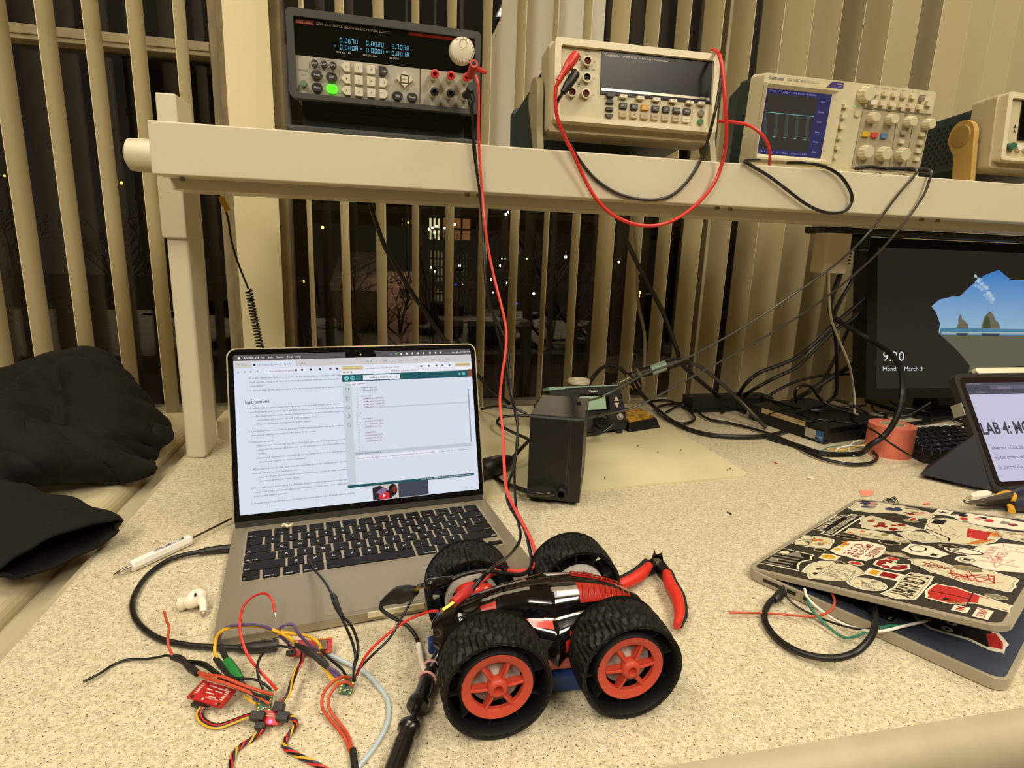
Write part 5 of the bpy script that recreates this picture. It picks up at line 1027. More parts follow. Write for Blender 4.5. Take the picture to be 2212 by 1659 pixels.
# black usb cables at the laptop
t = thing('usb_cable', 'thick black cable arching left of the laptop from its side port to the controller board', 'cable', tuple(atz(420, 1390, 0))); t.location.z = 0
inv = xlate(-t.location.x, -t.location.y, 0)
def tb(name, par, inv, pts, r, m, **k):
    P = [P3(q) for q in pts]
    for p in P: p.z = max(p.z, r if not k.get('rr') else min(k['rr']))
    b = MB(inv); b.tube(P, r, m, k.get('n', 10), k.get('sub', 8), k.get('rr')); return b.build(name, par)
tb('cord', t, inv, [(440, 1191, .0055), (400, 1198, .005), (360, 1212, .004), (322, 1240, .003), (296, 1275, .003), (286, 1310, .003), (298, 1345, .003), (340, 1378, .003), (400, 1393, .003), (460, 1398, .004), (530, 1401, .005)], .0026, WIREB)
tb('strain_relief', t, inv, [(445, 1190, .0055), (430, 1193, .0055)], .0034, WIREB); tb('plug', t, inv, [(440, 1190, .0055), (470, 1187, .0055), (498, 1184, .0055)], 1, BLACK, rr=[.0032, .0042, .0044, .0044], sub=4); tb('plug', t, inv, [(520, 1400, .005), (560, 1398, .006), (600, 1393, .007)], 1, BLACK, rr=[.003, .0046, .0046, .0046], sub=4)
tb('strain_relief', t, inv, [(523, 1401, .005), (530, 1401, .005), (540, 1400, .005)], .0036, WIREB)
# black mini clip holding the black lead
t = thing('insulated_clip', 'black booted clip with bent cable over the front of the open laptop', 'clip', tuple(atz(860, 1290, .0))); inv = Matrix.Translation(-Vector(t.location))
tb('boot', t, inv, [(824, 1304, .030), (850, 1290, .036), (875, 1282, .042), (898, 1276, .048)], 1, BLACK, rr=[.0026, .0052, .0078, .0068, .0040], n=14)
tb('jaw', t, inv, [(896, 1276, .048), (908, 1268, .053), (926, 1266, .056)], .0016, GOLD, n=6)
tb('cord', t, inv, [(824, 1304, .030), (824, 1316, .026), (845, 1332, .020), (880, 1352, .014), (898, 1375, .010), (905, 1395, .008)], .0017, WIREB); tb('white_sleeve', t, inv, [(904, 1392, .008), (909, 1420, .008), (916, 1445, .010), (928, 1462, .012)], .0024, mat('white_sleeve', 'e8ddc8', .5))
tb('cord', t, inv, [(926, 1460, .012), (934, 1478, .012), (928, 1500, .010), (912, 1515, .009)], .0018, WIREB)
# oscilloscope probe
t = thing('oscilloscope_probe', 'black oscilloscope probe with two pink rings lying left of the toy car', 'probe', tuple(atz(890, 1540, 0))); inv = Matrix.Translation(-Vector(t.location))
A, B_ = atz(842, 1690, .0095), atz(925, 1462, .0105); d = (B_-A); L = d.length; dn = d.normalized()
X = inv @ Matrix.Translation(A) @ dn.to_track_quat('Z', 'Y').to_matrix().to_4x4()
PB = mat('probe_black', '15130f', .28, coat=.3)
k = L/228.
def px_(y): return (1690-y)*k*.96
b = MB(X); b.lathe([(0, 0), (.0066, 0), (.0068, px_(1612)), (.0060, px_(1611)), (.0062, px_(1594)), (.0064, px_(1590)), (.0082, px_(1586)), (.0084, px_(1578)), (.0070, px_(1573)), (.0028, px_(1572)), (.0030, px_(1552)), (.0026, px_(1550)), (.0034, px_(1538)), (.0030, px_(1532))], PB, 24); b.build('probe_body', t)
b = MB(X); b.lathe([(.0030, px_(1536)), (.0080, px_(1532)), (.0084, px_(1524)), (.0078, px_(1516)), (.0058, px_(1512)), (.0056, px_(1480)), (.0058, px_(1462)), (.0050, px_(1455)), (.0046, px_(1448))], PB, 24); b.build('probe_collar', t)
b = MB(X); b.lathe([(.0048, px_(1464)), (.0048, px_(1440)), (.0038, px_(1438)), (.0038, px_(1428))], PB, 20); b.build('probe_neck', t)
PK = mat('pink_ring', 'dfa0a0', .5)
for y, z in ((1459, .005), (1424, .0045)):
    q = A+dn*px_(y); b = MB(inv @ Matrix.Translation(q) @ dn.to_track_quat('Z', 'Y').to_matrix().to_4x4()); b.lathe([(z+.0002+.0011+.0011*math.cos(a), .0011*math.sin(a)) for a in [2*PI*i/8 for i in range(9)]], PK, 20); b.build('marker_ring', t)
S = A+dn*px_(1428); E1 = atz(964, 1372, .030); C = spline([S, atz(948, 1412, .018), E1, atz(978, 1345, .038)], 12)
b = MB(inv); b.tube(C, 1, PB, 10, 1, rr=[.0036, .0030, .0022, .0018])
for i in range(1, len(C)-2, 1):
    q = (C[i+1]-C[i]).normalized().to_track_quat('Z', 'Y').to_matrix().to_4x4(); r_ = .0046-.0024*i/len(C); b2 = MB(inv @ Matrix.Translation(C[i]) @ q)
    b.v and None
    off = len(b.v); N = 10
    for s_, zz in ((r_, -.0006), (r_, .0006)):
        for j in range(N): b.v.append(tuple(inv @ (Matrix.Translation(C[i]) @ q @ Vector((s_*math.cos(2*PI*j/N), s_*math.sin(2*PI*j/N), zz)))))
    kk = b.mi(PB)
    for j in range(N): b.f.append((off+j, off+(j+1) % N, off+N+(j+1) % N, off+N+j)); b.m.append(kk); b.sm.append(True)
    b.f.append(tuple(range(off, off+N))[::-1]); b.m.append(kk); b.sm.append(False); b.f.append(tuple(range(off+N, off+2*N))); b.m.append(kk); b.sm.append(False)
b.build('strain_relief', t)
tb('probe_cable', t, inv, [atz(978, 1345, .038), atz(990, 1310, .064), atz(1010, 1285, .079), atz(1040, 1250, .088), atz(1065, 1226, .095), (1105, 1195, 'y', .50), (1124, 1160, 'y', .54), (1117, 1115, 'y', .60), (1112, 1060, 'y', .66), (1112, 1000, 'y', .72), (1118, 930, 'y', .77), (1112, 890, 'y', .80), (1100, 840, 'y', .818), (1088, 770, 'y', .822), (1070, 700, 'y', .825), (1052, 620, 'y', .826), (1046, 540, 'y', .826), (1043, 480, 'y', .826), (1034, 400, 'y', .827), (1026, 320, 'y', .827), (1021, 262, 'y', .826), (1012, 216, 'y', .80)], .0016, WIREB)
# power supply leads
t = thing('red_test_lead', 'long red lead hanging from the power supply down to the toy car', 'test lead', tuple(aty(1018, 160, .81))); inv = Matrix.Translation(-Vector(t.location))
RP = mat('red_plug', 'c0342a', .35)
b = MB(inv); q = aty(1016, 163, .815); b.rod(q, q+Vector((0, -.030, .006)), .0052, RP, 8, smooth=False); b.rod(q+Vector((.0, -.022, .004)), q+Vector((.016, -.026, -.002)), .0040, RP, 8, .0026, smooth=False); q2 = q+Vector((0, -.0302, .006)); b.rod(q2, q2+Vector((0, -.0003, 0)), .0026, BLACK, 12); b.build('stackable_plug', t)
tb('cord', t, inv, [(1028, 163, 'y', .792), (1033, 185, 'y', .79), (1034, 230, 'y', 0.8000), (1034, 290, 'y', 0.8090), (1037, 360, 'y', 0.8140), (1042, 420, 'y', 0.8140), (1047, 480, 'y', 0.8040), (1056, 545, 'y', 0.8000), (1070, 610, 'y', .79), (1083, 660, 'y', .78), (1093, 710, 'y', .77), (1092, 760, 'y', .76), (1084, 815, 'y', .75), (1080, 870, 'y', .74), (1086, 930, 'y', .71), (1089, 1000, 'y', .662), (1095, 1060, 'y', .616), (1118, 1110, 'y', .570), (1142, 1155, 'y', .528), (1156, 1195, 'y', .497), (1150, 1225, 'y', .472), (1125, 1234, 'y', .464), (1095, 1233, 'y', .457), (1068, 1236, 'y', .443), (1045, 1252, 'y', .422), (1020, 1272, 'y', .405)], .0019, mat('coral_red_insulation', 'e04840', .35))
tb('clip_boot', t, inv, [(1022, 1270, 'y', .405), (1000, 1285, 'y', .391), (978, 1303, 'y', .382)], 1, mat('red_clip_boot', 'b82c2a', .4), rr=[.0026, .0040, .0038, .0034], n=12); tb('clip_jaw', t, inv, [(980, 1302, 'y', .382), (968, 1311, 'y', .379), (955, 1320, 'y', .376)], .0020, GOLD, n=6)
b = MB(inv); q = aty(1074, 1233, .441); b.rod(q, q+Vector((-.008, 0, -.004)), .0030, mat('orange_marker', 'e08040', .4), 8, .0022); b.build('orange_marker', t)
t = thing('black_test_lead', 'long black lead hanging from the power supply with a black clip by the toy car', 'test lead', tuple(aty(1008, 210, .81))); inv = Matrix.Translation(-Vector(t.location))
b = MB(inv); q = aty(1011, 206, .818); b.rod(q, q+Vector((0, -.028, .004)), .0052, BLACK, 8, smooth=False); b.rod(q+Vector((0, -.02, 0)), q+Vector((.004, -.022, -.012)), .0040, BLACK, 8, .0028); b.build('stackable_plug', t)
tb('cord', t, inv, [(1020, 224, 'y', .795), (1021, 262, 'y', .81), (1023, 320, 'y', .822), (1031, 380, 'y', .822), (1040, 440, 'y', .82), (1044, 500, 'y', .81), (1046, 560, 'y', .80), (1050, 620, 'y', .79), (1062, 670, 'y', .795), (1090, 730, 'y', .788), (1100, 790, 'y', .775), (1105, 850, 'y', .75), (1116, 900, 'y', .74), (1118, 950, 'y', .71), (1110, 1010, 'y', .67), (1098, 1045, 'y', .64), (1096, 1080, 'y', .61), (1114, 1115, 'y', .58), (1132, 1140, 'y', .56), (1143, 1180, 'y', .52), (1148, 1215, 'y', .476), (1138, 1236, 'y', .452), (1115, 1242, 'y', .438), (1080, 1237, 'y', .430), (1045, 1233, 'y', .428), (1005, 1240, 'y', .425), (975, 1252, 'y', .42)], .0018, WIREB)
tb('clip_boot', t, inv, [(978, 1250, 'y', .425), (958, 1256, 'y', .42), (930, 1262, 'y', .41), (922, 1265, 'y', .408)], 1, mat('glossy_clip_black', '100f0e', .2), rr=[.0024, .0042, .0046, .0036], n=12); tb('clip_jaw', t, inv, [(926, 1264, 'y', .41), (914, 1264, 'y', .405), (905, 1266, 'y', .40)], .0018, STEEL, n=6)
# multimeter leads
t = thing('red_meter_lead', 'red multimeter lead draped over the shelf edge in a wide loop', 'test lead', tuple(aty(1242, 125, .80))); inv = Matrix.Translation(-Vector(t.location))
tb('plug_grip', t, inv, [(1244, 118, 'y', .805), (1232, 136, 'y', .80), (1216, 160, 'y', .798)], 1, mat('red_plug_grip', 'cc3526', .35), rr=[.0058, .0066, .0060, .0040], n=12); tb('strain_relief', t, inv, [(1216, 160, 'y', .798), (1207, 175, 'y', .798)], .0038, mat('red_plug_grip'))
RL = mat('bright_red_insulation', 'd8322a', .35)
tb('cord', t, inv, [(1208, 174, 'y', .796), (1201, 192, 'y', .798), (1200, 225, 'y', .80), (1206, 262, 'y', .805), (1222, 300, 'y', .81), (1242, 340, 'y', .813), (1262, 385, 'y', .8175), (1290, 432, 'y', .8175), (1330, 468, 'y', .8175), (1385, 487, 'y', .8175), (1440, 482, 'y', .8175), (1495, 450, 'y', .8175), (1540, 400, 'y', .8175), (1562, 345, 'y', .815), (1569, 290, 'y', .80), (1566, 220, 'y', .795), (1562, 160, 'y', .80), (1556, 125, 'y', .808), (1548, 111, 'y', .83), (1538, 108, 'y', .86)], .0026, RL)
t = thing('black_meter_lead', 'black multimeter lead hanging in a loop inside the red one', 'test lead', tuple(aty(1245, 160, .80))); inv = Matrix.Translation(-Vector(t.location))
tb('plug_grip', t, inv, [(1244, 158, 'y', .805), (1232, 176, 'y', .80), (1216, 200, 'y', .798)], 1, BLACK, rr=[.0056, .0064, .0058, .0040], n=12)
tb('cord', t, inv, [(1216, 200, 'y', .798), (1205, 218, 'y', .806), (1201, 238, 'y', .810), (1210, 270, 'y', .817), (1228, 305, 'y', .823), (1255, 350, 'y', .8265), (1290, 390, 'y', .827), (1340, 420, 'y', .827), (1400, 432, 'y', .827), (1450, 422, 'y', .827), (1490, 385, 'y', .827), (1520, 330, 'y', .825), (1540, 260, 'y', .806), (1550, 215, 'y', .806), (1557, 170, 'y', .814)], .0022, mat('dark_grey_insulation', '2c2922', .4))
o = wire('red_lead', [(1551, 262, 'y', .86), (1585, 264, 'y', .845), (1615, 270, 'y', .835), (1640, 285, 'y', .828), (1658, 310, 'y', .827), (1663, 335, 'y', .832), (1662, 356, 'y', .85)], .0024, RL); tag(o, 'short red lead arching in front of the oscilloscope screen', 'test lead')
o = wire('black_lead', [(1640, 346, 'y', .86), (1610, 348, 'y', .828), (1620, 356, 'y', .825), (1660, 380, 'y', .824), (1700, 410, 'y', .823), (1740, 440, 'y', .823), (1780, 458, 'y', .823), (1820, 458, 'y', .823), (1838, 440, 'y', .823), (1838, 415, 'y', .823), (1815, 380, 'y', .823), (1780, 360, 'y', .825), (1740, 352, 'y', .828), (1700, 352, 'y', .85)], .0024, WIREB); tag(o, 'black lead looping over the shelf edge below the oscilloscope', 'test lead')
# ================================================================ soldering corner
o = MB(); 
mc = [atz(1622, 1030, 0), atz(1430, 925, 0)]
q = [atz(1000, 1084, 0), atz(1622, 1030, 0), atz(1428, 924, 0), Vector((.10, 1.17, 0)), Vector((.085, 1.02, 0))]
q[3] = Vector((.13, 1.205, 0)); P = [(q[0].x, q[0].y), (q[1].x-.012, q[1].y-.002), (q[1].x, q[1].y+.010), (.556, 1.05), (.535, 1.07), (.12, 1.205), (.09, 1.20)]
o = o.prism(P, .0002, .0032, mat('tan_rubber_mat', 'd8cda4', .55, noise=(9, .06), bump=(300, .1))).build('bench_mat', bevel=.001); tag(o, 'tan rubber soldering mat under the black soldering station', 'mat')
b = MB()
for u, v, s in ((1577, 1013, 3), (1571, 1016, 3), (1583, 1016, 2), (1421, 978, 2), (1470, 973, 2), (1306, 1033, 2), (1378, 964, 2)):
    p = atz(u, v, .0034); b.cyl((p.x, p.y, .0032), .0009*s/2, .0018, DARK if s < 3 else STEEL, 8)
o = b.build('solder_scraps'); tag(o, 'loose solder bits and screws scattered on the tan mat', 'solder scraps', kind='stuff')
BX = mat('station_black', '11100e', .42, bump=(1200, .15))
t = thing('station_power_box', 'tall black power box with a cord behind the open laptop', 'power box', mw=Matrix.Translation((.190, .728, 0)) @ Matrix.Rotation(math.radians(-22), 4, 'Z'))
b = MB(); P = [(0, .006), (.150, .006), (.150, .112), (.112, .112+.010), (.004, .1235), (0, .121)]
P = [(0, .006), (.138, .006), (.138, .118), (.003, .1235), (0, .121)]
b.prism([(-y, z) for y, z in P], 0, .071, BX, xf=Matrix(((0, 0, 1, 0), (-1, 0, 0, 0), (0, 1, 0, 0), (0, 0, 0, 1)))); b.build('case', t, bevel=.0025, seg=3)
b = MB(); b.box((.0515, -.0004, .008), (.0525, .0, .121), DARK); b.box((.0545, -.0004, .008), (.0552, 0, .121), DARK); b.box((.050, .02, .1225), (.051, .13, .1232), DARK); b.build('seam', t)
MB().box((.055, .085, .119), (.061, .095, .1218), BLACKG).build('clip_slot', t)
for x, y in ((.010, .012), (.058, .012), (.010, .125), (.058, .125)): MB().cyl((x, y, 0), .006, .006, RUBBER, 12).build('foot', t)
b = MB()
for k in range(9): b.box((.071, -.0003 if 0 else .004, .012+k*.012), (.0716, .0055, .0145+k*.012), mat('dull_gold_screw', 'a79468', .4, .6))
b.build('side_rivets', t)
b = MB(Matrix.Translation((.047, .0, .020)) @ Matrix.Rotation(PI/2, 4, 'X')); b.lathe([(0, 0), (.0075, 0), (.0068, .005), (.0045, .006), (.0045, .012)], BX, 16); b.build('cord_grommet', t)
t2 = t; inv = t.matrix_basis.inverted()
def tbm(name, par, pts, r, m, **k):
    iv = par.matrix_basis.inverted(); P = [P3(q) for q in pts]
    for p in P: p.z = max(p.z, min(k['rr']) if k.get('rr') else r)
    b = MB(iv); b.tube(P, r, m, k.get('n', 10), k.get('sub', 8), k.get('rr')); return b.build(name, par)
tbm('cord', t, [(1196, 1064, 'y', .705), (1180, 1068, 'y', .70), (1150, 1065, 'y', .71), (1110, 1052, 'y', .74), (1085, 1044, 'y', .78), (1060, 1042, 'y', .82), (1030, 1050, .004)], .0036, mat('shiny_black_cord', '191714', .25))
# soldering station control unit: sloping front with display
t = thing('soldering_station', 'black soldering station with pale green display reading Weller behind the power box', 'soldering station', mw=frame((.301, .985, .0095), math.radians(7), math.radians(18)) @ Matrix.Diagonal((.93, .9, .83, 1)))
SG_ = mat('pale_green_trim', '8fb09c', .4)
b = MB(FACE); b.prism([(0, 0), (.160, 0), (.164, .012), (.164, .045), (.152, .096), (.152, .100), (0, .100)], -.012, 0, BX); b.build('front_panel', t, bevel=.002)
b = MB(FACE); b.add([(0, 0, -.012), (.160, 0, -.012), (.152, .100, -.012), (0, .100, -.012), (.01, .052, -.12), (.15, .052, -.12), (.145, .074, -.12), (.01, .074, -.12)], [(0, 1, 5, 4), (1, 2, 6, 5), (2, 3, 7, 6), (3, 0, 4, 7), (4, 5, 6, 7)], BX); b.build('case', t)
b = MB(FACE); b.prism([(-.002, .098), (.030, .098), (.034, .1005), (.150, .1005), (.150, .1025), (-.002, .1045)], -.030, .002, SG_); b.build('green_trim', t)
b = MB(FACE); b.prism(rrect(.060, .046, .128, .084, .002), 0, .0006, BLACKG); b.quad(.062, .049, .120, .080, .0009, mat('pale_green_lcd', 'a9c6ac', .3)); b.build('display', t)
b = MB(FACE); b.text('Weller', .084, .0885, .0055, LEGW, z=.0004, off=.02, w=.020); b.quad(.06, .0865, .128, .0868, .0003, DARK); b.quad(.0, .043, .140, .0434, .0003, BLACKG); b.build('lettering', t)
for P in ([(.139, .066), (.150, .066), (.1445, .078)], [(.139, .062), (.150, .062), (.1445, .050)]): btn('arrow_key', t, P, 0, .0015, mat('pale_pink_key', 'c9b6a8', .5))
b = MB(FACE); b.prism(disc(.150, .030, .0070, 20), 0, .0012, mat('pale_pink_key')); b.prism(disc(.150, .030, .0050, 20), .0012, .0016, DARK); b.prism(disc(.150, .030, .0032, 20), .0016, .002, mat('pale_pink_key')); b.build('power_key', t)
b = MB(Matrix.Translation((.105, 0, .024)) @ Matrix.Rotation(PI/2, 4, 'X')); b.lathe([(0, .014), (.012, .014), (.015, .010), (.017, 0)], mat('connector_black', '1a1816', .25), 24); b.build('iron_connector', t)
for x in (.02, .14): MB().box((x, .0, -.008), (x+.012, .012, .001), RUBBER).build('foot', t)
tbm('iron_cord', t, [(1300, 902, 'y', .985), (1312, 905, 'y', .955), (1322, 908, 'y', .95), (1322, 918, 'y', .95), (1300, 934, 'y', .945), (1265, 940, 'y', .95), (1240, 938, 'y', .95)], .0034, mat('shiny_black_cord'))
# tin of tip cleaner on top
p = aty(1253, 837, 1.075); t = thing('tip_tinner_tin', 'small tin with a cream lid on top of the soldering station', 'tin', (p.x, p.y+.01, p.z-.002))
b = MB(); b.lathe([(0, 0), (.0205, 0), (.0205, .006), (.0195, .0065), (.0205, .007), (.0205, .010)], mat('brass_tin', '9c9274', .35, .7), 32); b.build('tin_body', t)
b = MB(); b.lathe([(0, .0170), (.0205, .0165), (.0218, .0150), (.0218, .0090), (.0205, .0088)][::-1], mat('cream_lid', 'e0d3b4', .4), 32); b.build('lid', t)
# iron in its spring stand
t = thing('soldering_iron', 'soldering iron with a pale green band resting in its coil holder', 'soldering iron', tuple(aty(1400, 800, 1.08))); 
tbm('handle', t, [(1362, 815, 'y', 1.085), (1385, 806, 'y', 1.083), (1405, 800, 'y', 1.08)], 1, BX, rr=[.0105, .0095, .0105], n=16); tbm('green_band', t, [(1406, 801, 'y', 1.08), (1438, 789, 'y', 1.078)], .0103, SG_, n=16, sub=2)
tbm('rear_grip', t, [(1437, 790, 'y', 1.078), (1460, 783, 'y', 1.076), (1490, 783, 'y', 1.075)], 1, BX, rr=[.0105, .0098, .0050], n=16)
tbm('barrel', t, [(1340, 826, 'y', 1.09), (1362, 815, 'y', 1.085)], .004, STEEL)
tbm('iron_cord', t, [(1488, 783, 'y', 1.075), (1520, 797, 'y', 1.07), (1560, 830, 'y', 1.06), (1595, 862, 'y', 1.05), (1625, 893, 'y', 1.03), (1655, 925, 'y', 1.0)], .0038, mat('grey_sheen_cord', '3a362e', .3))
t = thing('iron_stand', 'coil spring iron stand with a yellow sponge tray beside the soldering station', 'iron stand', (.50, 1.07, 0)); inv = xlate(-.50, -1.07, 0)
A_, B2 = aty(1336, 838, 1.09), aty(1380, 815, 1.083); d = (B2-A_); Ln = d.length; q = d.normalized().to_track_quat('Z', 'Y').to_matrix().to_4x4(); b = MB(inv @ Matrix.Translation(A_) @ q)
b.tube([((.012+.006*i/160)*math.cos(2*PI*i/16), (.012+.006*i/160)*math.sin(2*PI*i/16), -.03+(Ln+.034)*i/160) for i in range(161)], .0013, CHROME, 6, 1); b.lathe([(.0195, Ln+.001), (.0205, Ln+.003), (.0195, Ln+.005), (.0180, Ln+.003), (.0195, Ln+.001)], CHROME, 28); b.build('coil_spring', t)
b = MB(inv); 
f = [atz(1359, 934, .0035), atz(1426, 923, .0035), atz(1352, 872, .0035), atz(1398, 868, .0035)]
b.prism([(f[0].x, f[0].y), (f[1].x, f[1].y), (f[1].x-.005, f[1].y+.10), (f[0].x-.02, f[0].y+.10)], .0032, .020, BX, top=[(f[0].x+.002, f[0].y+.006), (f[1].x-.006, f[1].y+.006), (f[1].x-.010, f[1].y+.095), (f[0].x-.015, f[0].y+.095)]); b.build('tray', t, bevel=.001)
b = MB(inv); b.prism([(f[0].x+.004, f[0].y+.010), (f[1].x-.010, f[1].y+.012), (f[1].x-.016, f[1].y+.075), (f[0].x-.012, f[0].y+.075)], .019, .0245, mat('scorched_sponge', 'b8892c', .9, noise=(90, .55), bump=(400, .5))); b.build('sponge', t, bevel=.001)
b = MB(inv); b.tube([aty(1336, 846, 1.095), Vector((.475, 1.105, .05)), Vector((.475, 1.10, .02))], .006, BX, 10); b.build('spring_mount', t)
# ================================================================ monitor
t = thing('monitor', 'black desktop monitor under the shelf showing 9:20 Monday, March 3 over a beach cave', 'monitor', mw=frame((.9997, 1.0333, .0517), math.radians(-1.9), math.radians(11.8)))
MBK = mat('monitor_black', '131210', .4)
b = MB(FACE); b.prism(rrect(0, 0, .56, .34, .003), -.035, .004, MBK); b.build('housing', t, bevel=.0015)
b = MB(FACE); z0 = .0046; S = lambda P: [(.0245+x*.513, .021+y*.2985) for x, y in P]
MG = glow('cave_dark', '2a2520', .8); b.poly(S([(0, 0), (1, 0), (1, 1), (0, 1)]), z0, MG)
sky = [(.262, .590), (.300, .640), (.365, .665), (.40, .665), (.455, .745), (.53, .83), (.60, .87), (.66, .80), (.75, .80), (.80, .70), (.84, .55), (.86, .3), (.80, 0.0), (.46, .0), (.452, .11), (.46, .16), (.415, .24), (.375, .30), (.33, .36), (.30, .40), (.305, .47), (.285, .55)]
SK = bpy.data.materials.new('screen_sky'); SK.use_nodes = True; nt = SK.node_tree; bb = nt.nodes['Principled BSDF']; tc = nt.nodes.new('ShaderNodeTexCoord'); sp = nt.nodes.new('ShaderNodeSeparateXYZ'); rp = nt.nodes.new('ShaderNodeValToRGB')
mp = nt.nodes.new('ShaderNodeMapRange'); mp.inputs['From Min'].default_value = .13; mp.inputs['From Max'].default_value = .29
nt.links.new(tc.outputs['Object'], sp.inputs[0]); nt.links.new(sp.outputs['Z'], mp.inputs['Value']); nt.links.new(mp.outputs[0], rp.inputs[0]); nt.links.new(rp.outputs[0], bb.inputs['Emission Color']); bb.inputs['Emission Strength'].default_value = .9; bb.inputs['Base Color'].default_value = (0, 0, 0, 1)
rp.color_ramp.elements[0].color = lin('9cc0d4')+(1,); rp.color_ramp.elements[1].color = lin('2474c4')+(1,)
b.poly(S(sky), z0+.0001, SK)
b.poly(S([(.309, .435), (.845, .435), (.862, .30), (.80, 0), (.46, 0), (.452, .11), (.46, .16), (.415, .24), (.375, .30), (.33, .36), (.303, .40)]), z0+.0002, glow('wet_sand', '6a6850', .8))
b.poly(S([(.309, .435), (.845, .435), (.852, .385), (.3085, .385)]), z0+.0003, glow('sea_blue', '4c86a8', .8)); b.poly(S([(.315, .408), (.845, .412), (.845, .395), (.312, .390)]), z0+.00035, glow('surf', 'a8bcc0', .8))
b.poly(S([(.452, .110), (.52, .125), (.60, .14), (.86, .18), (.80, 0), (.46, 0)]), z0+.0003, glow('near_rock', '14161c', .6))
RK = glow('sea_stack', '7a7660', .7)
b.poly(S([(.385, .436), (.397, .47), (.395, .50), (.403, .535), (.412, .53), (.415, .50), (.430, .49), (.445, .465), (.447, .436)]), z0+.0004, RK); b.poly(S([(.512, .436), (.517, .47), (.527, .52), (.545, .55), (.553, .565), (.570, .55), (.585, .50), (.60, .48), (.612, .436)]), z0+.0004, RK)
b.poly(S([(.520, .436), (.527, .50), (.540, .54), (.556, .50), (.56, .436)]), z0+.00045, glow('sea_stack_green', '4c5a38', .7))
b.poly(S([(.385, .400), (.447, .400), (.44, .382), (.395, .382)]), z0+.0004, glow('stack_mirror', '3a4850', .7)); b.poly(S([(.512, .400), (.612, .400), (.60, .380), (.52, .380)]), z0+.0004, glow('stack_mirror'))
r = random.Random(8); CL = glow('cloud', '90b8dc', .85)
for k in range(26):
    f_ = k/25; cx, cy = .49+.07*f_+r.uniform(-.018, .022), .80-.17*f_+r.uniform(-.02, .02); b.poly(S([(cx+r.uniform(.006, .015)*math.cos(a), cy+r.uniform(.008, .018)*math.sin(a)) for a in [2*PI*i/9 for i in range(9)]]), z0+.00015+k*.000004, CL if k % 3 else glow('cloud_light', 'b4cce0', .85))
b.poly(S([(.33, .55), (.36, .60), (.40, .62), (.42, .60), (.38, .58)]), z0+.00016, glow('cloud_soft', 'a8c4d8', .8)) if 0 else None
CWH = glow('clock_white', 'e8f0ec', .9)
b.text('9:20', S([(.030, .1900)])[0][0], S([(0, .195)])[0][1], .0215, CWH, z=z0+.0006, w=.052, off=-.008); b.text('Monday, March 3', S([(.030, 0)])[0][0], S([(0, .125)])[0][1], .0095, CWH, z=z0+.0006, w=.098, off=-.004)
b.poly(disc(.030, .3120, .0012, 8), z0+.0006, CWH)
b.build('screen', t)
b = MB(); b.box((.22, .035, -.02), (.34, .055, .18), MBK); b.build('stand_neck', t, bevel=.004)
iv = t.matrix_basis.inverted(); b = MB(iv); b.prism(rrect(1.15, 1.03, 1.42, 1.20, .02), .0, .008, MBK); b.prism(rrect(1.235, 1.09, 1.33, 1.14, .01), .008, .06, MBK); b.build('stand_base', t)
# mini computer
t = thing('mini_computer', 'flat black mini computer with a tan label and blue badge under tangled cables', 'computer', mw=Matrix.Translation((.800, .900, 0)) @ Matrix.Rotation(math.radians(13), 4, 'Z'))
PCM = mat('computer_black', '171513', .5)
MB().box((0, 0, .002), (.178, .182, .034), PCM).build('case', t, bevel=.002)
b = MB()
for k in range(30): b.box((.012+k*.0052, -.0006, .022), (.0150+k*.0052, .0, .031), BLACKG)
b.build('grille', t)
b = MB(Matrix(((0, 0, -1, -.0004), (-1, 0, 0, 0), (0, 1, 0, 0), (0, 0, 0, 1))))
b.quad(-.150, .023, -.045, .033, 0, mat('tan_label', 'd0b78a', .6)); b.text('PROPERTY OF LAB', -.135, .0262, .0026, mat('label_ink', '8a7450', .6), z=.0002, w=.075)
b.quad(-.043, .006, -.020, .023, 0, mat('silver_badge', 'b4ac9a', .4)); b.quad(-.019, .004, -.003, .024, 0, mat('blue_badge', '2a5a94', .4)); b.text('CORE', -.017, .010, .004, LEGW, z=.0002, w=.011); b.build('label', t)
b = MB(); b.box((.10, -.0006, .008), (.114, 0, .015), STEEL); b.box((.125, -.0006, .008), (.139, 0, .015), STEEL); b.box((.08, -.0006, .010), (.086, 0, .014), STEEL); b.build('port', t)
for x, y in ((.02, .02), (.155, .02), (.02, .16), (.155, .16)): MB().cyl((x, y, 0), .008, .002, RUBBER).build('foot', t)
o = MB().rr(.66, 1.135, .86, 1.185, 0, .030, PCM, r=.004).build('power_strip', bevel=.003); tag(o, 'black power strip behind the mini computer at the back of the desk', 'power strip')
# keyboard
kb = atz(2016, 1005, 0)
t = thing('keyboard', 'black desktop keyboard partly hidden by the tablet and pink tape roll', 'keyboard', mw=Matrix.Translation((kb.x-.005, kb.y+.005, 0)) @ Matrix.Rotation(math.radians(3), 4, 'Z'))
MB().prism(rrect(0, 0, .44, .15, .006), .0, .014, MBK).build('base', t, bevel=.002)
MK = mat('desktop_key', '1e1b19', .4, spec=.6)
for r_ in range(6):
    for k in range(11):
        b = MB(); x = .010+k*.0192+(r_ % 2)*.004; b.prism(rrect(-.0082, -.0085, .0082, .0085, .002), 0, .007, MK, top=rrect(-.0066, -.0068, .0066, .0068, .002)); b.quad(-.003, 0, .001, .002, .0072, KLG if (k+r_) % 2 else MK); b.build('key', t, loc=(x+.009, .014+r_*.0212+(.005 if r_ == 5 else 0), .0138))
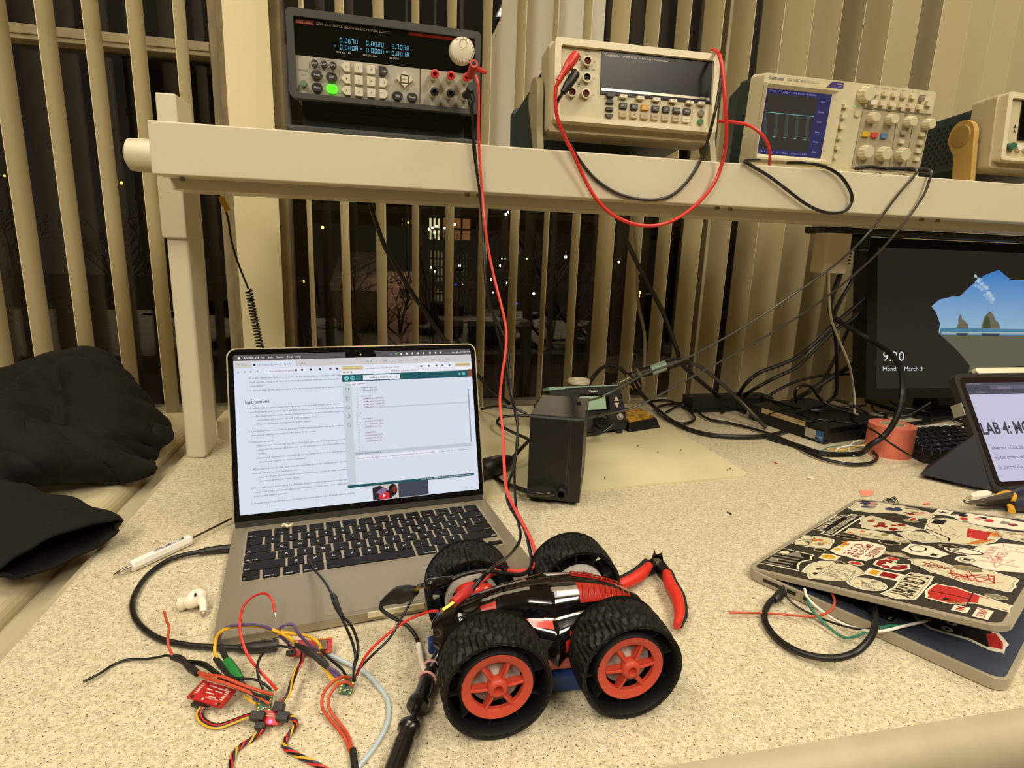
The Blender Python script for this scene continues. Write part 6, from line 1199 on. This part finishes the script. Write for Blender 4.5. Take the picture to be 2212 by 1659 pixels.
# tape roll
p = (atz(1901, 980)+atz(1977, 995))/2; t = thing('tape_roll', 'roll of salmon pink masking tape standing on its side by the keyboard', 'tape roll', (p.x, p.y+.022, 0))
PT = mat('salmon_tape', 'd9745c', .6, noise=(60, .08)); b = MB(); b.lathe([(.0195, 0), (.0375, 0), (.0375, .052), (.0375, .054), (.0195, .054)], PT, 48, smooth=False); b.build('tape', t)
b = MB(); b.lathe([(.0195, .0005), (.0195, .0545), (.0180, .0545), (.0180, .0005)], mat('cardboard_core', 'cdbf9c', .7), 40); b.build('cardboard_core', t)
# adapter under the shelf
t = thing('white_power_adapter', 'cream plug-in power adapter hanging below the shelf left of the monitor', 'power adapter', (.83, .99, .384))
MB(xlate(-.83, -.99, -.384)).rr(.797, .965, .850, 1.005, .312, .3835, mat('aged_white_plastic', 'cabda0', .5), r=.006).build('case', t, bevel=.006, seg=3)
o = MB().box((.795, .975, .3835), (2.25, 1.03, .3955), MBK).build('outlet_strip', bevel=.002); tag(o, 'long black outlet strip fixed under the shelf', 'outlet strip')
# black plugs under the strip
for u, lab in ((1842, 'left'), (1868, 'right')):
    p = aty(u, 515, .99); t = thing('black_plug', '%s of the two black plugs hanging from the outlet strip by the monitor' % lab, 'plug', (p.x, p.y+.008, .3832)); 
    b = MB(); b.box((-.014, -.012, -.030), (.012, .012, 0), MBK); b.build('body', t, bevel=.004)
    b = MB()
    for k in range(4): b.box((-.006, -.005, -.036-k*.006), (.006, .005, -.033-k*.006), MBK)
    b.rod((0, 0, -.055), (0, 0, -.028), .0035, MBK); b.build('strain_relief', t)
# ================================================================ cables behind
GC = mat('grey_sheen_cord'); 
def cable(label, pts, r, m, name='cable', group=None):
    o = wire(name, pts, r, m, n=8, sub=8); tag(o, label, 'cable', group); return o
Y = 'y'
cable('grey probe cable from the oscilloscope falling left to the soldering station, upper of two', [(1930, 362, Y, .87), (1966, 363, Y, .838), (1980, 368, Y, .824), (1972, 384, Y, .822), (1940, 420, Y, .822), (1870, 510, Y, .826), (1800, 575, Y, .85), (1700, 645, Y, .88), (1600, 710, Y, .90), (1480, 775, Y, .915), (1400, 805, Y, .92), (1360, 825, Y, .92), (1310, 852, Y, .915), (1270, 865, Y, .90), (1200, 872, Y, .885)], .0019, GC)
cable('grey probe cable from the oscilloscope falling left past the sponge tray, lower of two', [(1950, 364, Y, .87), (1998, 365, Y, .838), (2012, 371, Y, .824), (2008, 388, Y, .822), (1990, 430, Y, .822), (1930, 510, Y, .826), (1860, 580, Y, .85), (1760, 660, Y, .88), (1640, 735, Y, .90), (1520, 800, Y, .915), (1430, 850, Y, .92), (1370, 880, Y, .92), (1300, 897, Y, .91), (1250, 905, Y, .89)], .0019, GC)
cable('short black cable lying on the shelf edge under the oscilloscope knobs', [(1848, 364, Y, .850), (1880, 361, Y, .848), (1910, 365, Y, .846), (1940, 365, Y, .844), (1980, 368, Y, .842), (2014, 371, Y, .840)], .003, WIREB)
cable('black cable running down behind the slats from the shelf to the laptop', [(800, 440, Y, 1.10), (812, 480, Y, 1.10), (835, 540, Y, 1.11), (870, 600, Y, 1.12), (905, 655, Y, 1.13), (950, 720, Y, 1.14), (1000, 775, Y, 1.14), (1050, 830, Y, 1.15), (1100, 872, .02)], .0042, WIREB)
cable('black cable falling from the shelf to the cables behind the mat', [(1330, 465, Y, 1.08), (1358, 530, Y, 1.09), (1395, 605, Y, 1.10), (1432, 675, Y, 1.10), (1462, 755, Y, 1.11), (1472, 785, Y, 1.11), (1520, 830, Y, 1.10), (1570, 868, .012), (1610, 890, .006)], .0045, WIREB)
cable('thin grey cable bowed in front of the slats behind the soldering iron', [(1368, 465, Y, 1.20), (1376, 560, Y, 1.20), (1378, 650, Y, 1.20), (1392, 720, Y, 1.20), (1392, 790, Y, 1.19), (1388, 850, Y, 1.18)], .0035, mat('tan_cable', '8a7d60', .5))
cable('black cord arching from the tin down to the back of the desk', [(1262, 850, Y, 1.12), (1278, 820, Y, 1.13), (1300, 795, Y, 1.14), (1325, 790, Y, 1.14), (1350, 805, Y, 1.13), (1385, 850, Y, 1.12), (1420, 885, .008), (1470, 920, .005), (1540, 940, .005), (1640, 943, .005), (1700, 932, .005)], .0042, WIREB)
cable('coiled yellow tipped cord hanging from the shelf behind the laptop', [(478, 432, Y, 1.05), (492, 470, Y, 1.05), (500, 520, Y, 1.05), (515, 570, Y, 1.05), (537, 625, Y, 1.05)], .0016, WIREB)
b = MB(); A_ = aty(537, 627, 1.05); B2 = aty(562, 750, 1.05); d = B2-A_; q = d.normalized().to_track_quat('Z', 'Y').to_matrix().to_4x4(); b = MB(Matrix.Translation(A_) @ q); N = 24*12
b.tube([(.0052*math.cos(2*PI*i/12), .0052*math.sin(2*PI*i/12), d.length*1.25*i/N) for i in range(N+1)], .0013, WIREB, 6, 1); o = b.build('coiled_cord'); tag(o, 'black coiled cord dropping behind the laptop screen', 'cord')
o = wire('yellow_clip', [(478, 425, Y, 1.045), (484, 440, Y, 1.045), (492, 456, Y, 1.045)], .0045, YEL, n=8); tag(o, 'yellow plug at the top of the coiled cord below the shelf', 'plug')
o = wire('black_cable', [(455, 430, Y, 1.2), (470, 470, Y, 1.22), (490, 530, Y, 1.25), (500, 600, Y, 1.25)], .003, WIREB) if 0 else None
K = [
 ('black cable from the left plug curving down across the monitor corner to the desk', [(1828, 560, Y, .985), (1812, 600, Y, .985), (1795, 650, Y, .985), (1797, 680, Y, .985), (1830, 705, Y, .98), (1880, 735, Y, .96), (1925, 765, Y, .89), (1945, 800, Y, .84), (1950, 840, Y, .81), (1942, 890, Y, .798), (1915, 936, Y, .800), (1880, 962, .030), (1855, 980, .005), (1780, 980, .005), (1720, 962, .005), (1660, 945, .005)], .0048),
 ('black cable from the right plug hanging down behind the mini computer', [(1850, 562, Y, .99), (1842, 600, Y, .99), (1815, 650, Y, .99), (1800, 690, Y, 1.0), (1806, 740, Y, 1.02), (1808, 800, Y, 1.04), (1806, 850, Y, 1.06), (1785, 870, Y, 1.06), (1755, 880, .045), (1725, 890, .042)], .0040),
 ('thick black cable sweeping left from the monitor, upper of two', [(1872, 640, Y, 1.08), (1840, 668, Y, 1.08), (1795, 706, Y, 1.08), (1760, 740, Y, 1.08), (1720, 772, Y, 1.08), (1680, 790, Y, 1.08), (1640, 805, Y, 1.08), (1612, 828, Y, 1.08), (1590, 858, .02), (1560, 880, .006)], .0042),
 ('thick black cable sweeping left from the monitor, lower of two', [(1872, 655, Y, 1.09), (1840, 690, Y, 1.09), (1800, 716, Y, 1.09), (1760, 755, Y, 1.09), (1722, 792, Y, 1.09), (1670, 818, Y, 1.09), (1630, 840, Y, 1.09), (1600, 860, .02), (1560, 890, .006)], .0040),
 ('black cable rising from the desk to the monitor side edge', [(1872, 766, Y, 1.12), (1830, 795, Y, 1.12), (1780, 825, Y, 1.12), (1740, 850, Y, 1.12), (1700, 872, .03), (1660, 885, .02)], .0058),
 ('thin black cable curving from the monitor to the back of the desk', [(1872, 808, Y, 1.14), (1830, 808, Y, 1.14), (1770, 812, Y, 1.14), (1710, 828, Y, 1.14), (1660, 855, Y, 1.14), (1620, 880, .006)], .0034),
 ('black cable coil standing behind the mini computer', [(1720, 868, .045), (1718, 845, .09), (1735, 832, .10), (1755, 838, .09), (1770, 860, .06), (1800, 880, .045), (1850, 895, .04)], .0030),
 ('black cable arc behind the mini computer label', [(1800, 862, .05), (1830, 870, .09), (1850, 880, .08), (1870, 890, .05), (1878, 905, .042), (1860, 915, .040), (1840, 905, .040)], .0030),
 ('grey strap cable leaning from the monitor down to the desk back', [(1872, 605, Y, 1.16), (1845, 680, Y, 1.16), (1815, 750, Y, 1.16), (1785, 810, Y, 1.16), (1765, 850, Y, 1.16)], .0042),
 ('black cable loop crossing the front of the mini computer', [(1440, 890, .005), (1470, 875, .008), (1500, 885, .006), (1530, 905, .005), (1580, 915, .005), (1640, 930, .005), (1700, 952, .005), (1760, 985, .005), (1830, 1002, .005), (1880, 1000, .005), (1895, 988, .005), (1885, 975, .006)], .0028),
 ('black cable loop lying behind the tan mat', [(1400, 868, .006), (1440, 865, .006), (1480, 880, .006), (1500, 905, .006), (1470, 915, .006), (1430, 898, .006), (1420, 880, .006), (1460, 872, .008), (1530, 872, .006), (1600, 870, .006), (1640, 860, .02)], .0030),
 ('black cable bundle at the back edge of the desk', [(1520, 868, .008), (1560, 858, .02), (1600, 850, .03), (1640, 856, .03), (1690, 872, .04), (1760, 886, .042), (1830, 880, .045), (1870, 875, .06)], .0030),
 ('small black cable coil in front of the power strip', [(1545, 862, .010), (1560, 852, .02), (1590, 852, .02), (1588, 868, .010), (1555, 872, .010), (1545, 860, .012), (1580, 850, .02), (1620, 860, .02)], .0026),
 ('thin black wire curled on top of the mini computer', [(1650, 900, .036), (1690, 885, .036), (1740, 882, .037), (1768, 895, .036), (1760, 910, .036), (1725, 905, .036), (1718, 892, .037), (1760, 905, .036), (1850, 915, .036), (1880, 930, .036)], .0014),
 ('thin black wire lying over the pink tape roll', [(1870, 920, .040), (1895, 935, .050), (1920, 955, .055), (1950, 975, .035), (1980, 992, .010), (1998, 1000, .004)], .0018),
 ('black cable under the monitor running left', [(1890, 865, Y, 1.10), (1884, 880, Y, 1.10), (1900, 892, .012), (1960, 892, .010), (2010, 880, .02)], .0034),
 ('black cable loop under the monitor', [(1925, 868, Y, 1.12), (1950, 880, .02), (2000, 890, .015), (2010, 905, .008), (1960, 915, .006), (1915, 905, .006), (1920, 895, .008), (1960, 898, .008), (2010, 870, .04)], .0034),
 ('black cable tangle under the monitor by the keyboard', [(1895, 900, .006), (1900, 915, .006), (1930, 920, .006), (1990, 915, .006), (2050, 905, .006), (2090, 915, .006)], .0030),
 ('black cable looping left of the power box, upper', [(1040, 884, .01), (1060, 880, .03), (1085, 878, .05), (1110, 882, .05), (1140, 895, .04)], .0026),
 ('black cable looping left of the power box, middle', [(1145, 898, .03), (1110, 898, .03), (1082, 902, .025), (1075, 915, .02), (1100, 930, .02), (1140, 948, .02)], .0028),
 ('black cable joining the adapter left of the power box', [(1145, 950, .03), (1125, 970, .03), (1105, 992, .02)], .0030)]
for l, p, r in K: cable(l, p, r, WIREB if not l.startswith('grey') else GC)
cable('white cable hanging from the cream adapter to the mini computer', [(1790, 588, Y, .955), (1791, 640, Y, .97), (1796, 690, Y, .98), (1815, 740, Y, .99), (1835, 790, Y, .99), (1845, 850, Y, 1.0), (1846, 890, .045), (1852, 895, .038)], .0024, mat('aged_white_cable', 'a89b80', .5))
cable('white cable lying behind the keyboard', [(1900, 917, .020), (1930, 920, .018), (1990, 922, .018), (2040, 918, .018), (2085, 924, .018)], .0026, WHITE)
for l, m, pts in (('white', WHITE, [(1805, 975, .004), (1815, 966, .010), (1850, 962, .012), (1885, 965, .012)]), ('yellow', YEL, [(1780, 968, .003), (1820, 972, .006), (1860, 962, .012), (1902, 948, .022)]), ('teal', mat('teal_wire', '5a8c8c', .4), [(1770, 975, .003), (1800, 964, .005), (1850, 966, .006), (1880, 975, .004)]), ('second white', WHITE, [(1845, 985, .003), (1834, 972, .006), (1842, 956, .012), (1870, 950, .018), (1890, 950, .020)])):
    o = wire('jumper_wire', pts, .0011, m); tag(o, '%s jumper wire on the desk in front of the mini computer' % l, 'wire')
# adapter behind laptop's right edge
b = MB(); p0, p1 = atz(1040, 1018, .016), atz(1102, 994, .016); b.tube([p0, p0.lerp(p1, .3), p0.lerp(p1, .75), p1], 1, BLACK, 12, 4, rr=[.014, .017, .015, .012, .008]); o = b.build('iec_plug'); tag(o, 'chunky black plug lying on the mat right of the laptop screen', 'plug')
# cables at the sticker laptop
t = thing('usb_cable', 'black charging cable looping beside the sticker laptop', 'cable', tuple(atz(1750, 1400, 0))); inv = Matrix.Translation(-Vector(t.location))
tb('cord', t, inv, [(1683, 1288, .008), (1664, 1300, .006), (1652, 1325, .004), (1656, 1350, .004), (1685, 1385, .004), (1735, 1412, .006), (1800, 1422, .010), (1850, 1408, .018), (1882, 1375, .024), (1891, 1340, .024), (1886, 1305, .020)], .0030, WIREB); tb('plug', t, inv, [(1690, 1280, .008), (1680, 1290, .008), (1672, 1296, .007)], 1, BLACK, rr=[.0048, .0046, .0036], sub=4)
for l, m, pts, r in (('orange red wire sticking out left of the sticker laptop', ORG, [(1576, 1323, .005), (1620, 1324, .005), (1670, 1325, .005), (1720, 1330, .006), (1765, 1331, .008), (1795, 1318, .014), (1803, 1298, .018), (1795, 1278, .020)], .0011),
   ('white wire looping out of the sticker laptop', WHITE, [(1738, 1272, .018), (1745, 1292, .016), (1775, 1320, .010), (1815, 1345, .010), (1860, 1360, .012), (1905, 1363, .014), (1950, 1353, .018), (2002, 1341, .020)], .0013), ('green wire looping out of the sticker laptop', mat('green_insulation', '2f7a62', .4), [(1743, 1290, .016), (1752, 1315, .012), (1780, 1345, .006), (1815, 1373, .004), (1840, 1377, .006), (1880, 1362, .012), (1920, 1352, .014), (1960, 1350, .016)], .0012),
   ('thin black wire looping out of the sticker laptop', WIREB, [(1692, 1265, .014), (1700, 1290, .008), (1730, 1315, .004), (1790, 1342, .006), (1850, 1358, .012), (1900, 1356, .014)], .0010)):
    o = wire('loose_wire', pts, r, m); tag(o, l, 'wire')
# ================================================================ black jacket on the left bench
def cloth(name, grid, amp, seed, m, th=.006):
    """grid: rows of world points; folds are real displacement of a smooth sheet"""
    R_ = len(grid); C_ = len(grid[0]); rows = [spline([Vector(p) for p in row], 18) for row in grid]; n = len(rows[0])
    cols = [spline([rows[i][j] for i in range(R_)], 18) for j in range(n)]; mlen = len(cols[0])
    r = random.Random(seed); ph = [(r.uniform(-45, 45), r.uniform(-40, 40), r.uniform(0, 6), r.uniform(.5, 1)) for _ in range(5)]+[(r.uniform(-90, 90), r.uniform(-80, 80), r.uniform(0, 6), r.uniform(.15, .35)) for _ in range(5)]
    V = []
    for j in range(n):
        for i in range(mlen):
            p = cols[j][i]; a = cols[min(j+1, n-1)][i]-cols[max(j-1, 0)][i]; c = cols[j][min(i+1, mlen-1)]-cols[j][max(i-1, 0)]; nn = a.cross(c)
            nn = nn.normalized() if nn.length > 1e-9 else Vector((0, 0, 1))
            wx, wy = p.x+.03*math.sin(p.y*21+p.z*17), p.y+.03*math.sin(p.x*19+p.z*23); d = sum(w*(.64-abs(math.sin(wx*fx*.5+wy*fy*.5+p.z*fy*.5+q))**.8) for fx, fy, q, w in ph)
            u = j/(n-1); v = i/(mlen-1); e = min(1, 6*u, 6*(1-u), 6*v, 6*(1-v)); V.append(tuple(p+nn*(amp*d*(.3+.7*e))))
    F = [(j*mlen+i, (j+1)*mlen+i, (j+1)*mlen+i+1, j*mlen+i+1) for j in range(n-1) for i in range(mlen-1)]
    b = MB(); b.add(V, F, m, True); return b
CLO = mat('black_cotton', '0f0c0a', .85, spec=.3, bump=(90, .6))
t = thing('jacket', 'crumpled black jacket lying on the bench at the left edge', 'jacket', (-.5, .9, 0)); inv = xlate(.5, -.9, 0)
def pt(u, v, y): return aty(u, v, y)
G = [[pt(-120, 810, 1.12), pt(0, 803, 1.12), pt(110, 770, 1.12), pt(190, 755, 1.12), pt(240, 775, 1.12), pt(262, 830, 1.12), pt(300, 880, 1.10), pt(330, 890, 1.10)],
     [pt(-120, 850, 1.02), pt(0, 850, 1.02), pt(80, 815, 1.03), pt(170, 790, 1.04), pt(250, 805, 1.05), pt(290, 860, 1.04), pt(325, 900, 1.03), pt(362, 915, 1.03)],
     [pt(-120, 900, .93), pt(0, 880, .93), pt(70, 880, .94), pt(160, 868, .95), pt(240, 880, .96), pt(290, 905, .96), pt(340, 920, .97), pt(372, 948, .98)],
     [pt(-120, 960, .85), pt(0, 950, .85), pt(60, 950, .86), pt(140, 930, .87), pt(220, 930, .88), pt(270, 950, .90), pt(318, 985, .93), pt(345, 975, .96)],
     [pt(-120, 1030, .78), pt(0, 1020, .79), pt(60, 1000, .80), pt(120, 985, .82), pt(200, 1000, .84), pt(255, 1020, .86), pt(305, 1050, .88), pt(325, 1020, .93)],
     [pt(-120, 1080, .75), pt(0, 1056, .77), pt(70, 1050, .80), pt(120, 1040, .83), pt(190, 1032, .86), pt(245, 1042, .87), pt(300, 1058, .885), pt(318, 1030, .93)]]
b = cloth('jacket', G, .016, 5, CLO); b.xf = inv; b.v = [tuple(inv @ Vector((p[0], p[1], max(p[2], .006)))) for p in b.v]; o = b.build('body', t); so = o.modifiers.new('th', 'SOLIDIFY'); so.thickness = .004
# sleeve lying towards the camera: tapered soft tube with an open cuff
P = [atz(-170, 1105, .040), atz(-90, 1110, .038), atz(-10, 1125, .035), atz(70, 1148, .030), atz(140, 1182, .026)]
C = spline([Vector(p) for p in P], 8); b = MB(inv); V = []; N = 40; r = random.Random(4)
for i, c in enumerate(C):
    T_ = (C[min(i+1, len(C)-1)]-C[max(i-1, 0)]).normalized(); s = T_.cross(Vector((0, 0, 1))).normalized(); u = Vector((0, 0, 1)); f = i/(len(C)-1)
    for j in range(N):
        a = 2*PI*j/N; rx = .066-.010*f; rz = .026-.012*f; w = 1+.05*math.sin(a*5+f*7)+.04*math.sin(a*9-f*11)+.04*math.sin(f*23+a*2)
        p = c+s*(rx*math.cos(a)*w)+u*(rz*math.sin(a)*w); p.z = max(p.z, .003+.001*(j % 2)); V.append(tuple(p))
b.add(V, [(i*N+j, i*N+(j+1) % N, (i+1)*N+(j+1) % N, (i+1)*N+j) for i in range(len(C)-1) for j in range(N)], CLO, True); o = b.build('sleeve', t); so = o.modifiers.new('th', 'SOLIDIFY'); so.thickness = .003
# ================================================================ night view beyond the panes (real distances)
SNOW = mat('dull_snow', '8f8578', .9, noise=(3, .25)); NIGHT = mat('night_ground', '2a241e', .95, noise=(1.5, .4)); BRK = mat('dark_brick_facade', '241a14', .9, noise=(4, .3)); RF = mat('snowy_roof', '7a7064', .9, noise=(2, .3)); BARK = mat('winter_bark', '2a2018', .9)
gz = -3.2
struct(MB().box((-40, 2.2, gz-.2), (45, 60, gz), NIGHT).build('ground'))
def o_(u, v, d): return aty(u, v, d)
# large building with lit windows
t = thing('apartment_building', 'dark apartment building with a few lit windows beyond the snowy yard', 'building', (6, 26, gz)); inv = xlate(-6, -26, -gz)
MB(inv).box((-9, 26, gz), (22, 32, 7), BRK).build('wall', t)
for k in range(3): MB(inv).box((-9, 25.85, -1.4+k*3.0), (22, 26, -1.15+k*3.0), mat('stone_band', '3a3026', .9)).build('stone_band', t)
WL = [(925, 470, 952, 519, 'c8bf80', 1.1, 0), (955, 471, 1018, 519, '8a5c34', .55, 0), (866, 470, 886, 490, '6a5a20', .35, 0), (927, 540, 958, 652, '8a7c50', .35, 1), (985, 545, 1010, 650, '5c5230', .22, 1)]
for u0, v0, u1, v1, c, s_, g in WL:
    a, c2 = o_(u0, v1, 25.95), o_(u1, v0, 25.95); w = thing; b = MB(inv)
    b.box((a.x, 25.93, a.z), (c2.x, 25.96, c2.z), glow('lit_window_'+c, c, s_)); f = b.build('window', t); b = MB(inv)
    n = 3 if not g else 4
    for k in range(n+1):
        x = a.x+(c2.x-a.x)*k/n; b.box((x-.04, 25.88, a.z), (x+.04, 25.93, c2.z), BARK)
    m_ = 2 if not g else 6
    for k in range(m_+1):
        z = a.z+(c2.z-a.z)*k/m_; b.box((a.x, 25.88, z-.04), (c2.x, 25.93, z+.04), BARK)
    q = b.build('glazing_bars', f)
# small house with a snowy roof
t = thing('small_house', 'small dark house with a snow dusted roof seen low between the slats', 'house', (o_(770, 640, 17).x, 17, gz)); inv = Matrix.Translation(-Vector(t.location))
A = [o_(712, 615, 17), o_(815, 617, 17), o_(735, 545, 19), o_(812, 545, 19)]
b = MB(inv); b.add([A[0], A[1], A[3], A[2], A[0]-Vector((0, 0, .15)), A[1]-Vector((0, 0, .15)), A[3]-Vector((0, 0, .15)), A[2]-Vector((0, 0, .15))], [(0, 1, 2, 3), (4, 7, 6, 5), (0, 4, 5, 1), (1, 5, 6, 2), (2, 6, 7, 3), (3, 7, 4, 0)], RF); b.build('roof', t)
MB(inv).box((A[0].x+.1, 17.1, gz), (A[1].x-.1, 19, A[0].z-.1), mat('house_wall_dark', '120e0b', .9)).build('wall', t)
# pink lit wall with a door lamp
t = thing('lamp_lit_garage', 'garage wall lit pink by a small lamp with a dark window in it', 'garage', (o_(865, 620, 18).x, 18, gz)); inv = Matrix.Translation(-Vector(t.location))
a, c2 = o_(838, 668, 18), o_(893, 588, 18); MB(inv).box((a.x, 18, gz), (c2.x, 18.9, c2.z), mat('pink_plaster', '9c8270', .9)).build('wall', t)
a, c2 = o_(863, 642, 17.98), o_(882, 624, 17.98); MB(inv).box((a.x, 17.95, a.z), (c2.x, 18.0, c2.z), BARK).build('window', t)
l = bpy.data.lights.new('garage_lamp_light', 'POINT'); l.energy = 22; l.color = (1, .62, .45); l.shadow_soft_size = .1; lo = bpy.data.objects.new('garage_lamp_light', l); COL.objects.link(lo); lo.location = o_(868, 600, 16.6)
l = bpy.data.lights.new('yard_lamp_light', 'POINT'); l.energy = 160; l.color = (1, .75, .5); l.shadow_soft_size = .2; lo = bpy.data.objects.new('yard_lamp_light', l); COL.objects.link(lo); lo.location = (4.0, 13, 2.5)
# snow heaps
r = random.Random(2)
for i, (u, v, d, w, h) in enumerate(((690, 728, 8, .7, .35), (930, 655, 14.8, .6, .3), (1160, 720, 8, .8, .3), (640, 700, 11, .6, .3), (1290, 700, 12, .9, .35), (1400, 640, 17, 1.6, .4))):
    p = o_(u, v, d); b = MB(); V = []; N = 14
    b.ball((0, 0, 0), 1, SNOW, 14, (w, w*.7, h)); b.v = [(x+r.uniform(-.06, .06), y+r.uniform(-.06, .06), z+r.uniform(-.03, .03)) for x, y, z in b.v]
    o = b.build('snow_heap', loc=(p.x, p.y, max(gz, p.z))); o.location.z = gz+.05; tag(o, 'low heap of snow in the dark yard beyond the window', 'snow heap', 'snow heaps in the yard')
# tables in the yard
for k, (u, v, d) in enumerate(((1012, 688, 9), (1082, 690, 9.8))):
    p = o_(u, v, d); t = thing('snowy_table', '%s snow covered table in the yard' % ('left', 'right')[k], 'table', (p.x, p.y, gz)); b = MB(); b.box((-.45, -.3, -.06), (.45, .3, 0), SNOW); hh = p.z-gz
    b2 = MB(); b2.box((-.45, -.3, hh-.08), (.45, .3, hh), SNOW); b2.build('table_top', t); 
    for sx in (-.35, .35): MB().box((sx-.03, -.2, 0), (sx+.03, .2, hh-.08), BARK).build('leg', t)
# bare trees
def tree(x, y, H, seed, label):
    r = random.Random(seed); t = thing('bare_tree', label, 'tree', (x, y, gz)); b = MB()
    def br(p, d, L, rad, k):
        q = p+d*L; mid = p+d*L*.5+Vector((r.uniform(-.06, .06)*L, 0, r.uniform(-.06, .06)*L)); b.tube([p, mid, q], 1, BARK, 5, 3, rr=[rad, rad*.65])
        if k <= 0: return
        for _ in range(3):
            nd = (d+Vector((r.uniform(-.8, .8), r.uniform(-.6, .6), r.uniform(-.35, .5)))).normalized(); br(p+d*L*r.uniform(.55, 1), nd, L*r.uniform(.55, .8), rad*.6, k-1)
    br(Vector((0, 0, 0)), Vector((r.uniform(-.1, .1), 0, 1)).normalized(), H*.38, H*.018, 5); b.build('branches', t); return t
for i, (u, d, H) in enumerate(((1000, 13, 4.2), (880, 11, 3.4), (1150, 12, 4.2), (1265, 14.5, 4.2), (640, 14, 4.4), (60, 11, 5), (250, 13.5, 5))):
    p = o_(u, 600, d); tree(p.x, d, H, 20+i, 'bare winter tree in the yard, number of slats from the shelf post %s' % 'x') if 0 else tree(p.x, d, H, 20+i, ('bare tree in front of the lit windows', 'bare tree beside the pink lit garage', 'bare tree behind the snowy tables', 'bare tree right of the snowy tables', 'bare tree left of the small house', 'bare tree at the far left of the left window', 'bare tree behind the middle of the left window')[i])
# string lights and far lamps
LAMPN = [0]
LW, LY, LG, LB, LO = glow('warm_white_bulb', 'fff2d8', 9), glow('amber_bulb', 'ffb040', 6), glow('green_tint_bulb', 'd8ffb0', 8), glow('blue_bulb', '2028ff', 8), glow('orange_bulb', 'ff9860', 5)
for u, v, m, s_ in ((697, 491, LY, 1), (655, 608, LY, 1), (882, 481, LY, .7), (927, 495, LG, 1), (934, 492, LG, .9), (943, 489, LG, .9), (938, 503, LG, .9), (961, 493, LG, .9), (982, 485, LG, 1), (1093, 463, LG, 1.1), (1098, 458, LW, .8), (931, 578, LG, .8), (939, 586, LG, 1), (993, 574, LW, 1), (993, 592, LW, 1), (1084, 559, LG, .6), (1091, 559, LG, .6), (1139, 559, LG, .8), (1081, 574, LW, 1.1), (1061, 604, LW, .9), (1094, 611, LW, .9), (1065, 632, LW, .7), (1153, 634, LW, 1.2), (1116, 656, LB, .8), (985, 615, LB, .6), (1000, 614, LO, .6), (1222, 555, LW, 1.3), (1337, 566, LW, 1.3), (1382, 632, LO, 1.6), (1380, 640, LO, 1.3), (10, 380, LY, .8), (262, 395, LY, 1.2), (493, 620, LW, .6)):
    p = o_(u, v, 19+.17*LAMPN[0]); LAMPN[0] += 1; cn = {LY: 'amber', LG: 'greenish white', LB: 'blue', LO: 'orange', LW: 'white'}[m]; t = thing('yard_lamp', 'tiny %s outdoor lamp glowing beyond the blind slats' % cn, 'lamp', (p.x, p.y, gz), group='%s outdoor lamps' % cn)
    b = MB(); b.ball((0, 0, p.z-gz), .042*s_, m, 8); b.build('bulb', t); MB().rod((0, .05, 0), (0, .05, p.z-gz), .018, BARK, 6).build('pole', t)
